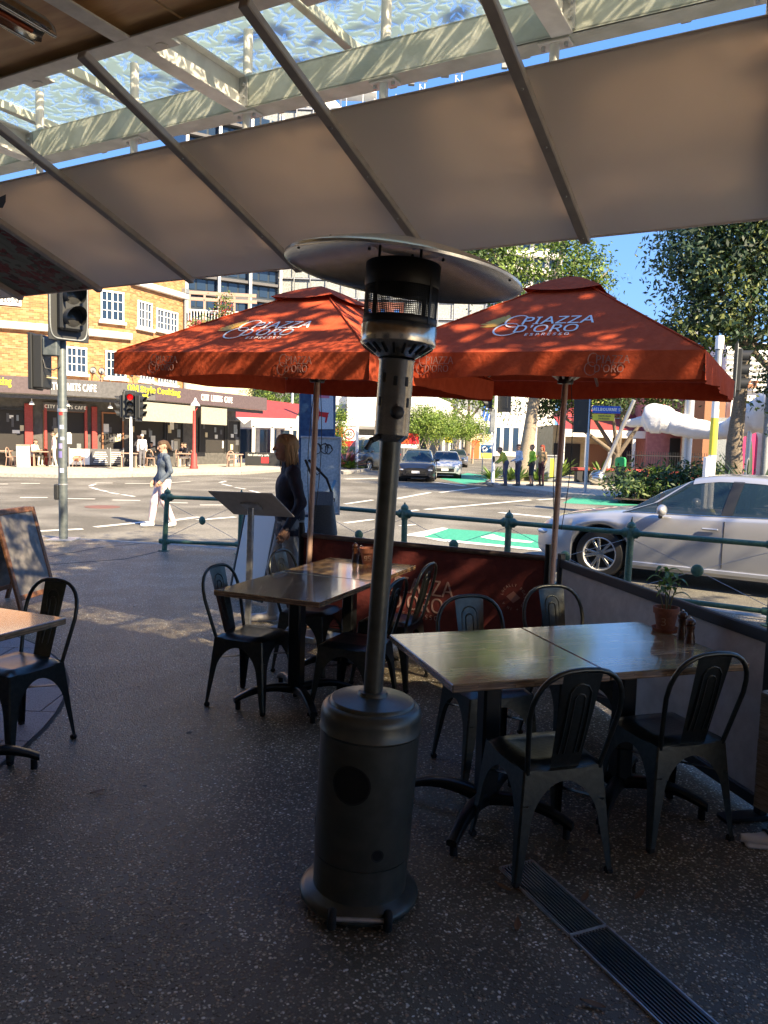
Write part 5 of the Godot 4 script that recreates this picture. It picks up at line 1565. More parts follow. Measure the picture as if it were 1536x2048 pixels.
# ---------------------------------------------------------------- vehicles: local +x is the front
func car(called: String, label: String, category: String, pos: Vector3, front: Vector3, p: Dictionary) -> Node3D:
	var t := thing(called, label, category, pos)
	t.transform = frame(front, pos)
	var L: float = p.length; var W: float = p.width / 2.0; var R: float = p.wheel
	var fx: float = p.front_axle; var rx: float = p.rear_axle
	# outlines along the length, as [x, height]: top of the lower body, then the glasshouse
	var deck: Array = p.deck; var roof: Array = p.roof
	var prof := func(a: Array, x: float) -> float:
		for i in a.size() - 1:
			if x <= a[i + 1][0] and x >= a[i][0]:
				var u: float = (x - a[i][0]) / maxf(a[i + 1][0] - a[i][0], 1e-6)
				var y0: float = a[maxi(i - 1, 0)][1]; var y1: float = a[i][1]; var y2: float = a[i + 1][1]; var y3: float = a[mini(i + 2, a.size() - 1)][1]
				return lerpf(cubic_interpolate(y1, y2, y0, y3, u), lerpf(y1, y2, u), 0.5)
		return a[0][1] if x < a[0][0] else a[-1][1]
	var xs := []
	for i in 61:
		xs.append(-L / 2 + L * i / 60.0)
	for ax in [fx, rx]:
		for k in 13:
			xs.append(ax - (R + 0.07) * cos(PI * k / 12.0))
		xs.append(ax - R - 0.0701); xs.append(ax + R + 0.0701)
	xs.sort()
	var body := mb()
	for s in [-1.0, 1.0]:
		var rows := []
		for x in xs:
			var e: float = absf(x) / (L / 2)
			var nose: float = clampf((e - 0.74) / 0.26, 0.0, 1.0)
			var w := W * (1.0 - 0.30 * pow(nose, 2.6))
			var y0: float = p.sill + 0.10 * pow(nose, 3.0)
			for ax in [fx, rx]:
				var d: float = absf(x - ax)
				if d < R + 0.07:
					y0 = maxf(y0, R + sqrt(maxf(0.0, pow(R + 0.07, 2) - d * d)))
			var dk: float = prof.call(deck, x)
			var sh: float = dk - 0.06
			y0 = minf(y0, sh - 0.05)
			var fl := 0.0
			for ax in [fx, rx]:
				fl = maxf(fl, 0.022 * clampf(1.0 - absf(x - ax) / 0.62, 0.0, 1.0))
			var r := [Vector3(x, y0, s * (w - 0.05 + fl)), Vector3(x, lerpf(y0, sh, 0.18), s * (w - 0.012 + fl)), Vector3(x, lerpf(y0, sh, 0.45), s * (w + fl * 0.8)), Vector3(x, lerpf(y0, sh, 0.70), s * (w - 0.004 + fl * 0.5)), Vector3(x, lerpf(y0, sh, 0.80), s * (w - 0.022)), Vector3(x, sh, s * (w - 0.03)), Vector3(x, dk - 0.018, s * (w - 0.07)), Vector3(x, dk, s * (w - 0.14)), Vector3(x, dk + 0.025, s * w * 0.55), Vector3(x, dk + 0.035, 0)]
			rows.append(r)
		body.surf(rows)
		for e in [0, rows.size() - 1]:
			var f: Array = rows[e]
			body.face([f[0], f[2], f[5], f[7], f[9], Vector3(f[0].x, f[0].y, 0)], Vector3(1 if e else -1, 0, 0))
	part(t, "body", body, p.paint)
	part(t, "underbody", mb().box(Vector3(0, p.sill + 0.06, 0), Vector3(L * 0.9, 0.16, W * 1.7)), M.rubber)
	# glasshouse
	var gx0: float = roof[0][0]; var gx1: float = roof[-1][0]
	var gw: float = p.get("roof_width", 0.60)
	var gh := mb(); var cap := mb()
	for s in [-1.0, 1.0]:
		var rows := []; var cr := []
		for i in 31:
			var x: float = lerpf(gx0, gx1, i / 30.0)
			var base: float = prof.call(deck, x) - 0.02
			var top: float = maxf(prof.call(roof, x), base + 0.004)
			var hgt := top - base
			var wb := W - 0.10
			var wt := lerpf(wb, gw, clampf(hgt / 0.42, 0.0, 1.0))
			rows.append([Vector3(x, base, s * wb), Vector3(x, base + hgt * 0.45, s * lerpf(wb, wt, 0.36)), Vector3(x, base + hgt * 0.88, s * lerpf(wb, wt, 0.86)), Vector3(x, top - hgt * 0.03, s * wt * 0.92), Vector3(x, top, s * wt * 0.5), Vector3(x, top + 0.004, 0)])
			if x >= p.roof_from and x <= p.roof_to:
				cr.append([Vector3(x, base + hgt * 0.86, s * (lerpf(wb, wt, 0.84) + 0.008)), Vector3(x, base + hgt * 0.93, s * (lerpf(wb, wt, 0.93) + 0.004)), Vector3(x, top + 0.006, s * wt * 0.9), Vector3(x, top + 0.016, s * wt * 0.5), Vector3(x, top + 0.02, 0)])
		gh.surf(rows)
		cap.surf(cr)
		# window pillars
		for pl in p.pillars:
			var pr := []
			for v in [[0.0, 0.0], [0.45, 0.36], [0.88, 0.86]]:
				var row := []
				for e in [-0.5, 0.5]:
					var x: float = lerpf(pl[0], pl[1], v[0] / 0.88) + e * pl[2]
					var base: float = prof.call(deck, x) - 0.02
					var top: float = maxf(prof.call(roof, x), base + 0.004)
					var wb := W - 0.10
					var wt := lerpf(wb, gw, clampf((top - base) / 0.42, 0.0, 1.0))
					var ym: float = base + (top - base) * v[0]
					if absf(pl[0] - pl[1]) > 0.3:   # raked pillars lie along the edge of the screen
						ym = minf(ym + 0.03, top)
					row.append(Vector3(x, ym, s * (lerpf(wb, wt, v[1]) + 0.007)))
				pr.append(row)
			part(t, "pillar", mb().surf(pr), p.paint if pl[3] else M.black_paint)
	part(t, "window_glass", gh, M.car_glass)
	part(t, "roof", cap, p.paint)
	part(t, "interior", mb().box(Vector3((gx0 + gx1) / 2, prof.call(deck, 0.0) - 0.12, 0), Vector3((gx1 - gx0) * 0.8, 0.06, W * 1.5)).cbox(Vector3(-0.1, prof.call(deck, 0.0) + 0.08, 0.36), Vector3(0.16, 0.5, 0.44), 0.05).cbox(Vector3(-0.1, prof.call(deck, 0.0) + 0.08, -0.36), Vector3(0.16, 0.5, 0.44), 0.05).cbox(Vector3(-1.0, prof.call(deck, 0.0) + 0.02, 0), Vector3(0.16, 0.4, 1.1), 0.05), M.rubber)
	var nose_y: float = prof.call(deck, L / 2 - 0.05)
	for s in [-1.0, 1.0]:
		part(t, "headlight", mb().ell(Vector3(L / 2 - 0.17, nose_y - 0.09, s * (W * 0.68)), Vector3(0.17, 0.055, 0.2), 14, 8, Basis(Vector3.UP, s * 0.5)), p.get("lamp", mat(0.55, 0.57, 0.6, 0.08, 0.4)))
		part(t, "tail_light", mb().cbox(Vector3(-L / 2 + 0.06, prof.call(deck, -L / 2 + 0.1) - 0.12, s * W * 0.66), Vector3(0.1, 0.14, 0.3), 0.03), M.red_sign)
		var mx: float = p.mirror[0]; var my: float = p.mirror[1]
		var mr := part(t, "mirror", mb().ell(Vector3(mx, my, s * (W + 0.075)), Vector3(0.065, 0.075, 0.115), 14, 10), p.paint)
		part(mr, "mirror_foot", mb().bar(Vector3(mx + 0.02, my - 0.06, s * (W + 0.05)), Vector3(mx + 0.05, my - 0.1, s * (W - 0.06)), 0.05, 0.04), M.black_paint)
		for k in p.doors.size():
			var dx: Array = p.doors[k]
			var z: float = s * (W + 0.0035)
			var sh: float = prof.call(deck, dx[0]) - 0.09
			for lx in dx:
				var y0: float = p.sill; var y5: float = sh + 0.03
				part(t, "door_gap", mb().tube([Vector3(lx, lerpf(y0, y5, 0.18), s * (W - 0.012)), Vector3(lx, lerpf(y0, y5, 0.45), s * W), Vector3(lx, lerpf(y0, y5, 0.7), s * (W - 0.004)), Vector3(lx, lerpf(y0, y5, 0.8), s * (W - 0.022)), Vector3(lx, y5, s * (W - 0.03))], 0.005, 5), M.rubber)
			var hd := part(t, "door_handle", mb().cbox(Vector3(minf(dx[0], dx[1]) + 0.16, sh - 0.055, z), Vector3(0.2, 0.03, 0.028), 0.012), p.paint)
		var tr := []
		for i in 15:
			var x: float = lerpf(gx0 + 0.25, gx1 - 0.12, i / 14.0)
			tr.append(Vector3(x, prof.call(deck, x) - 0.004, s * (W - 0.096)))
		part(t, "window_trim", mb().tube(tr, 0.009, 6), M.brushed)
		part(t, "sill_trim", mb().cbox(Vector3((fx + rx) / 2, p.sill + 0.07, s * (W - 0.015)), Vector3(fx - rx - 2 * R - 0.2, 0.06, 0.04), 0.01), p.paint)
		for ax in [fx, rx]:
			var o := Vector3(ax, R, s * (W - 0.115))
			var wb := Basis(Vector3(1, 0, 0), Vector3(0, 0, s), Vector3(0, -s, 0))
			var tyre := part(t, "wheel", mb().lathe([Vector2(R * 0.68, -0.1), Vector2(R * 0.92, -0.105), Vector2(R, -0.07), Vector2(R, 0.07), Vector2(R * 0.94, 0.105), Vector2(R * 0.72, 0.108), Vector2(R * 0.68, 0.09)], 36, o, wb), M.rubber)
			part(tyre, "rim", mb().lathe([Vector2(R * 0.70, 0.10), Vector2(R * 0.67, 0.105), Vector2(R * 0.63, 0.085), Vector2(R * 0.62, 0.0), Vector2(0, 0.0)], 30, o, wb), M.galvanised)
			part(tyre, "well", mb().lathe([Vector2(R * 0.6, 0.004), Vector2(0, 0.004)], 24, o, wb), M.rubber)
			for k in 10:
				var a := TAU * (k / 2) / 5.0 + (0.16 if k % 2 else -0.16)
				var dv := wb * Vector3(cos(a), 0, sin(a)); var de := wb * Vector3(cos(a * 1.0 + (0.05 if k % 2 else -0.05)), 0, sin(a + (0.05 if k % 2 else -0.05)))
				part(tyre, "spoke", mb().bar(o + dv * R * 0.13 + wb * Vector3(0, 0.07, 0), o + de * R * 0.66 + wb * Vector3(0, 0.082, 0), R * 0.11, 0.016, wb * Vector3(0, 1, 0), 0.004), M.brushed)
			part(tyre, "hub", mb().lathe([Vector2(R * 0.19, 0.06), Vector2(R * 0.17, 0.085), Vector2(0, 0.09)], 18, o, wb), M.brushed)
		for ax in [fx, rx]:
			part(t, "wheel_well", mb().lathe([Vector2(R + 0.066, -0.30), Vector2(R + 0.066, 0.035), Vector2(R + 0.05, 0.035), Vector2(R + 0.05, -0.30)], 30, Vector3(ax, R, s * (W - 0.115)), Basis(Vector3(1, 0, 0), Vector3(0, 0, s), Vector3(0, -s, 0))), M.rubber)
	part(t, "grille", mb().cbox(Vector3(L / 2 - 0.01, p.sill + 0.24, 0), Vector3(0.06, 0.20, W * 1.15), 0.03), M.rubber)
	part(t, "number_plate", mb().cbox(Vector3(L / 2 + 0.03, p.sill + 0.26, 0), Vector3(0.012, 0.11, 0.37), 0.003), M.white_plastic)
	return t

func paint(r: float, g: float, b: float, metal := 0.3) -> StandardMaterial3D:
	var m := mat(r, g, b, 0.28, metal)
	m.clearcoat_enabled = true
	m.clearcoat = 0.9
	m.clearcoat_roughness = 0.04
	return m

func make_cars() -> void:
	var silver := paint(0.40, 0.41, 0.43, 0.45)
	var d := Vector3(-0.83, 0, -0.556)
	var sedan := {"length": 4.88, "width": 1.84, "wheel": 0.335, "front_axle": 1.44, "rear_axle": -1.38, "sill": 0.19, "paint": silver,
		"deck": [[-2.44, 0.80], [-2.2, 0.98], [-1.7, 1.02], [-0.6, 0.975], [0.4, 0.95], [1.0, 0.94], [1.5, 0.90], [2.0, 0.83], [2.3, 0.74], [2.44, 0.62]],
		"roof": [[-2.0, 1.0], [-1.5, 1.2], [-1.0, 1.36], [-0.5, 1.45], [0.0, 1.46], [0.35, 1.40], [0.75, 1.21], [1.18, 0.93]],
		"roof_from": -1.35, "roof_to": 0.42, "roof_width": 0.58, "mirror": [0.62, 1.0], "doors": [[1.02, -0.12], [-0.12, -1.1]],
		"pillars": [[1.15, 0.38, 0.05, true], [-0.12, -0.22, 0.13, false], [-1.35, -1.2, 0.2, true], [0.72, 0.70, 0.04, false]]}
	var sd := car("sedan", "silver sedan driving along the kerb beyond the green railing", "car", Vector3(4.655, -0.12, -10.44), d, sedan)
	var hatch := {"length": 4.05, "width": 1.72, "wheel": 0.32, "front_axle": 1.24, "rear_axle": -1.26, "sill": 0.20, "paint": paint(0.012, 0.012, 0.016, 0.2),
		"deck": [[-2.02, 0.86], [-1.8, 0.98], [-0.6, 0.99], [0.6, 0.97], [1.2, 0.92], [1.7, 0.82], [2.02, 0.62]], "roof": [[-1.85, 0.99], [-1.5, 1.38], [-0.9, 1.47], [-0.1, 1.49], [0.4, 1.38], [1.0, 0.97]],
		"roof_from": -1.5, "roof_to": 0.3, "roof_width": 0.56, "mirror": [0.62, 1.02], "doors": [[0.85, -0.2], [-0.2, -1.0]], "pillars": [[1.0, 0.4, 0.05, true], [-0.2, -0.25, 0.1, false], [-1.3, -1.35, 0.2, true]]}
	var to_us := Vector3(-0.10, 0, 1)
	car("hatchback", "black hatchback waiting at the lights across the road", "car", foot(838, 37.5, -0.12), to_us, hatch)
	hatch = hatch.duplicate()
	hatch.paint = paint(0.50, 0.52, 0.55, 0.5)
	hatch.roof = [[-1.85, 0.99], [-1.5, 1.28], [-0.9, 1.38], [-0.1, 1.40], [0.3, 1.32], [0.9, 0.97]]
	car("hatchback", "silver hatchback waiting next to the black hatchback", "car", foot(893, 42.0, -0.12), to_us, hatch)
	var van := {"length": 4.9, "width": 1.9, "wheel": 0.34, "front_axle": 1.5, "rear_axle": -1.5, "sill": 0.22, "paint": paint(0.045, 0.048, 0.05, 0.4),
		"deck": [[-2.45, 1.1], [-2.3, 1.15], [1.0, 1.12], [1.7, 1.06], [2.2, 0.95], [2.45, 0.7]], "roof": [[-2.42, 1.12], [-2.3, 1.8], [-1.9, 1.93], [0.4, 1.95], [0.9, 1.85], [1.75, 1.08]],
		"roof_from": -2.3, "roof_to": 0.9, "roof_width": 0.74, "mirror": [1.3, 1.2], "doors": [[1.3, 0.2], [0.2, -1.1]], "pillars": [[1.7, 0.9, 0.06, true], [0.2, 0.15, 0.16, true], [-1.1, -1.15, 0.2, true], [-2.25, -2.2, 0.3, true]]}
	var v := car("van", "dark grey van with a white roof rack parked beside the planted corner", "van", foot(742, 50.0, -0.12), Vector3(-0.55, 0, 0.84), van)
	part(v, "roof_rack", mb().cbox(Vector3(-0.6, 2.02, 0.55), Vector3(3.0, 0.05, 0.05), 0.01).cbox(Vector3(-0.6, 2.02, -0.55), Vector3(3.0, 0.05, 0.05), 0.01).cbox(Vector3(-1.6, 2.05, 0), Vector3(0.06, 0.05, 1.3), 0.01).cbox(Vector3(0.4, 2.05, 0), Vector3(0.06, 0.05, 1.3), 0.01).cyl(Vector3(-2.0, 2.12, 0.2), Vector3(1.2, 2.12, 0.2), 0.07, 10), M.white_plastic)
	hatch = hatch.duplicate()
	hatch.paint = paint(0.10, 0.10, 0.11, 0.3)
	car("hatchback", "dark hatchback parked under the small street trees", "car", foot(915, 62.0, -0.12), Vector3(-0.1, 0, 1), hatch)
# ---------------------------------------------------------------- street furniture across the road
func signal_head(parent: Node3D, xf: Transform3D, lenses: int, border: bool, lit := -1) -> void:
	var H := 0.33 * lenses
	var bd := part(parent, "backing_board", mb(xf).cbox(Vector3(0, 0, -0.06), Vector3(0.62, H + 0.34, 0.02), 0.008), M.signal_box)
	if border:
		var pts := []
		for k in 33:
			var a := TAU * k / 32
			pts.append(xf * Vector3(0.285 * signf(cos(a)) * pow(absf(cos(a)), 0.3), (H / 2 + 0.145) * signf(sin(a)) * pow(absf(sin(a)), 0.3), -0.046))
		part(bd, "white_border", mb().tube(pts, 0.013, 6), M.signal_grey)
	part(parent, "housing", mb(xf).cbox(Vector3(0, 0, 0), Vector3(0.36, H + 0.04, 0.16), 0.03), M.signal_box)
	for k in lenses:
		var y := (k - (lenses - 1) / 2.0) * 0.33
		var vr := []
		for i in 2:
			var r := []
			for j in 15:
				var a := PI * 1.25 - PI * 1.5 * j / 14.0
				r.append(Vector3(cos(a) * 0.15, y + sin(a) * 0.15, 0.08 + (0.26 if i else 0.0) * (0.55 + 0.45 * sin(clampf(a, 0, PI)))))
			vr.append(r)
		var vis := part(parent, "visor", mb(xf).surf(vr), M.signal_box)
		var lm: StandardMaterial3D = mat(0.03, 0.03, 0.03, 0.2)
		if k == lit:
			lm = mat(0.5, 0.02, 0.02, 0.3)
			lm.emission_enabled = true
			lm.emission = Color(1.0, 0.05, 0.05)
			lm.emission_energy_multiplier = 0.25
		part(vis, "signal_lens", mb(xf).lathe([Vector2(0, 0.03), Vector2(0.09, 0.02), Vector2(0.135, 0)], 18, Vector3(0, y, 0.08), Basis(Vector3.RIGHT, Vector3(0, 0, 1), Vector3(0, -1, 0))), lm)

func pole(t: Node3D, h: float, r: float, mt: Material) -> void:
	part(t, "pole", mb().lathe([Vector2(r, 0.0), Vector2(r, h), Vector2(r * 0.7, h + 0.03), Vector2(0, h + 0.04)], 18), mt)
	part(t, "base_plate", mb().cbox(Vector3(0, 0.012, 0), Vector3(r * 6, 0.025, r * 6), 0.004), M.galvanised)

func make_signals() -> void:
	var t := thing("traffic_signal", "grey traffic signal pole with stickers and black signal heads at our kerb", "traffic light", ground(127, 1080))
	pole(t, 4.6, 0.066, M.pole_dark)
	var f := Basis(Vector3.UP, 0.8)
	signal_head(t, Transform3D(f, Vector3(0.20, 3.70, 0.16)), 3, true)
	var pd := part(t, "pedestrian_signal", mb().cbox(Vector3(-0.28, 2.72, 0.05), Vector3(0.16, 0.80, 0.34), 0.02), M.signal_box)
	part(pd, "hood", mb().cbox(Vector3(-0.38, 2.72, 0.05), Vector3(0.06, 0.84, 0.40), 0.01), M.signal_box)
	part(t, "junction_box", mb().cbox(Vector3(-0.09, 2.94, 0.16), Vector3(0.22, 0.27, 0.14), 0.015), M.pole_dark)
	part(t, "bracket", mb().cyl(Vector3(-0.2, 2.50, 0.08), Vector3(0, 2.47, 0), 0.02, 8), M.cream_wall)
	part(t, "cable", mb().tube([Vector3(-0.2, 2.75, 0.2), Vector3(-0.16, 2.62, 0.22), Vector3(-0.06, 2.60, 0.16), Vector3(0, 2.66, 0.07)], 0.012, 6), M.black_paint)
	part(t, "clamp", mb().lathe([Vector2(0.073, 1.98), Vector2(0.073, 2.03)], 16).lathe([Vector2(0.071, 0.86), Vector2(0.071, 0.88)], 16), M.galvanised)
	part(t, "push_button", mb().cbox(Vector3(-0.085, 0.75, 0.02), Vector3(0.07, 0.24, 0.10), 0.015), M.signal_box)
	rng.seed = 8
	for q in [[1.93, 0.09, Color(0.45, 0.03, 0.03)], [1.72, 0.06, Color(0.42, 0.46, 0.70)], [1.42, 0.08, Color(0.30, 0.28, 0.55)], [1.28, 0.10, Color(0.20, 0.18, 0.45)], [1.05, 0.07, Color(0.42, 0.46, 0.70)], [1.55, 0.05, Color(0.30, 0.36, 0.50)]]:
		var a := rng.randf_range(-0.3, 0.5)
		var rows := []
		for i in 2:
			var r := []
			for j in 5:
				var an := a + (j - 2) * 0.22
				r.append(Vector3(sin(an) * 0.0675, q[0] + (q[1] if i else 0.0), cos(an) * 0.0675))
			rows.append(r)
		part(t, "sticker", mb().surf(rows), mat(q[2].r, q[2].g, q[2].b, 0.6))
	# signal outside the far cafe, red
	var u := thing("traffic_signal", "white traffic signal pole showing red outside the far cafe", "traffic light", foot(262, 36.0, 0.02))
	pole(u, 2.6, 0.07, M.letters_white)
	signal_head(u, Transform3D(Basis(Vector3.UP, 0.25), Vector3(0, 3.05, 0.1)), 3, true, 2)
	for s in [-1.0, 1.0]:
		signal_head(u, Transform3D(Basis(Vector3.UP, s * 1.35), Vector3(s * 0.42, 2.95, 0.0)), 3, false)
	# signal on the far corner, next to the workmen
	var v := thing("traffic_signal", "traffic signal pole with backs of heads beside the bending workman", "traffic light", ground(985, 966, 0.02))
	pole(v, 4.6, 0.075, M.letters_white)
	signal_head(v, Transform3D(Basis(Vector3.UP, -1.5), Vector3(-0.28, 3.75, 0.05)), 3, false)
	signal_head(v, Transform3D(Basis(Vector3.UP, 2.6), Vector3(0.4, 3.75, 0.0)), 3, true)
	part(v, "control_box", mb().cbox(Vector3(-0.12, 2.7, 0.1), Vector3(0.22, 1.0, 0.16), 0.02), M.signal_grey)
	part(v, "push_button", mb().cbox(Vector3(0, 1.05, 0.11), Vector3(0.1, 0.26, 0.1), 0.02), M.signal_box)
	# street name pole
	var s := thing("street_sign", "galvanised pole carrying a blue street name sign over a yellow plate", "street sign", ground(1170, 985, 0.02))
	pole(s, 4.3, 0.06, M.galvanised)
	var pl := part(s, "name_plate", mb().cbox(Vector3(0.62, 3.05, 0.04), Vector3(1.02, 0.26, 0.02), 0.006), M.blue_street)
	part(pl, "lettering", text("MELBOURNE ST", 0.155, 0.006, "Droid Sans", 700), M.letters_white, Transform3D(Basis(), Vector3(0.64, 3.055, 0.054)))
	var yp := part(s, "destination_plate", mb().cbox(Vector3(0.52, 2.77, 0.04), Vector3(0.80, 0.24, 0.02), 0.006), M.yellow_sign)
	part(yp, "lettering", text("South Bank", 0.085, 0.006, "Droid Sans", 700), M.sign_grey, Transform3D(Basis(), Vector3(0.56, 2.82, 0.054)))
	part(yp, "lettering", text("Parklands", 0.085, 0.006, "Droid Sans", 700), M.sign_grey, Transform3D(Basis(), Vector3(0.54, 2.72, 0.054)))
	signal_head(s, Transform3D(Basis(Vector3.UP, 3.0), Vector3(-0.24, 2.85, -0.05)), 3, false)
	# tall pole with a yellow reflective wrap
	var y := thing("traffic_signal", "traffic signal pole with a yellow reflective wrap behind the silver sedan", "traffic light", foot(1426, 19.0, 0.02))
	pole(y, 4.15, 0.085, M.signal_grey)
	part(y, "white_sleeve", mb().lathe([Vector2(0.088, 0.0), Vector2(0.088, 2.9)], 20), M.letters_white)
	part(y, "yellow_wrap", mb().lathe([Vector2(0.091, 1.55), Vector2(0.091, 2.45)], 20), M.yellow_sign)
	part(y, "cap", mb().lathe([Vector2(0.1, 4.1), Vector2(0.1, 4.35), Vector2(0.085, 4.42), Vector2(0, 4.43)], 20), M.letters_white)
	part(y, "bollard_base", mb().cbox(Vector3(-0.14, 0.75, 0), Vector3(0.1, 1.5, 0.16), 0.02), M.letters_white)
	signal_head(y, Transform3D(Basis(Vector3.UP, 1.25), Vector3(0.45, 3.6, 0.05)), 3, true)
	# yellow painted lamp post by the pillar and bare light poles
	var lp := thing("light_pole", "slim pale light pole in front of the white modern building", "light pole", foot(714, 47.0, 0.02))
	pole(lp, 9.5, 0.09, M.letters_white)
	var lq := thing("light_pole", "thin galvanised light pole with a yellow band near the verandah house", "light pole", foot(583, 55.0, 0.02))
	pole(lq, 9.0, 0.09, M.galvanised)
	part(lq, "yellow_band", mb().lathe([Vector2(0.097, 1.2), Vector2(0.097, 2.3)], 16), M.yellow_sign)
	var lr := thing("light_pole", "stout grey pole standing in the garden bed behind the hedge", "light pole", foot(1374, 33.0, 0.02))
	pole(lr, 8.0, 0.20, M.galvanised)
	var ls := thing("light_pole", "dark pole at the verge behind the spiky plants", "light pole", foot(1532, 24.0, 0.02))
	pole(ls, 7.0, 0.11, M.signal_grey)
	# cafe street lamp, oxide red
	var rl := thing("street_lamp", "oxide red street lamp post with a pale bell shade outside the far cafe", "street lamp", foot(388, 40.2, 0.02))
	part(rl, "post", mb().lathe([Vector2(0.22, 0), Vector2(0.22, 0.1), Vector2(0.17, 0.2), Vector2(0.15, 0.75), Vector2(0.09, 0.85), Vector2(0.075, 3.0)], 16), M.oxide_red)
	part(rl, "arm", mb().tube([Vector3(0, 2.9, 0), Vector3(0.16, 3.15, 0), Vector3(0.1, 3.35, 0)], 0.03, 8), M.oxide_red)
	part(rl, "bell_shade", mb().lathe([Vector2(0.25, 3.25), Vector2(0.2, 3.35), Vector2(0.08, 3.5), Vector2(0.03, 3.65)], 16, Vector3(0.05, 0, 0)), M.letters_white)
	# road signs
	rsign("orange roadworks sign with a 40 disc beside the pink leaved shrub", 683, 51.0, 2.0, [[Vector3(-0.36, 2.15, 0), Vector2(0.84, 0.88), M.orange_sign], [Vector3(0.5, 2.15, 0), Vector2(0.86, 0.88), M.letters_white], [Vector3(-0.36, 1.52, 0), Vector2(0.84, 0.36), M.red_sign], [Vector3(0.5, 1.52, 0), Vector2(0.86, 0.36), M.red_sign]], "40")
	rsign("orange and red roadworks sign behind the black hatchback", 817, 52.0, 1.8, [[Vector3(-0.33, 1.95, 0), Vector2(0.72, 0.72), M.orange_sign], [Vector3(0.36, 1.95, 0), Vector2(0.64, 0.72), M.red_sign], [Vector3(0, 1.45, 0), Vector2(1.36, 0.26), M.letters_white]], "")
	rsign("blue parking direction sign with a white arrow", 977, 44.0, 2.2, [[Vector3(0, 1.45, 0), Vector2(0.86, 0.46), M.blue_sign]], "P")
	rsign("small yellow warning sign under the street trees", 897, 66.0, 2.2, [[Vector3(0, 2.1, 0), Vector2(0.6, 0.6), M.yellow_sign]], "")
	# litter bin and green bin near the sculpture
	var bn := thing("litter_bin", "small green topped litter bin beside the red wall", "bin", foot(1243, 35.5, 0.02))
	part(bn, "body", mb().lathe([Vector2(0.2, 0), Vector2(0.22, 0.8), Vector2(0.2, 0.85)], 16), M.black_paint)
	part(bn, "lid", mb().lathe([Vector2(0.25, 0.85), Vector2(0.25, 1.15), Vector2(0.2, 1.25), Vector2(0, 1.28)], 16), mat(0.03, 0.35, 0.10, 0.5))
	var cb := thing("utility_cabinet", "grey utility cabinet behind the workmen", "cabinet", foot(1100, 37.0, 0.02))
	part(cb, "body", mb().cbox(Vector3(0, 0.6, 0), Vector3(1.0, 1.2, 0.5), 0.02), M.signal_grey)
	part(cb, "roof", mb().cbox(Vector3(0, 1.23, 0), Vector3(1.1, 0.06, 0.6), 0.01), M.galvanised)
	part(cb, "reflector", mb().box(Vector3(0.1, 0.65, 0.255), Vector3(0.2, 0.9, 0.01)), M.yellow_sign)

func rsign(label: String, x: float, depth: float, h: float, plates: Array, word: String) -> void:
	var t := thing("road_sign", label, "road sign", foot(x, depth, 0.0), 0.0)
	for s in [-0.3, 0.35]:
		part(t, "post", mb().cyl(Vector3(s, 0, -0.04), Vector3(s, h, -0.04), 0.03, 8), M.galvanised)
	for q in plates:
		part(t, "plate", mb().cbox(q[0], Vector3(q[1].x, q[1].y, 0.03), 0.008), q[2])
	if word == "40":
		part(t, "red_ring", mb().tube(ring_pts(Vector3(0.5, 2.15, 0.02), 0.33, 24), 0.04, 6), M.red_sign)
		part(t, "lettering", text("40", 0.36, 0.01, "Droid Sans", 700), M.black_paint, Transform3D(Basis(), Vector3(0.5, 2.15, 0.025)))
		part(t, "symbol", mb(Transform3D(Basis(), Vector3(-0.36, 2.1, 0.022))).face([Vector3(-0.28, -0.22, 0), Vector3(0.28, -0.22, 0), Vector3(0.08, 0.1, 0), Vector3(-0.05, 0.0, 0)], Vector3(0, 0, 1)).ell(Vector3(-0.05, 0.14, 0), Vector3(0.07, 0.07, 0.01), 8, 4), M.black_paint)
	elif word == "P":
		part(t, "disc", mb().lathe([Vector2(0, 0.01), Vector2(0.15, 0.01), Vector2(0.15, 0)], 18, Vector3(-0.2, 1.45, 0.016), Basis(Vector3.RIGHT, Vector3(0, 0, 1), Vector3(0, -1, 0))), M.letters_white)
		part(t, "lettering", text("P", 0.24, 0.01, "Droid Sans", 700), M.blue_sign, Transform3D(Basis(), Vector3(-0.2, 1.45, 0.03)))
		part(t, "arrow", mb().box(Vector3(0.18, 1.42, 0.018), Vector3(0.045, 0.26, 0.008)).bar(Vector3(0.18, 1.58, 0.018), Vector3(0.07, 1.48, 0.018), 0.008, 0.045, Vector3.UP).bar(Vector3(0.18, 1.58, 0.018), Vector3(0.29, 1.48, 0.018), 0.008, 0.045, Vector3.UP), M.letters_white)

func ring_pts(o: Vector3, r: float, k: int) -> Array:
	var p := []
	for i in k + 1:
		p.append(o + Vector3(cos(TAU * i / k), sin(TAU * i / k), 0) * r)
	return p

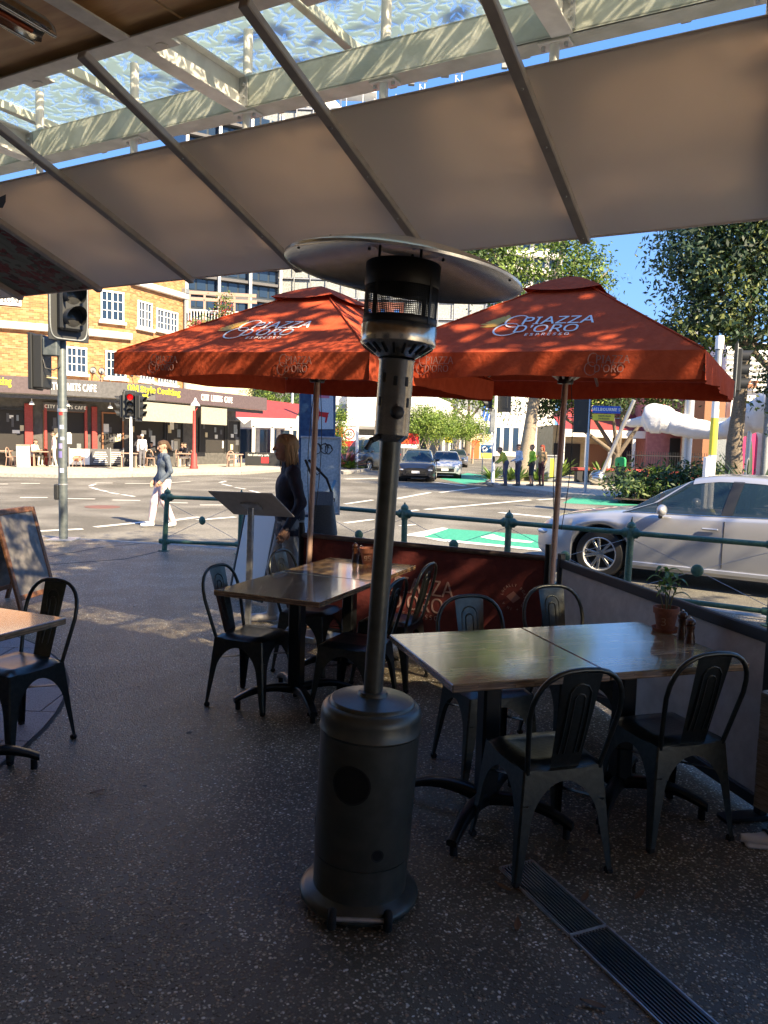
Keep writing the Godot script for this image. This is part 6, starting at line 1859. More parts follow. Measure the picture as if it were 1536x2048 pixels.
# ---------------------------------------------------------------- trees and plants
func crown(b: MB, blobs: Array, count: int, size: float, tones: Array) -> void:
	b.colored = true
	var vol := 0.0
	for q in blobs:
		vol += q[1].x * q[1].y * q[1].z
	for q in blobs:
		var nclump := int(count * (q[1].x * q[1].y * q[1].z) / vol / 26.0) + 4
		for k in nclump:
			var d := Vector3(rng.randfn(), rng.randfn(), rng.randfn()).normalized()
			var rr := pow(rng.randf(), 0.45)
			var cc: Vector3 = q[0] + d * q[1] * rr * rng.randf_range(0.85, 1.12)
			var tone: Color = tones[rng.randi() % tones.size()]
			var out := (d + Vector3(0, 0.3, 0)).normalized()
			var cl := size * rng.randf_range(2.2, 3.6)
			for m in 26:
				var p := cc + Vector3(rng.randfn(), rng.randfn() * 0.7, rng.randfn()) * cl * 0.55
				var nn := (out + Vector3(rng.randfn(), rng.randfn(), rng.randfn()) * 0.6).normalized()
				var ax := nn.cross(Vector3(rng.randfn(), rng.randfn() - 0.6, rng.randfn())).normalized()
				var sd := nn.cross(ax)
				var L := size * rng.randf_range(0.7, 1.25); var w := L * 0.2
				b.col = tone * rng.randf_range(0.75, 1.3)
				var a := p - ax * L * 0.5; var e := p + ax * L * 0.5 - nn * L * 0.12
				b.tri(a, p + sd * w, e, nn, nn, nn)
				b.tri(a, e, p - sd * w, nn, nn, nn)

func tree(called: String, label: String, base: Vector3, path: Array, r0: float, blobs: Array, count: int, leaf: float, tones: Array, bark: Material, group := "") -> void:
	var t := thing(called, label, "tree", base, 0.0, group)
	var pts := []; var rr := []
	for i in path.size():
		pts.append(path[i]); rr.append(r0 * (1.0 - 0.6 * i / maxf(1.0, path.size() - 1)))
	part(t, "trunk", mb().tube(pts, rr, 12), bark)
	var from: Vector3 = path[-1]
	for q in blobs:
		var mid: Vector3 = from.lerp(q[0], 0.5) + Vector3(0, -0.1 * q[1].y, 0)
		part(t, "limb", mb().tube([from - Vector3(0, 0.3, 0), mid, q[0], q[0] + (q[0] - mid) * 0.5], [r0 * 0.4, r0 * 0.28, r0 * 0.16, r0 * 0.06], 8), bark)
	var b := mb()
	crown(b, blobs, count, leaf, tones)
	part(t, "crown", b, M.leaf)

func blade_plant(called: String, label: String, base: Vector3, n_: int, L: float, w: float, tones: Array, droop := 0.5, cat := "plant", group := "") -> void:
	var t := thing(called, label, cat, base, 0.0, group)
	var b := mb()
	b.colored = true
	for k in n_:
		var a := rng.randf() * TAU
		var out := Vector3(cos(a), 0, sin(a))
		var up := rng.randf_range(0.5, 1.4)
		var l := L * rng.randf_range(0.7, 1.1)
		var sd := out.cross(Vector3.UP)
		b.col = tones[rng.randi() % tones.size()] * rng.randf_range(0.7, 1.3)
		var rows := []
		for i in 6:
			var u := i / 5.0
			var c := out * (l * u * 0.75 / maxf(up, 0.6)) * rng.randf_range(0.97, 1.03) + Vector3(0, l * (up * 0.75 * u - droop * u * u * 0.6) + 0.05, 0) + out * 0.05
			var ww := w * (sin(PI * clampf(u * 0.85 + 0.12, 0, 1)))
			rows.append([c - sd * ww, c + Vector3(0, -ww * 0.3, 0), c + sd * ww])
		b.surf(rows)
	part(t, "leaves", b, M.leaf)

func make_trees() -> void:
	rng.seed = 77
	var dark := [Color(0.022, 0.050, 0.026), Color(0.030, 0.066, 0.032), Color(0.018, 0.040, 0.022), Color(0.05, 0.085, 0.03)]
	var lime := [Color(0.10, 0.17, 0.02), Color(0.14, 0.22, 0.03), Color(0.08, 0.14, 0.02), Color(0.18, 0.24, 0.04)]
	var mid := [Color(0.05, 0.095, 0.02), Color(0.07, 0.12, 0.025), Color(0.035, 0.07, 0.018), Color(0.10, 0.14, 0.035)]
	var b0 := foot(1475, 24.0, 0.02)
	tree("street_tree", "big dark leaved tree towering over the spiky garden bed", b0, [Vector3.ZERO, Vector3(-0.1, 1.8, 0), Vector3(0.0, 3.6, 0), Vector3(0.1, 5.2, 0)], 0.30,
		[[Vector3(0.3, 8.6, 0), Vector3(2.4, 2.6, 2.4)], [Vector3(-1.5, 7.4, 0.3), Vector3(1.5, 1.9, 1.7)], [Vector3(2.4, 7.0, 0), Vector3(1.9, 2.2, 2.0)], [Vector3(-0.9, 5.6, 0.6), Vector3(1.8, 1.3, 1.5)], [Vector3(1.6, 4.7, 0.4), Vector3(1.4, 1.5, 1.3)], [Vector3(-1.9, 5.0, 0), Vector3(1.1, 0.8, 1.2)], [Vector3(1.0, 3.4, 0.9), Vector3(0.75, 1.0, 0.8)], [Vector3(0.0, 10.5, 0), Vector3(2.0, 1.5, 2.0)]], 42000, 0.19, dark + [Color(0.10, 0.12, 0.02)], M.bark)
	var b1 := foot(1046, 37.5, 0.02)
	tree("street_tree", "tall tree with a thick pale trunk behind the workmen", b1, [Vector3.ZERO, Vector3(0.25, 2.0, 0), Vector3(0.5, 4.6, 0), Vector3(0.6, 7.0, 0)], 0.40,
		[[Vector3(-1.0, 5.8, 0), Vector3(2.0, 1.5, 2.2)], [Vector3(2.2, 5.2, 0), Vector3(2.3, 1.5, 2.2)], [Vector3(-1.6, 9.8, 0), Vector3(2.1, 1.7, 2.2)], [Vector3(1.9, 10.0, 0), Vector3(1.6, 1.4, 2.0)], [Vector3(-2.2, 11.2, 0.2), Vector3(1.5, 1.1, 1.6)], [Vector3(1.6, 11.6, -0.2), Vector3(1.4, 1.0, 1.4)], [Vector3(3.1, 9.4, 0), Vector3(0.8, 1.3, 0.9)]], 19000, 0.22, mid + lime, M.bark_pale)
	var b2 := foot(1232, 39.5, 0.02)
	tree("street_tree", "spreading tree with dark forked limbs behind the silver ball", b2, [Vector3.ZERO, Vector3(0.0, 0.8, 0), Vector3(0.1, 1.6, 0)], 0.32,
		[[Vector3(-2.2, 4.6, 0), Vector3(1.9, 1.3, 1.8)], [Vector3(0.4, 5.4, 0), Vector3(1.8, 1.2, 1.8)], [Vector3(2.2, 4.6, 0.3), Vector3(1.5, 1.0, 1.6)], [Vector3(-0.6, 3.9, 0.8), Vector3(1.2, 0.6, 1.0)], [Vector3(-3.6, 3.7, 0), Vector3(1.2, 0.9, 1.2)]], 11000, 0.2, dark + mid, M.bark)
	for q in [[838, 52.0], [874, 57.0], [912, 62.0], [946, 68.0], [856, 55.0]]:
		var bb := foot(q[0], q[1], 0.02)
		tree("small_street_tree", "small round street tree with lime green leaves in the row by the white building", bb, [Vector3.ZERO, Vector3(0.05, 0.8, 0), Vector3(0.0, 1.5, 0)], 0.10,
			[[Vector3(-0.6, 2.7, 0), Vector3(0.9, 0.9, 0.9)], [Vector3(0.7, 2.8, 0.1), Vector3(0.9, 0.95, 0.9)], [Vector3(0.0, 3.5, 0), Vector3(0.9, 0.8, 0.9)]], 3600, 0.17, lime, M.bark_pale, "row of small street trees")
	tree("background_tree", "tall leafy tree behind the row of small street trees", foot(935, 82.0, 0.02), [Vector3.ZERO, Vector3(0, 2.5, 0), Vector3(0, 4.5, 0)], 0.4, [[Vector3(-3.0, 6.8, 0), Vector3(3.2, 2.0, 2.5)], [Vector3(2.2, 7.2, 0), Vector3(3.2, 2.4, 2.5)], [Vector3(0, 9.5, 0), Vector3(3.5, 2.2, 2.5)]], 5000, 0.42, mid + lime, M.bark)
	tree("background_tree", "bushy tree between the far cafe and the blue pillar", foot(548, 62.0, 0.02), [Vector3.ZERO, Vector3(0, 2.0, 0), Vector3(0, 3.6, 0)], 0.25, [[Vector3(-0.8, 4.9, 0), Vector3(1.7, 1.6, 1.6)], [Vector3(1.5, 4.2, 0), Vector3(1.6, 1.5, 1.6)], [Vector3(0.0, 6.4, 0), Vector3(1.8, 1.3, 1.6)], [Vector3(1.6, 2.2, 0), Vector3(1.2, 1.4, 1.2)]], 9000, 0.2, lime + mid, M.bark)
	tree("columnar_tree", "slender climbing foliage column beside the blue pillar", foot(676, 49.0, 0.02), [Vector3.ZERO, Vector3(0, 1.2, 0), Vector3(0, 2.4, 0)], 0.1, [[Vector3(0, 1.4, 0), Vector3(0.42, 1.1, 0.42)], [Vector3(0.05, 2.9, 0), Vector3(0.5, 1.2, 0.5)]], 2200, 0.16, lime, M.bark)
	# street trees on our side, out of the picture to the right: they shade the footpath
	for q in [[4.6, -1.9, 0.0], [8.6, -1.9, 0.7]]:
		var p: Vector3 = AO + AX * q[0] + AN * q[1]
		tree("kerbside_tree", ["dense kerbside tree standing next to the end of the awning", "dense kerbside tree farther along from the awning", "dense kerbside tree farthest along our kerb"][int(q[0] / 4.2) - 1], p, [Vector3.ZERO, Vector3(0.1, 2.0, 0), Vector3(0.0, 4.2, 0)], 0.26,
			[[AN * 1.6 + Vector3(0, 7.9, 0), Vector3(2.0, 1.5, 1.8)], [AN * 0.2 + Vector3(0, 8.2, 0), Vector3(2.4, 1.7, 2.2)], [AX * 1.7 + Vector3(0, 7.3, 0) + AN * 0.9, Vector3(1.9, 1.5, 1.9)], [AX * -1.7 + Vector3(0, 7.4, 0) + AN * 0.8, Vector3(1.9, 1.5, 1.9)]]  + ([[AN * -1.4 + Vector3(0, 6.6, 0), Vector3(1.7, 1.4, 1.7)]] if q[0] < 5.0 else []), 5600 if q[0] < 5.0 else 7500, 0.28, mid, M.bark, "trees along our kerb")
	# hedge of the corner bed
	var h0 := ground(1245, 1000, 0.0); var h1 := ground(1445, 1004, 0.0)
	var hg := thing("hedge", "low glossy hedge along the corner garden bed behind the sedan", "hedge", h0)
	var hb := mb()
	var bl := []
	for k in 8:
		var u := k / 7.0
		bl.append([(h1 - h0) * u + Vector3(0.3, 0.40 + 0.25 * u + 0.1 * sin(k * 2.2), -0.6 - 0.5 * (k % 2)), Vector3(0.85, 0.42 + 0.15 * u, 0.8)])
	crown(hb, bl, 5200, 0.17, dark + mid)
	part(hg, "foliage", hb, M.leaf)
	part(hg, "stem", mb().cyl(Vector3(0.6, 0, -0.6), Vector3(0.6, 0.4, -0.6), 0.03, 6), M.bark)
	structure("garden_bed", sheet(px_poly([[1225, 998], [1330, 1003], [1700, 1012], [1700, 960], [1300, 965]], 0.03), 0.03), M.soil)
	for q in [[1455, 22.5, 1.3], [1490, 21.5, 1.5], [1525, 22.5, 1.7], [1505, 24.5, 2.2], [1475, 23.5, 1.2]]:
		blade_plant("spiky_plant", "grey green spiky plant in the garden bed behind the sedan roof", foot(q[0], q[1], 0.03), 34, q[2], 0.06, [Color(0.05, 0.09, 0.06), Color(0.08, 0.12, 0.09), Color(0.03, 0.06, 0.04)], 0.35, "plant", "spiky plants in the garden bed")
	for q in [[988, 35.5], [1022, 35.8], [1040, 36.4], [1075, 36.6]]:
		blade_plant("strappy_plant", "low strappy green plant at the feet of the workmen", foot(q[0], q[1], 0.02), 46, 0.95, 0.05, [Color(0.10, 0.17, 0.03), Color(0.14, 0.22, 0.05), Color(0.06, 0.11, 0.03)], 0.5, "plant", "strappy plants at the far corner")
	blade_plant("cordyline", "pink leaved shrub beside the roadworks sign", foot(690, 46.5, 0.02), 60, 1.5, 0.09, [Color(0.30, 0.06, 0.08), Color(0.40, 0.16, 0.14), Color(0.18, 0.14, 0.06)], 0.3, "shrub")
	blade_plant("strappy_plant", "low yellow green planting under the pink leaved shrub", foot(700, 45.8, 0.02), 90, 0.8, 0.06, lime, 0.5)
	blade_plant("strappy_plant", "yellow green bush by the verandah posts of the red roofed house", foot(1122, 41.0, 0.02), 60, 1.4, 0.08, lime, 0.4)
	blade_plant("strappy_plant", "pale rosette plant in front of the iron fence", foot(1322, 37.0, 0.3), 40, 1.0, 0.07, lime, 0.4)
	blade_plant("strappy_plant", "pale rosette plant behind the silver ball", foot(1204, 36.5, 0.4), 30, 0.9, 0.07, lime, 0.4)

# ---------------------------------------------------------------- buildings
func along(px: float, a: Vector3, b: Vector3) -> float:           # where the column of a pixel meets a wall, in metres from a
	var r := ray(px, 800.0)
	var e := (b - a).normalized()
	var o := cam.position
	var det := r.x * -e.z + r.z * e.x
	var t := ((a.x - o.x) * -e.z + (a.z - o.z) * e.x) / det
	var p := o + r * t
	return (Vector3(p.x, 0, p.z) - Vector3(a.x, 0, a.z)).dot(e)
func height_at(px: float, py: float, a: Vector3, b: Vector3) -> float:
	var r := ray(px, py)
	var e := (b - a).normalized()
	var o := cam.position
	var det := r.x * -e.z + r.z * e.x
	return o.y + r.y * ((a.x - o.x) * -e.z + (a.z - o.z) * e.x) / det

func casement(t: Node3D, xf: Transform3D, u0: float, v0: float, u1: float, v1: float, sashes: int) -> void:
	var w := part(t, "window", mb(xf).box(Vector3((u0 + u1) / 2, (v0 + v1) / 2, 0.02), Vector3(u1 - u0, v1 - v0, 0.03)), M.window_glass)
	var fr := mb(xf)
	for k in sashes + 1:
		fr.box(Vector3(lerpf(u0, u1, float(k) / sashes), (v0 + v1) / 2, 0.06), Vector3(0.075, v1 - v0 + 0.1, 0.08))
	for v in [v0, v1]:
		fr.box(Vector3((u0 + u1) / 2, v, 0.063), Vector3(u1 - u0 + 0.1, 0.08, 0.08))
	part(w, "frame", fr, M.letters_white)
	var mu := mb(xf)
	for v in [lerpf(v0, v1, 0.34), lerpf(v0, v1, 0.67)]:
		mu.box(Vector3((u0 + u1) / 2, v, 0.05), Vector3(u1 - u0, 0.03, 0.05))
	for k in sashes:
		mu.box(Vector3(lerpf(u0, u1, (k + 0.5) / sashes), (v0 + v1) / 2, 0.051), Vector3(0.03, v1 - v0, 0.05))
	part(w, "muntin", mu, M.letters_white)
	part(w, "sill", mb(xf).cbox(Vector3((u0 + u1) / 2, v0 - 0.12, 0.1), Vector3(u1 - u0 + 0.3, 0.14, 0.22), 0.01), M.white_wall)

func make_cafe() -> void:
	var P := [Vector3(-26, 0.02, -34.5), Vector3(-16.9, 0.02, -38.5), Vector3(-13.5, 0.02, -41.0), Vector3(-11.73, 0.02, -45.2), Vector3(-9.6, 0.02, -50.0)]
	var t := thing("corner_cafe_building", "yellow brick corner building with white windows above a cafe awning", "building")
	var H := [11.6, 11.6, 11.6, 7.2]
	var F1 := []                                                    # front edge of the street awning
	for i in 5:
		var n0: Vector3 = (P[mini(i + 1, 4)] - P[mini(i, 3)]).normalized().cross(Vector3.UP)
		var n1: Vector3 = (P[maxi(i, 1)] - P[maxi(i - 1, 0)]).normalized().cross(Vector3.UP)
		F1.append(P[i] + (n0 + n1).normalized() * 2.2)
	for i in 4:
		var a: Vector3 = P[i]; var b: Vector3 = P[i + 1]
		var L := a.distance_to(b)
		var xf := frame(b - a, a)
		var wm: Material = M.brick if i < 3 else M.cream_wall
		# xf goes on the node, so that the brick courses lie along each wall
		part(t, "wall", mb().box(Vector3(L / 2, (H[i] + 3.4) / 2, -0.25), Vector3(L, H[i] - 3.4, 0.5)), wm, xf)
		part(t, "parapet_cap", mb().box(Vector3(L / 2, H[i] + 0.06, -0.25), Vector3(L + 0.1, 0.14, 0.62)), M.white_wall, xf)
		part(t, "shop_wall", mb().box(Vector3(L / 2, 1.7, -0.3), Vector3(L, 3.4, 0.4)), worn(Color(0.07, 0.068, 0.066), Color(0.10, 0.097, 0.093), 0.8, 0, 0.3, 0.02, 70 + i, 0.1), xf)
		# street awning: roof, soffit boards and fascia
		var fa: Vector3 = F1[i]; var fb: Vector3 = F1[i + 1]
		var roof := mb()
		for y in [3.42, 3.56]:
			roof.face([a + Vector3(0, y, 0), b + Vector3(0, y, 0), fb + Vector3(0, y, 0), fa + Vector3(0, y, 0)], Vector3(0, 1 if y > 3.5 else -1, 0))
		part(t, "street_awning", roof, M.white_wall)
		var fx := frame(fb - fa, fa)
		var FL := fa.distance_to(fb)
		part(t, "fascia", mb().cbox(Vector3(FL / 2, 3.82, 0), Vector3(FL, 0.78, 0.08), 0.01), M.sign_mauve if i != 1 else M.sign_grey, fx)
		part(t, "beam", mb().box(Vector3(FL / 2, 3.32, -0.3), Vector3(FL, 0.18, 0.1)), M.sign_grey, fx)
	var X0 := frame(P[1] - P[0], P[0]); var X1 := frame(P[2] - P[1], P[1]); var X2 := frame(P[3] - P[2], P[2])
	# windows read off the photograph: wall, left, top, right, bottom
	for q in [[1, 134, 695, 172, 748, 2], [1, 203, 583, 246, 644, 2], [1, 212, 703, 250, 757, 2], [2, 275, 604, 301, 658, 2], [2, 312, 621, 352, 664, 3], [2, 280, 720, 304, 763, 2], [2, 316, 728, 350, 770, 3], [1, 120, 575, 160, 628, 2]]:
		var a: Vector3 = P[q[0]]; var b: Vector3 = P[q[0] + 1]
		var u0 := along(q[1], a, b); var u1 := along(q[3], a, b)
		var v1 := height_at((q[1] + q[3]) / 2.0, (q[2]) + 2, a, b); var v0 := height_at((q[1] + q[3]) / 2.0, q[4] - 2, a, b)
		casement(t, X1 if q[0] == 1 else X2, u0, v0, u1, v1, q[5])
	# cornices
	for q in [[0, 6.75, 0.34], [1, 6.75, 0.34], [1, 9.75, 0.3], [2, 9.6, 0.3], [0, 9.75, 0.3]]:
		var a: Vector3 = P[q[0]]; var b: Vector3 = P[q[0] + 1]
		part(t, "cornice", mb().cbox(Vector3(a.distance_to(b) / 2, q[1], 0.08), Vector3(a.distance_to(b) + 0.1, q[2], 0.35), 0.03), M.white_wall, frame(b - a, a))
	# fascia lettering
	var fw := func(i: int, s: String, px: Array, y: float, size: float, mt: Material, font: String, weight: int) -> void:
		var fa: Vector3 = F1[i]; var fb: Vector3 = F1[i + 1]
		var fx := frame(fb - fa, fa)
		var ft := fit_text(s, along(px[1], fa, fb) - along(px[0], fa, fb), size, font, weight)
		part(t, "lettering", ft[0], mt, fx * Transform3D(Basis().scaled(ft[1]), Vector3(along((px[0] + px[1]) / 2.0, fa, fb), y, 0.045)))
	fw.call(1, "CITY LIMITS CAFE", [93, 193], 3.84, 0.34, M.letters_white, "Droid Sans", 700)
	fw.call(2, "Old Style Cooking", [256, 361], 3.92, 0.30, M.letters_yellow, "Droid Serif", 700)
	fw.call(2, "Since  1990.", [257, 296], 3.60, 0.14, M.letters_yellow, "Droid Serif", 700)
	fw.call(3, "CITY  LIMITS  CAFE", [402, 464], 3.84, 0.34, M.letters_white, "Droid Sans", 700)
	fw.call(0, "Old Style Cooking", [-84, 24], 3.92, 0.32, M.letters_yellow, "Droid Serif", 700)
	part(t, "name_board", mb().box(Vector3(along(2, P[0], P[1]), 7.95, 0.05), Vector3(1.9, 0.52, 0.06)), M.letters_white, X0)
	part(t, "lettering", text("STATION", 0.40, 0.02, "Droid Sans", 700), M.sign_grey, X0 * Transform3D(Basis(), Vector3(along(4, P[0], P[1]), 7.95, 0.085)))
	# shop front: dark openings, red pilasters, door with name board
	for q in [[0, -30, 50], [1, 88, 172], [1, 205, 246], [2, 262, 330], [2, 334, 366], [3, 400, 452], [3, 456, 480]]:
		var a: Vector3 = P[q[0]]; var b: Vector3 = P[q[0] + 1]
		var u0 := along(q[1], a, b); var u1 := along(q[2], a, b)
		var sill := 0.05 if q[0] == 1 and q[1] == 88 else 0.75
		var xf := frame(b - a, a)
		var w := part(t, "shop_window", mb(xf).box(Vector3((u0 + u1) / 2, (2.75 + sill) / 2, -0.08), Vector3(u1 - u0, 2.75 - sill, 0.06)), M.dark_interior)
		part(w, "frame", mb(xf).box(Vector3(u0, (2.75 + sill) / 2, -0.03), Vector3(0.08, 2.75 - sill, 0.1)).box(Vector3(u1, (2.75 + sill) / 2, -0.03), Vector3(0.08, 2.75 - sill, 0.1)).box(Vector3((u0 + u1) / 2, 2.76, -0.028), Vector3(u1 - u0 + 0.1, 0.08, 0.1)), M.frame_wood if q[0] == 1 else M.black_paint)
		rng.seed = int(q[1]) + 40
		for k in 6:     # things seen inside: shelves, notices, coats
			part(w, "display", mb(xf).box(Vector3(rng.randf_range(u0 + 0.15, u1 - 0.15), rng.randf_range(sill + 0.3, 2.4), -0.04), Vector3(rng.randf_range(0.1, 0.35), rng.randf_range(0.15, 0.6), 0.03 + 0.002 * k)), [M.white_wall, M.sign_grey, M.cream_wall, M.signal_grey][k % 4])
	for q in [[0, 57, 14], [1, 188, 10], [1, 90, 5], [1, 171, 5]]:
		var a: Vector3 = P[q[0]]; var b: Vector3 = P[q[0] + 1]
		part(t, "pilaster", mb(frame(b - a, a)).cbox(Vector3(along(q[1], a, b), 1.55, 0.02), Vector3(q[2] * 0.027, 3.0, 0.16), 0.02), M.oxide_red)
	var nb := part(t, "name_board", mb(X1).cbox(Vector3(along(130, P[1], P[2]), 2.95, 0.06), Vector3(2.1, 0.42, 0.06), 0.02), M.sign_grey)
	part(nb, "lettering", text("CITY LIMITS CAFE", 0.24, 0.02, "Droid Sans", 700), M.letters_white, X1 * Transform3D(Basis(), Vector3(along(130, P[1], P[2]), 2.95, 0.095)))
	# roller blinds under the fascia
	for q in [[2, 277, 392], [3, 405, 456]]:
		var fa: Vector3 = F1[q[0]]; var fb: Vector3 = F1[q[0] + 1]
		var u0 := along(q[1], fa, fb); var u1 := minf(along(q[2], fa, fb), fa.distance_to(fb) + (1.2 if q[0] == 2 else 0.0))
		part(t, "roller_blind", mb(frame(fb - fa, fa)).box(Vector3((u0 + u1) / 2, 2.85, -0.08), Vector3(u1 - u0, 0.95, 0.03)), worn(Color(0.30, 0.28, 0.23), Color(0.36, 0.34, 0.28), 0.8, 0, 0.6, 0.02, 80, 0.1))
	# lamps, downpipe, brackets
	for px in [63, 142, 228]:
		var i := 0 if px < 88 else 1
		var fa: Vector3 = F1[i]; var fb: Vector3 = F1[i + 1]
		part(t, "pendant_lamp", mb(frame(fb - fa, fa)).lathe([Vector2(0.13, 2.95), Vector2(0.10, 3.05), Vector2(0.02, 3.12), Vector2(0.02, 3.4)], 12, Vector3(along(px, fa, fb), 0, -0.6)), M.letters_white)
	part(t, "downpipe", mb(X2).cyl(Vector3(along(366, P[2], P[3]), 3.6, 0.12), Vector3(along(366, P[2], P[3]), 10.0, 0.12), 0.09, 10).cbox(Vector3(along(366, P[2], P[3]), 9.9, 0.14), Vector3(0.36, 0.3, 0.3), 0.03), M.signal_grey)
	for px in [186, 203, 262, 316]:
		var i := 1 if px < 250 else 2
		part(t, "sign_bracket", mb(X1 if i == 1 else X2).cyl(Vector3(along(px, P[i], P[i + 1]), 4.9, 0.0), Vector3(along(px, P[i], P[i + 1]), 4.3, 1.5), 0.03, 6).lathe([Vector2(0, 0.0), Vector2(0.16, 0.0), Vector2(0.16, 0.05)], 10, Vector3(along(px, P[i], P[i + 1]), 4.9, 0.05), Basis(Vector3.RIGHT, Vector3(0, 0, 1), Vector3(0, -1, 0))), M.signal_grey)
	part(t, "roof_hut", mb(X2).box(Vector3(2.6, 12.6, -2.0), Vector3(5.0, 2.2, 3.0)), M.white_wall)
	# furniture on its footpath
	rng.seed = 9
	var ct := 0
	for q in [[4, 37.4, "small timber table beside the leaning sandwich board of the far cafe"], [84, 38.0, "small timber table where the woman in the patterned dress sits"], [258, 39.6, "small timber table behind the white signal pole"], [370, 42.3, "small timber table of the man in white trousers"], [470, 44.6, "small timber table by the end of the far cafe, near the verandah shop"]]:
		var tb := thing("cafe_table", q[2], "table", foot(q[0], q[1], 0.02), 0.3, "small tables outside the far cafe")
		part(tb, "table_top", mb().cbox(Vector3(0, 0.72, 0), Vector3(0.9, 0.05, 0.65), 0.01), M.pole_tan)
		for s in [-0.35, 0.35]:
			part(tb, "leg", mb().box(Vector3(s, 0.35, 0), Vector3(0.06, 0.7, 0.4)), M.pole_tan)
	for q in [[24, 37.0, 1.6], [36, 37.6, -1.5], [15, 38.2, 0.2], [97, 38.6, -1.2], [157, 38.2, -1.6], [300, 41.6, 0.5], [362, 43.2, 1.4], [374, 42.9, -0.8], [462, 44.0, 0.3], [468, 45.2, 2.6]]:
		var c := thing("bentwood_chair", "pale bentwood chair outside the far cafe", "chair", foot(q[0], q[1], 0.02), q[2], "chairs outside the far cafe")
		part(c, "seat", mb().cbox(Vector3(0, 0.45, 0), Vector3(0.42, 0.04, 0.42), 0.01), M.pole_tan)
		var hp := []
		for i in 11:
			var a := PI * i / 10.0
			hp.append(Vector3(cos(a) * 0.2, 0.6 + sin(a) * 0.3, -0.2 - 0.05 * sin(a)))
		part(c, "back", mb().tube([Vector3(0.2, 0.45, -0.19)] + hp + [Vector3(-0.2, 0.45, -0.19)], 0.022, 6), M.pole_tan)
		for s in [[-1, -1], [1, -1], [-1, 1], [1, 1]]:
			part(c, "leg", mb().cyl(Vector3(s[0] * 0.18, 0.44, s[1] * 0.18), Vector3(s[0] * 0.21, 0, s[1] * 0.22), 0.018, 6), M.pole_tan)
	var sb := thing("menu_board", "tall leaning sandwich board outside the far cafe door", "sandwich board", foot(46, 36.6, 0.02), 0.5)
	for s in [-1.0, 1.0]:
		part(sb, "panel", mb(Transform3D(Basis(Vector3.RIGHT, -s * 0.25), Vector3(0, 0, s * 0.25))).cbox(Vector3(0, 0.55, 0), Vector3(0.6, 1.1, 0.03), 0.006), M.weathered if s < 0 else M.signal_grey)
	for q in [["low cafe banner with a pale food picture outside the far cafe", 180, 38.9, 2.0, true], ["dark chalk menu banner outside the far cafe", 231, 39.9, 0.8, false]]:
		var bnr := thing("menu_banner", q[0], "banner", foot(q[1], q[2], 0.02), 0.6)
		part(bnr, "panel", mb().cbox(Vector3(0, 0.5, 0), Vector3(q[3], 0.82, 0.03), 0.006), M.sign_grey)
		if q[4]:
			part(bnr, "picture", mb().box(Vector3(-0.5, 0.5, 0.02), Vector3(0.95, 0.78, 0.006)), M.letters_white)
			part(bnr, "picture", mb().ell(Vector3(-0.6, 0.42, 0.022), Vector3(0.28, 0.16, 0.008), 12, 6), mat(0.42, 0.16, 0.10, 0.6))
		for k in 6:
			part(bnr, "text_line", mb().box(Vector3(0.5 if q[4] else 0.0, 0.24 + k * 0.1, 0.019), Vector3(0.7 - 0.08 * (k % 3) if q[4] else 0.5, 0.03, 0.006)), M.letters_white)
		for s in [-1.0, 1.0]:
			part(bnr, "post", mb().cyl(Vector3(s * q[3] / 2, 0, 0), Vector3(s * q[3] / 2, 0.98, 0), 0.03, 8), M.galvanised)

func block(called: String, label: String, px0: float, px1: float, depth: float, h: float, thick: float, turn: float, mt: Material) -> Node3D:
	var a := foot(px0, depth, 0.0); var b := foot(px1, depth, 0.0)
	var t := thing(called, label, "building", (a + b) / 2, turn)
	var w := a.distance_to(b) / cos(turn)
	part(t, "wall", mb().box(Vector3(0, h / 2, -thick / 2), Vector3(w, h, thick)), mt)
	t.set_meta("w", w)
	return t

func grid_windows(t: Node3D, x0: float, x1: float, y0: float, y1: float, cols: int, rows: int, fw: float, fh: float, mt: Material) -> void:
	for i in cols:
		for k in rows:
			var cx := lerpf(x0, x1, (i + 0.5) / cols); var cy := lerpf(y0, y1, (k + 0.5) / rows)
			var w := (x1 - x0) / cols * fw; var h := (y1 - y0) / rows * fh
			var o := part(t, "window", mb().box(Vector3(cx, cy, 0.03), Vector3(w, h, 0.06)), mt)

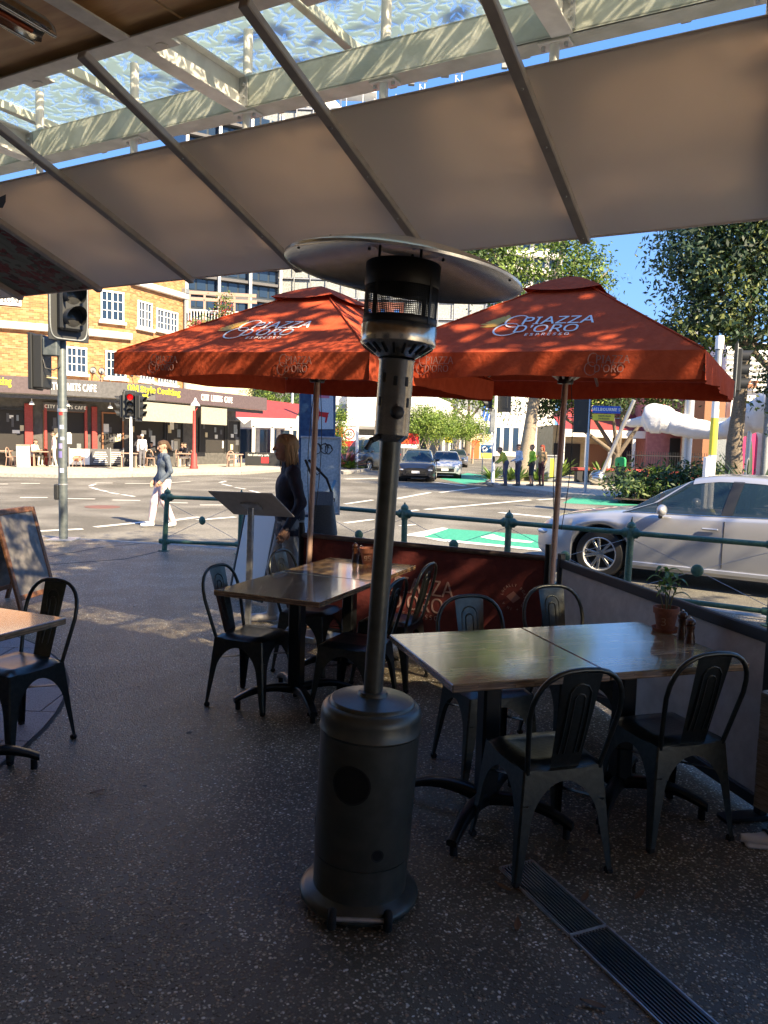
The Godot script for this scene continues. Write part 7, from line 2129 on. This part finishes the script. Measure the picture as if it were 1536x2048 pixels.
func make_buildings() -> void:
	# verandah house next to the cafe
	var v := block("verandah_shop", "low white verandah shop with a red iron roof next to the far cafe", 478, 600, 53.0, 3.3, 4.0, 0.0, M.white_wall)
	var w: float = v.get_meta("w")
	part(v, "verandah_roof", mb().face([Vector3(-w / 2, 3.0, 2.6), Vector3(w / 2, 3.0, 2.6), Vector3(w / 2, 4.1, -0.5), Vector3(-w / 2, 4.5, -0.5)], Vector3(0, 1, 0.5)), M.oxide_red)
	part(v, "fascia", mb().cbox(Vector3(0, 2.7, 2.6), Vector3(w, 0.62, 0.1), 0.01), M.letters_white)
	for k in 4:
		part(v, "post", mb().cbox(Vector3(lerpf(-w / 2 + 0.2, w / 2 - 0.3, k / 3.0), 1.25, 2.55), Vector3(0.2, 2.5, 0.2), 0.02), M.letters_white)
	for k in 3:
		part(v, "window", mb().box(Vector3(lerpf(-1.5, 1.3, k / 2.0), 1.3, 0.03), Vector3(1.1, 2.0, 0.05)), M.window_glass)
	var sb := thing("menu_banner", "long black banner with red price panel outside the verandah shop", "banner", foot(527, 47.5, 0.02), 0.15)
	part(sb, "panel", mb().cbox(Vector3(0, 0.42, 0), Vector3(2.2, 0.8, 0.04), 0.006), M.black_paint)
	part(sb, "price_panel", mb().box(Vector3(0.1, 0.35, 0.024), Vector3(0.45, 0.35, 0.008)), M.red_sign)
	part(sb, "lettering", text("fast delivery cafe", 0.17, 0.008), M.letters_white, Transform3D(Basis(), Vector3(-0.3, 0.65, 0.024)))
	for s in [-1.0, 1.0]:
		part(sb, "foot", mb().box(Vector3(s * 1.0, 0.03, 0), Vector3(0.08, 0.06, 0.5)), M.black_paint)
	# terrace building above the cafe
	var te := block("terrace_building", "building with a planted roof terrace and timber pergola behind the cafe", 372, 500, 66.0, 11.2, 8.0, 0.15, M.cream_wall)
	w = te.get_meta("w")
	for k in 5:
		part(te, "pergola_post", mb().box(Vector3(lerpf(-w / 2 + 0.3, w / 2 - 0.3, k / 4.0), 12.4, -0.4), Vector3(0.18, 2.4, 0.18)), M.pole_tan)
	part(te, "pergola_beam", mb().box(Vector3(0, 13.7, -0.4), Vector3(w + 0.6, 0.28, 0.2)).box(Vector3(0, 13.7, -3.4), Vector3(w + 0.6, 0.28, 0.2)), M.pole_tan)
	for k in 24:
		part(te, "baluster", mb().box(Vector3(lerpf(-w / 2, w / 2, k / 23.0), 11.75, 0), Vector3(0.06, 0.9, 0.06)), M.letters_white)
	part(te, "handrail", mb().box(Vector3(0, 12.22, 0), Vector3(w, 0.08, 0.1)), M.letters_white)
	rng.seed = 51
	var vine := mb()
	crown(vine, [[Vector3(0.4, 12.6, 0.1), Vector3(0.5, 1.6, 0.4)], [Vector3(0.5, 11.0, 0.3), Vector3(1.6, 0.7, 0.6)], [Vector3(-1.8, 11.0, 0.3), Vector3(1.2, 0.5, 0.5)]], 1800, 0.24, [Color(0.10, 0.15, 0.02), Color(0.15, 0.2, 0.04), Color(0.35, 0.05, 0.05)])
	part(te, "vine", vine, M.leaf)
	# dark glass tower with white columns
	var dk := block("glass_tower", "dark glass tower with white columns behind the roof terrace", 380, 545, 105.0, 42.0, 14.0, 0.5, mat(0.03, 0.04, 0.05, 0.2))
	w = dk.get_meta("w")
	for k in 12:
		var y := 18.0 + k * 2.2
		part(dk, "floor_slab", mb().box(Vector3(0, y, 0.3), Vector3(w + 0.3, 0.35, 0.9)), M.sign_grey)
	grid_windows(dk, -w / 2, w / 2, 18.2, 44.4, 9, 12, 0.8, 0.62, M.window_glass)
	for k in 4:
		part(dk, "column", mb().box(Vector3(lerpf(-w / 2, w / 2, k / 3.0), 31, 0.9), Vector3(0.35, 27, 0.3)), M.galvanised)
	# tower with white fins
	var fn := block("fin_tower", "pale tower with tall white fins between blue windows", 330, 640, 135.0, 58.0, 16.0, -0.35, M.white_wall)
	w = fn.get_meta("w")
	grid_windows(fn, -w / 2 + 0.5, w / 2 - 0.5, 44.0, 58.0, 12, 3, 0.72, 0.8, M.window_glass)
	for k in 13:
		part(fn, "fin", mb().prism([Vector2(-0.5, 44.0), Vector2(0.5, 44.0), Vector2(0.25, 58.0), Vector2(-0.35, 58.0)], -0.2, 1.0), M.letters_white, Transform3D(Basis(), Vector3(lerpf(-w / 2 + 0.5, w / 2 - 0.5, k / 12.0), 0, 0)))
	part(fn, "roof_slab", mb().box(Vector3(0, 58.6, 0.4), Vector3(w + 2, 1.2, 3)), M.letters_white)
	# building wrapped in scaffold netting
	var sc := block("scaffolded_building", "tall building wrapped in pale scaffold netting", 522, 960, 115.0, 49.0, 18.0, 0.0, M.signal_grey)
	w = sc.get_meta("w")
	var net := worn(Color(0.22, 0.245, 0.255), Color(0.36, 0.38, 0.38), 0.8, 0, 0.15, 0.04, 90, 0.4)
	for i in 14:
		for k in 12:
			var x := lerpf(-w / 2, w / 2, (i + 0.5) / 14.0)
			var y := 17.0 + 2.6 * (k + 0.5)
			if y < 49.0:
				part(sc, "netting", mb().box(Vector3(x, y, 0.9 + 0.06 * ((i * 7 + k * 3) % 4)), Vector3(w / 14.0 - 0.18, 2.25, 0.05)), net)
	for k in 13:
		part(sc, "deck", mb().box(Vector3(0, 17.0 + 2.6 * k, 0.7), Vector3(w + 0.6, 0.16, 1.2)), M.galvanised)
	for i in 15:
		part(sc, "standard", mb().cyl(Vector3(lerpf(-w / 2, w / 2, i / 14.0), 0, 1.35), Vector3(lerpf(-w / 2, w / 2, i / 14.0), 50.5, 1.35), 0.07, 6), M.galvanised)
	var hut := part(sc, "site_frame", mb().box(Vector3(-3.2, 51.2, -1), Vector3(5.5, 0.4, 3)).box(Vector3(-5.6, 50.2, -1), Vector3(0.3, 2.2, 0.3)).box(Vector3(-0.8, 50.2, -1), Vector3(0.3, 2.2, 0.3)).box(Vector3(-3.2, 52.6, -1), Vector3(0.3, 2.4, 0.3)).box(Vector3(-4.6, 52.2, -1), Vector3(2.0, 1.4, 0.4)), M.letters_white)
	# red brick flats
	var ap := block("brick_flats", "mauve brick flats with blue windows behind the umbrellas", 690, 800, 98.0, 19.0, 10.0, 0.0, M.brick_red)
	w = ap.get_meta("w")
	grid_windows(ap, -w / 2, w / 2, 12.0, 18.6, 4, 2, 0.34, 0.72, mat(0.05, 0.14, 0.42, 0.15))
	part(ap, "ledge", mb().box(Vector3(0, 15.4, 0.2), Vector3(w, 0.3, 0.5)), M.white_wall)
	# low white building with a curved canopy
	var lw := block("white_modern_building", "low white modern building with a rounded street canopy", 640, 850, 64.0, 6.4, 10.0, 0.0, M.white_wall)
	w = lw.get_meta("w")
	part(lw, "upper_window", mb().box(Vector3(0, 3.85, 0.04), Vector3(w * 0.98, 0.9, 0.08)), M.window_glass)
	part(lw, "grey_band", mb().box(Vector3(0, 4.45, 0.03), Vector3(w, 0.35, 0.1)), M.signal_grey)
	part(lw, "canopy", mb().cbox(Vector3(0.4, 2.95, 1.6), Vector3(w * 0.98, 0.55, 3.0), 0.22), M.letters_white)
	part(lw, "shop_glass", mb().box(Vector3(0, 1.3, 0.04), Vector3(w, 2.6, 0.08)), M.window_glass)
	for k in 7:
		part(lw, "mullion", mb().box(Vector3(lerpf(-w / 2, w / 2, k / 6.0), 1.3, 0.09), Vector3(0.12, 2.6, 0.1)), M.sign_grey)
	for k in 5:
		part(lw, "brace", mb().cyl(Vector3(lerpf(-3.5, 3.5, k / 4.0), 3.2, 2.4), Vector3(lerpf(-3.5, 3.5, k / 4.0) + 0.6, 4.4, 0.1), 0.05, 6), M.letters_white)
	part(lw, "orange_sign", mb().ell(Vector3(1.75, 1.9, 0.15), Vector3(0.42, 0.5, 0.05), 14, 8), M.orange_sign)
	var lg := part(lw, "lit_sign", mb().box(Vector3(0.6, 5.9, 0.06), Vector3(0.95, 0.36, 0.08)), M.black_paint)
	for k in 3:
		part(lg, "disc", mb().ell(Vector3(0.3 + 0.3 * k, 5.9, 0.105), Vector3(0.12, 0.13, 0.02), 12, 6), [mat(0.2, 0.45, 0.1, 0.5), mat(0.15, 0.3, 0.7, 0.5), M.letters_white][k])
	part(lw, "roof_unit", mb().box(Vector3(-2.8, 6.9, -2), Vector3(0.6, 0.9, 0.6)).box(Vector3(-1.6, 6.7, -2), Vector3(2.0, 0.5, 0.6)).box(Vector3(1.6, 6.8, -2), Vector3(0.4, 0.7, 0.4)), M.letters_white)
	# its long white flank along the side street
	var a := at(838, 880, 62.0); var b := at(965, 880, 118.0)
	var fl := thing("white_long_building", "long white building receding along the side street behind the small trees", "building", Vector3(a.x, 0, a.z))
	fl.transform = frame(b - a, Vector3(a.x, 0, a.z))
	var FL := Vector2(a.x, a.z).distance_to(Vector2(b.x, b.z))
	part(fl, "upper_wall", mb().box(Vector3(FL / 2, 4.6, -3), Vector3(FL, 2.6, 6)), M.white_wall)
	part(fl, "lower_wall", mb().box(Vector3(FL / 2, 1.65, -3.4), Vector3(FL, 3.3, 6)), M.sign_grey)
	for k in 12:
		part(fl, "pier", mb().box(Vector3(FL * (k + 0.5) / 12.0, 1.65, -0.35), Vector3(0.5, 3.3, 0.2)), M.white_wall)
	part(fl, "street_canopy", mb().cbox(Vector3(FL * 0.12, 3.1, 1.0), Vector3(FL * 0.24, 0.4, 2.4), 0.1), M.letters_white)
	# end of the side street
	var en := block("street_end_building", "pale latticed building with a blue hoarding at the end of the side street", 930, 1040, 125.0, 9.0, 8.0, 0.0, M.white_wall)
	w = en.get_meta("w")
	part(en, "hoarding", mb().box(Vector3(-1.8, 7.2, 0.1), Vector3(2.6, 3.2, 0.15)), M.blue_street)
	grid_windows(en, -w / 2, w / 2, 0.6, 4.8, 6, 1, 0.6, 0.9, M.window_glass)
	for k in 14:
		part(en, "lattice", mb().bar(Vector3(lerpf(-w / 2, w / 2, k / 13.0), 5.0, 0.2), Vector3(lerpf(-w / 2, w / 2, k / 13.0) + 0.8, 8.8, 0.2), 0.06, 0.12, Vector3(1, 0, 0)), M.letters_white)
	var en2 := block("site_hoarding", "orange and cream site hoarding at the bend of the side street", 938, 985, 95.0, 3.0, 0.4, 0.3, M.cream_wall)
	part(en2, "orange_panel", mb().box(Vector3(-0.7, 1.1, 0.05), Vector3(1.0, 2.2, 0.1)), M.orange_sign)
	part(en2, "yellow_band", mb().box(Vector3(0.8, 0.5, 0.05), Vector3(1.4, 0.7, 0.1)), M.yellow_sign)
	# red roofed verandah house on the right
	var rr := block("red_roof_cottage", "cottage with a red iron roof and white posted verandah behind the garden", 1105, 1335, 47.0, 3.0, 5.0, 0.0, worn(Color(0.55, 0.42, 0.22), Color(0.62, 0.50, 0.28), 0.8, 0, 0.3, 0.02, 91, 0.1))
	w = rr.get_meta("w")
	part(rr, "verandah_roof", mb().face([Vector3(-w / 2, 2.65, 2.4), Vector3(w / 2, 2.65, 2.4), Vector3(w / 2, 3.5, -0.2), Vector3(-w / 2, 3.5, -0.2)], Vector3(0, 1, 0.4)), M.oxide_red)
	part(rr, "main_roof", mb().face([Vector3(-w / 2 + 0.6, 3.5, 0), Vector3(w / 2 - 1.8, 3.5, 0), Vector3(w / 2 - 2.8, 5.2, -2.5), Vector3(-w / 2 + 2.4, 5.2, -2.5)], Vector3(0, 1, 1)).face([Vector3(-w / 2 + 0.6, 3.5, 0), Vector3(-w / 2 + 2.4, 5.2, -2.5), Vector3(-w / 2 + 0.6, 3.5, -5)], Vector3(-1, 1, 0)), M.oxide_red)
	part(rr, "fascia", mb().box(Vector3(0, 2.5, 2.42), Vector3(w, 0.42, 0.08)), M.letters_white)
	for k in 6:
		part(rr, "post", mb().box(Vector3(lerpf(-w / 2 + 0.1, w / 2 - 0.1, k / 5.0), 1.15, 2.38), Vector3(0.16, 2.3, 0.16)), M.letters_white)
	for q in [[-2.6, 1.6, 1.9, M.dark_interior], [-0.6, 1.3, 1.9, M.frame_wood], [1.5, 1.5, 1.1, M.window_glass], [3.0, 0.7, 2.0, M.dark_interior]]:
		part(rr, "window" if q[2] < 1.5 else "doorway", mb().box(Vector3(q[0], q[2] / 2 + (0.9 if q[2] < 1.5 else 0.0), 0.04), Vector3(q[1], q[2], 0.08)), q[3])
	var gb := part(rr, "gable_wall", mb().box(Vector3(0.6, 4.7, -1.0), Vector3(3.4, 2.2, 0.5)), M.cream_wall)
	part(gb, "mural", mb().box(Vector3(0.6, 4.5, -0.72), Vector3(2.6, 1.3, 0.05)), mat(0.62, 0.55, 0.20, 0.7))
	# mauve building with air conditioner
	var mv := block("pink_building", "pink rendered building with an air conditioner and red awning", 1295, 1420, 44.0, 6.6, 6.0, -0.1, worn(Color(0.42, 0.16, 0.16), Color(0.50, 0.21, 0.20), 0.8, 0, 0.3, 0.02, 92, 0.1))
	w = mv.get_meta("w")
	var ac := part(mv, "air_conditioner", mb().cbox(Vector3(-1.5, 3.5, 0.3), Vector3(0.9, 0.7, 0.4), 0.03), M.letters_white)
	part(ac, "fan_grille", mb().lathe([Vector2(0, 0.03), Vector2(0.25, 0.03), Vector2(0.25, 0)], 16, Vector3(-1.5, 3.5, 0.5), Basis(Vector3.RIGHT, Vector3(0, 0, 1), Vector3(0, -1, 0))), M.signal_grey)
	part(mv, "red_awning", mb().box(Vector3(0.5, 2.75, 0.7), Vector3(w - 1.0, 0.25, 1.4)), M.oxide_red)
	part(mv, "doorway", mb().box(Vector3(0.6, 1.2, 0.05), Vector3(2.2, 2.3, 0.1)), M.dark_interior)
	part(mv, "string_course", mb().box(Vector3(0, 3.0, 0.08), Vector3(w, 0.15, 0.16)), M.oxide_red)
	for k in 9:
		part(mv, "pergola_slat", mb().box(Vector3(lerpf(0.0, w / 2 + 1.5, k / 8.0), 5.4, 0.9), Vector3(0.1, 0.16, 2.6)), M.frame_wood)
	part(mv, "pergola_beam", mb().box(Vector3(w / 4 + 0.75, 5.2, 2.0), Vector3(w / 2 + 1.5, 0.2, 0.15)), M.frame_wood)
	var bx := block("timber_hoarding", "brown panelled hut with grey door between the pink buildings", 1405, 1446, 40.0, 4.4, 3.0, 0.0, M.frame_wood)
	part(bx, "door", mb().box(Vector3(0.35, 1.7, 0.05), Vector3(0.6, 3.4, 0.08)), M.signal_grey)
	var mr := block("magenta_building", "grey building with an arched magenta panel behind the sculpture", 1440, 1640, 42.0, 7.5, 5.0, 0.0, M.white_wall)
	w = mr.get_meta("w")
	var ap2 := []
	for k in 13:
		ap2.append(Vector2(cos(PI * k / 12.0) * 0.62, 2.3 + sin(PI * k / 12.0) * 0.7))
	part(mr, "arched_panel", mb().prism([Vector2(-0.62, 0.3)] + [Vector2(0.62, 0.3)] + ap2.slice(0, 13), 0.02, 0.12), mat(0.42, 0.02, 0.11, 0.5), Transform3D(Basis(), Vector3(-w / 2 + 1.35, 0, 0)))
	part(mr, "pier", mb().box(Vector3(-w / 2 + 0.35, 2.2, 0.3), Vector3(0.3, 4.4, 0.5)).box(Vector3(-w / 2 + 2.4, 2.2, 0.3), Vector3(0.3, 4.4, 0.5)), M.white_wall)
	part(mr, "red_panel", mb().box(Vector3(-w / 2 + 3.1, 1.4, 0.06), Vector3(0.9, 2.6, 0.1)), M.red_sign)
	for k in 8:
		part(mr, "louvre", mb().box(Vector3(0, 5.0 + k * 0.28, 0.1), Vector3(w, 0.12, 0.2)), M.letters_white)
	# pale tower behind the trees
	var pt := block("apartment_tower", "white apartment tower glimpsed through the tall tree crown", 985, 1110, 150.0, 42.0, 12.0, 0.2, M.white_wall)
	w = pt.get_meta("w")
	grid_windows(pt, -w / 2, w / 2, 22.0, 41.0, 4, 6, 0.7, 0.55, M.window_glass)
	for k in 7:
		part(pt, "balcony", mb().box(Vector3(0, 21.8 + k * 3.17, 0.8), Vector3(w, 0.9, 1.4)), M.letters_white)
	# iron fence and low red wall in front of the cottage
	var ra := foot(1255, 38.0, 0.02); var rb := foot(1415, 38.0, 0.02)
	var fe := thing("iron_fence", "black iron picket fence on a low red wall before the cottage", "fence", ra)
	var FW := ra.distance_to(rb)
	part(fe, "plinth", mb().cbox(Vector3(FW / 2, 0.3, 0), Vector3(FW, 0.6, 0.3), 0.02), M.oxide_red)
	for y in [0.75, 1.35]:
		part(fe, "rail", mb().box(Vector3(FW / 2, y, 0), Vector3(FW, 0.04, 0.04)), M.black_paint)
	for k in 34:
		part(fe, "picket", mb().cyl(Vector3(FW * k / 33.0, 0.6, 0), Vector3(FW * k / 33.0, 1.55, 0), 0.014, 5), M.black_paint)
	var wl := thing("bench_wall", "long curved red brick seat wall behind the silver ball", "wall", foot(1155, 37.4, 0.02))
	part(wl, "seat", mb().cbox(Vector3(1.6, 0.62, 0), Vector3(3.6, 0.14, 0.7), 0.03), M.oxide_red)
	part(wl, "base", mb().cbox(Vector3(1.6, 0.28, 0.05), Vector3(3.3, 0.54, 0.5), 0.03), M.dark_trim)
	# tower cranes far off
	for q in [[918, 178, 128, 210.0, 0.35], [845, 195, 150, 260.0, -0.6], [1030, 130, 118, 280.0, 0.1]]:
		var top := at(q[0], q[2], q[3])
		var t := thing("tower_crane", ["lattice tower crane with a steep jib against the sky", "slender lattice tower crane low over the rooftops", "distant tower crane with a red and white top"][[918, 845, 1030].find(q[0])], "crane", Vector3(top.x, 0, top.z))
		var h := top.y - 2.0
		for s in [[-1, -1], [1, -1], [1, 1], [-1, 1]]:
			part(t, "mast_leg", mb().cyl(Vector3(s[0] * 0.8, 0, s[1] * 0.8), Vector3(s[0] * 0.8, h, s[1] * 0.8), 0.14, 5), M.letters_white)
		for k in 26:
			var y := h - k * 1.6
			part(t, "brace", mb().cyl(Vector3(-0.8 if k % 2 else 0.8, y, 0.8), Vector3(0.8 if k % 2 else -0.8, y - 1.6, 0.8), 0.08, 4), M.letters_white)
		part(t, "jib", mb().cyl(Vector3(-3, h, 0), Vector3(14 * sin(q[4]), h + 12 * cos(q[4]), 0), 0.25, 5).cyl(Vector3(-3, h + 1.2, 0), Vector3(14 * sin(q[4]), h + 12.3 * cos(q[4]), 0), 0.12, 5), M.letters_white)
		part(t, "cab", mb().cbox(Vector3(0.5, h + 0.8, 1), Vector3(2.4, 2.2, 1.8), 0.2), M.letters_white)
		part(t, "counterweight", mb().box(Vector3(-3.5, h - 0.3, 0), Vector3(2.0, 1.8, 1.6)), M.signal_grey)

func make_sculpture() -> void:
	# white swathed sculpture held up on raking legs that end in ribbed silver balls
	var zd := 33.0
	var o := foot(1195, 34.5, 0.02)
	var t := thing("street_sculpture", "white cloth like sculpture of long limbs on a raking leg with a silver ball", "sculpture", o)
	var wh := worn(Color(0.62, 0.63, 0.64), Color(0.74, 0.74, 0.74), 0.5, 0.0, 0.4, 0.01, 95, 0.5)
	var seg := func(pts: Array, rad: Array, dep: Array) -> MB:
		var ps := []; var rs := []
		for i in pts.size() * 6 - 5:
			var k := mini(i / 6, pts.size() - 2)
			var u: float = i / 6.0 - k
			var us := u * u * (3 - 2 * u)
			ps.append(at(lerpf(pts[k][0], pts[k + 1][0], u), lerpf(pts[k][1], pts[k + 1][1], us), lerpf(dep[k], dep[k + 1], u)) - o)
			rs.append(lerpf(rad[k], rad[k + 1], us) * (1.0 + 0.008 * sin(i * 1.9)))
		# loose cloth: the section is creased along its length
		var rows := []
		for i in ps.size():
			var tn: Vector3 = (ps[mini(i + 1, ps.size() - 1)] - ps[maxi(i - 1, 0)]).normalized()
			var ex := tn.cross(Vector3(0, 0.2, 1)).normalized()
			var ey := tn.cross(ex)
			var r := []
			for j in 28:
				var a := TAU * j / 28.0
				var f := 1.0 + 0.05 * sin(2.0 * a + i * 0.08) + 0.035 * sin(5.0 * a - i * 0.10) + 0.02 * sin(9.0 * a + i * 0.12)
				r.append(ps[i] + (ex * cos(a) + ey * sin(a) * 0.85) * rs[i] * f)
			rows.append(r)
		return mb().surf(rows, true).face(rows[0], ps[0] - ps[1]).face(rows[-1], ps[-1] - ps[-2])
	part(t, "limb", seg.call([[1250, 847], [1262, 846], [1284, 843], [1296, 841], [1306, 838], [1325, 840], [1345, 846], [1360, 850], [1395, 858], [1430, 862], [1450, 860], [1480, 850], [1515, 833], [1560, 812], [1620, 790]], [0.10, 0.18, 0.22, 0.48, 0.62, 0.60, 0.50, 0.50, 0.43, 0.36, 0.38, 0.50, 0.68, 0.8, 0.8], [34.2, 34.1, 33.9, 33.7, 33.5, 33.3, 33.1, 32.9, 32.4, 31.9, 31.6, 31.1, 30.5, 29.9, 29.2]), wh)
	var lg0 := at(1205, 945, 34.5) - o; var lg1 := at(1268, 800, 33.6) - o
	part(t, "leg", mb().cyl(lg0, lg1, 0.085, 14), M.galvanised)
	var bc := at(1195, 957, 34.5) - o
	var bl := part(t, "ball", mb().ell(bc, Vector3.ONE * 0.39, 26, 18), M.brushed)
	for k in 6:
		var pts := []
		for i in 22:
			var a := TAU * i / 21.0
			var y := -0.28 + 0.095 * k + 0.06 * sin(a * 2.0 + k)
			var r := sqrt(maxf(0.0, 0.39 * 0.39 - y * y))
			pts.append(bc + Vector3(cos(a) * r, y, sin(a) * r))
		part(bl, "groove", mb().tube(pts, 0.016, 5), M.black_paint)
	for q in [[1492, 915, 1500, 850, 30.6], [1478, 915, 1470, 860, 31.0]]:
		part(t, "leg", mb().cyl(at(q[0], q[1] + 40, q[4]) - o, at(q[2], q[3], q[4]) - o, 0.10, 12), M.galvanised)

func _ready() -> void:
	rng.seed = 1
	make_camera_and_light()
	make_materials()
	make_ground()
	make_canopy()
	make_buildings()
	make_cafe()
	make_trees()
	make_heater()
	make_tables()
	make_umbrella("red brown umbrella by the free end of the red screen", Vector3(-0.64, 0, -6.5), Vector3(0.88, 0, 0.47), 1.12, 2.25, 2.90, -0.03, true)
	make_umbrella("red brown umbrella over the corner of the red and grey screens", Vector3(1.36, 0, -6.18), Vector3(0.88, 0, 0.47), 1.13, 2.27, 2.97, -0.02, true)
	make_screens()
	make_railing()
	make_stands()
	make_people()
	make_cars()
	make_signals()
	make_sculpture()
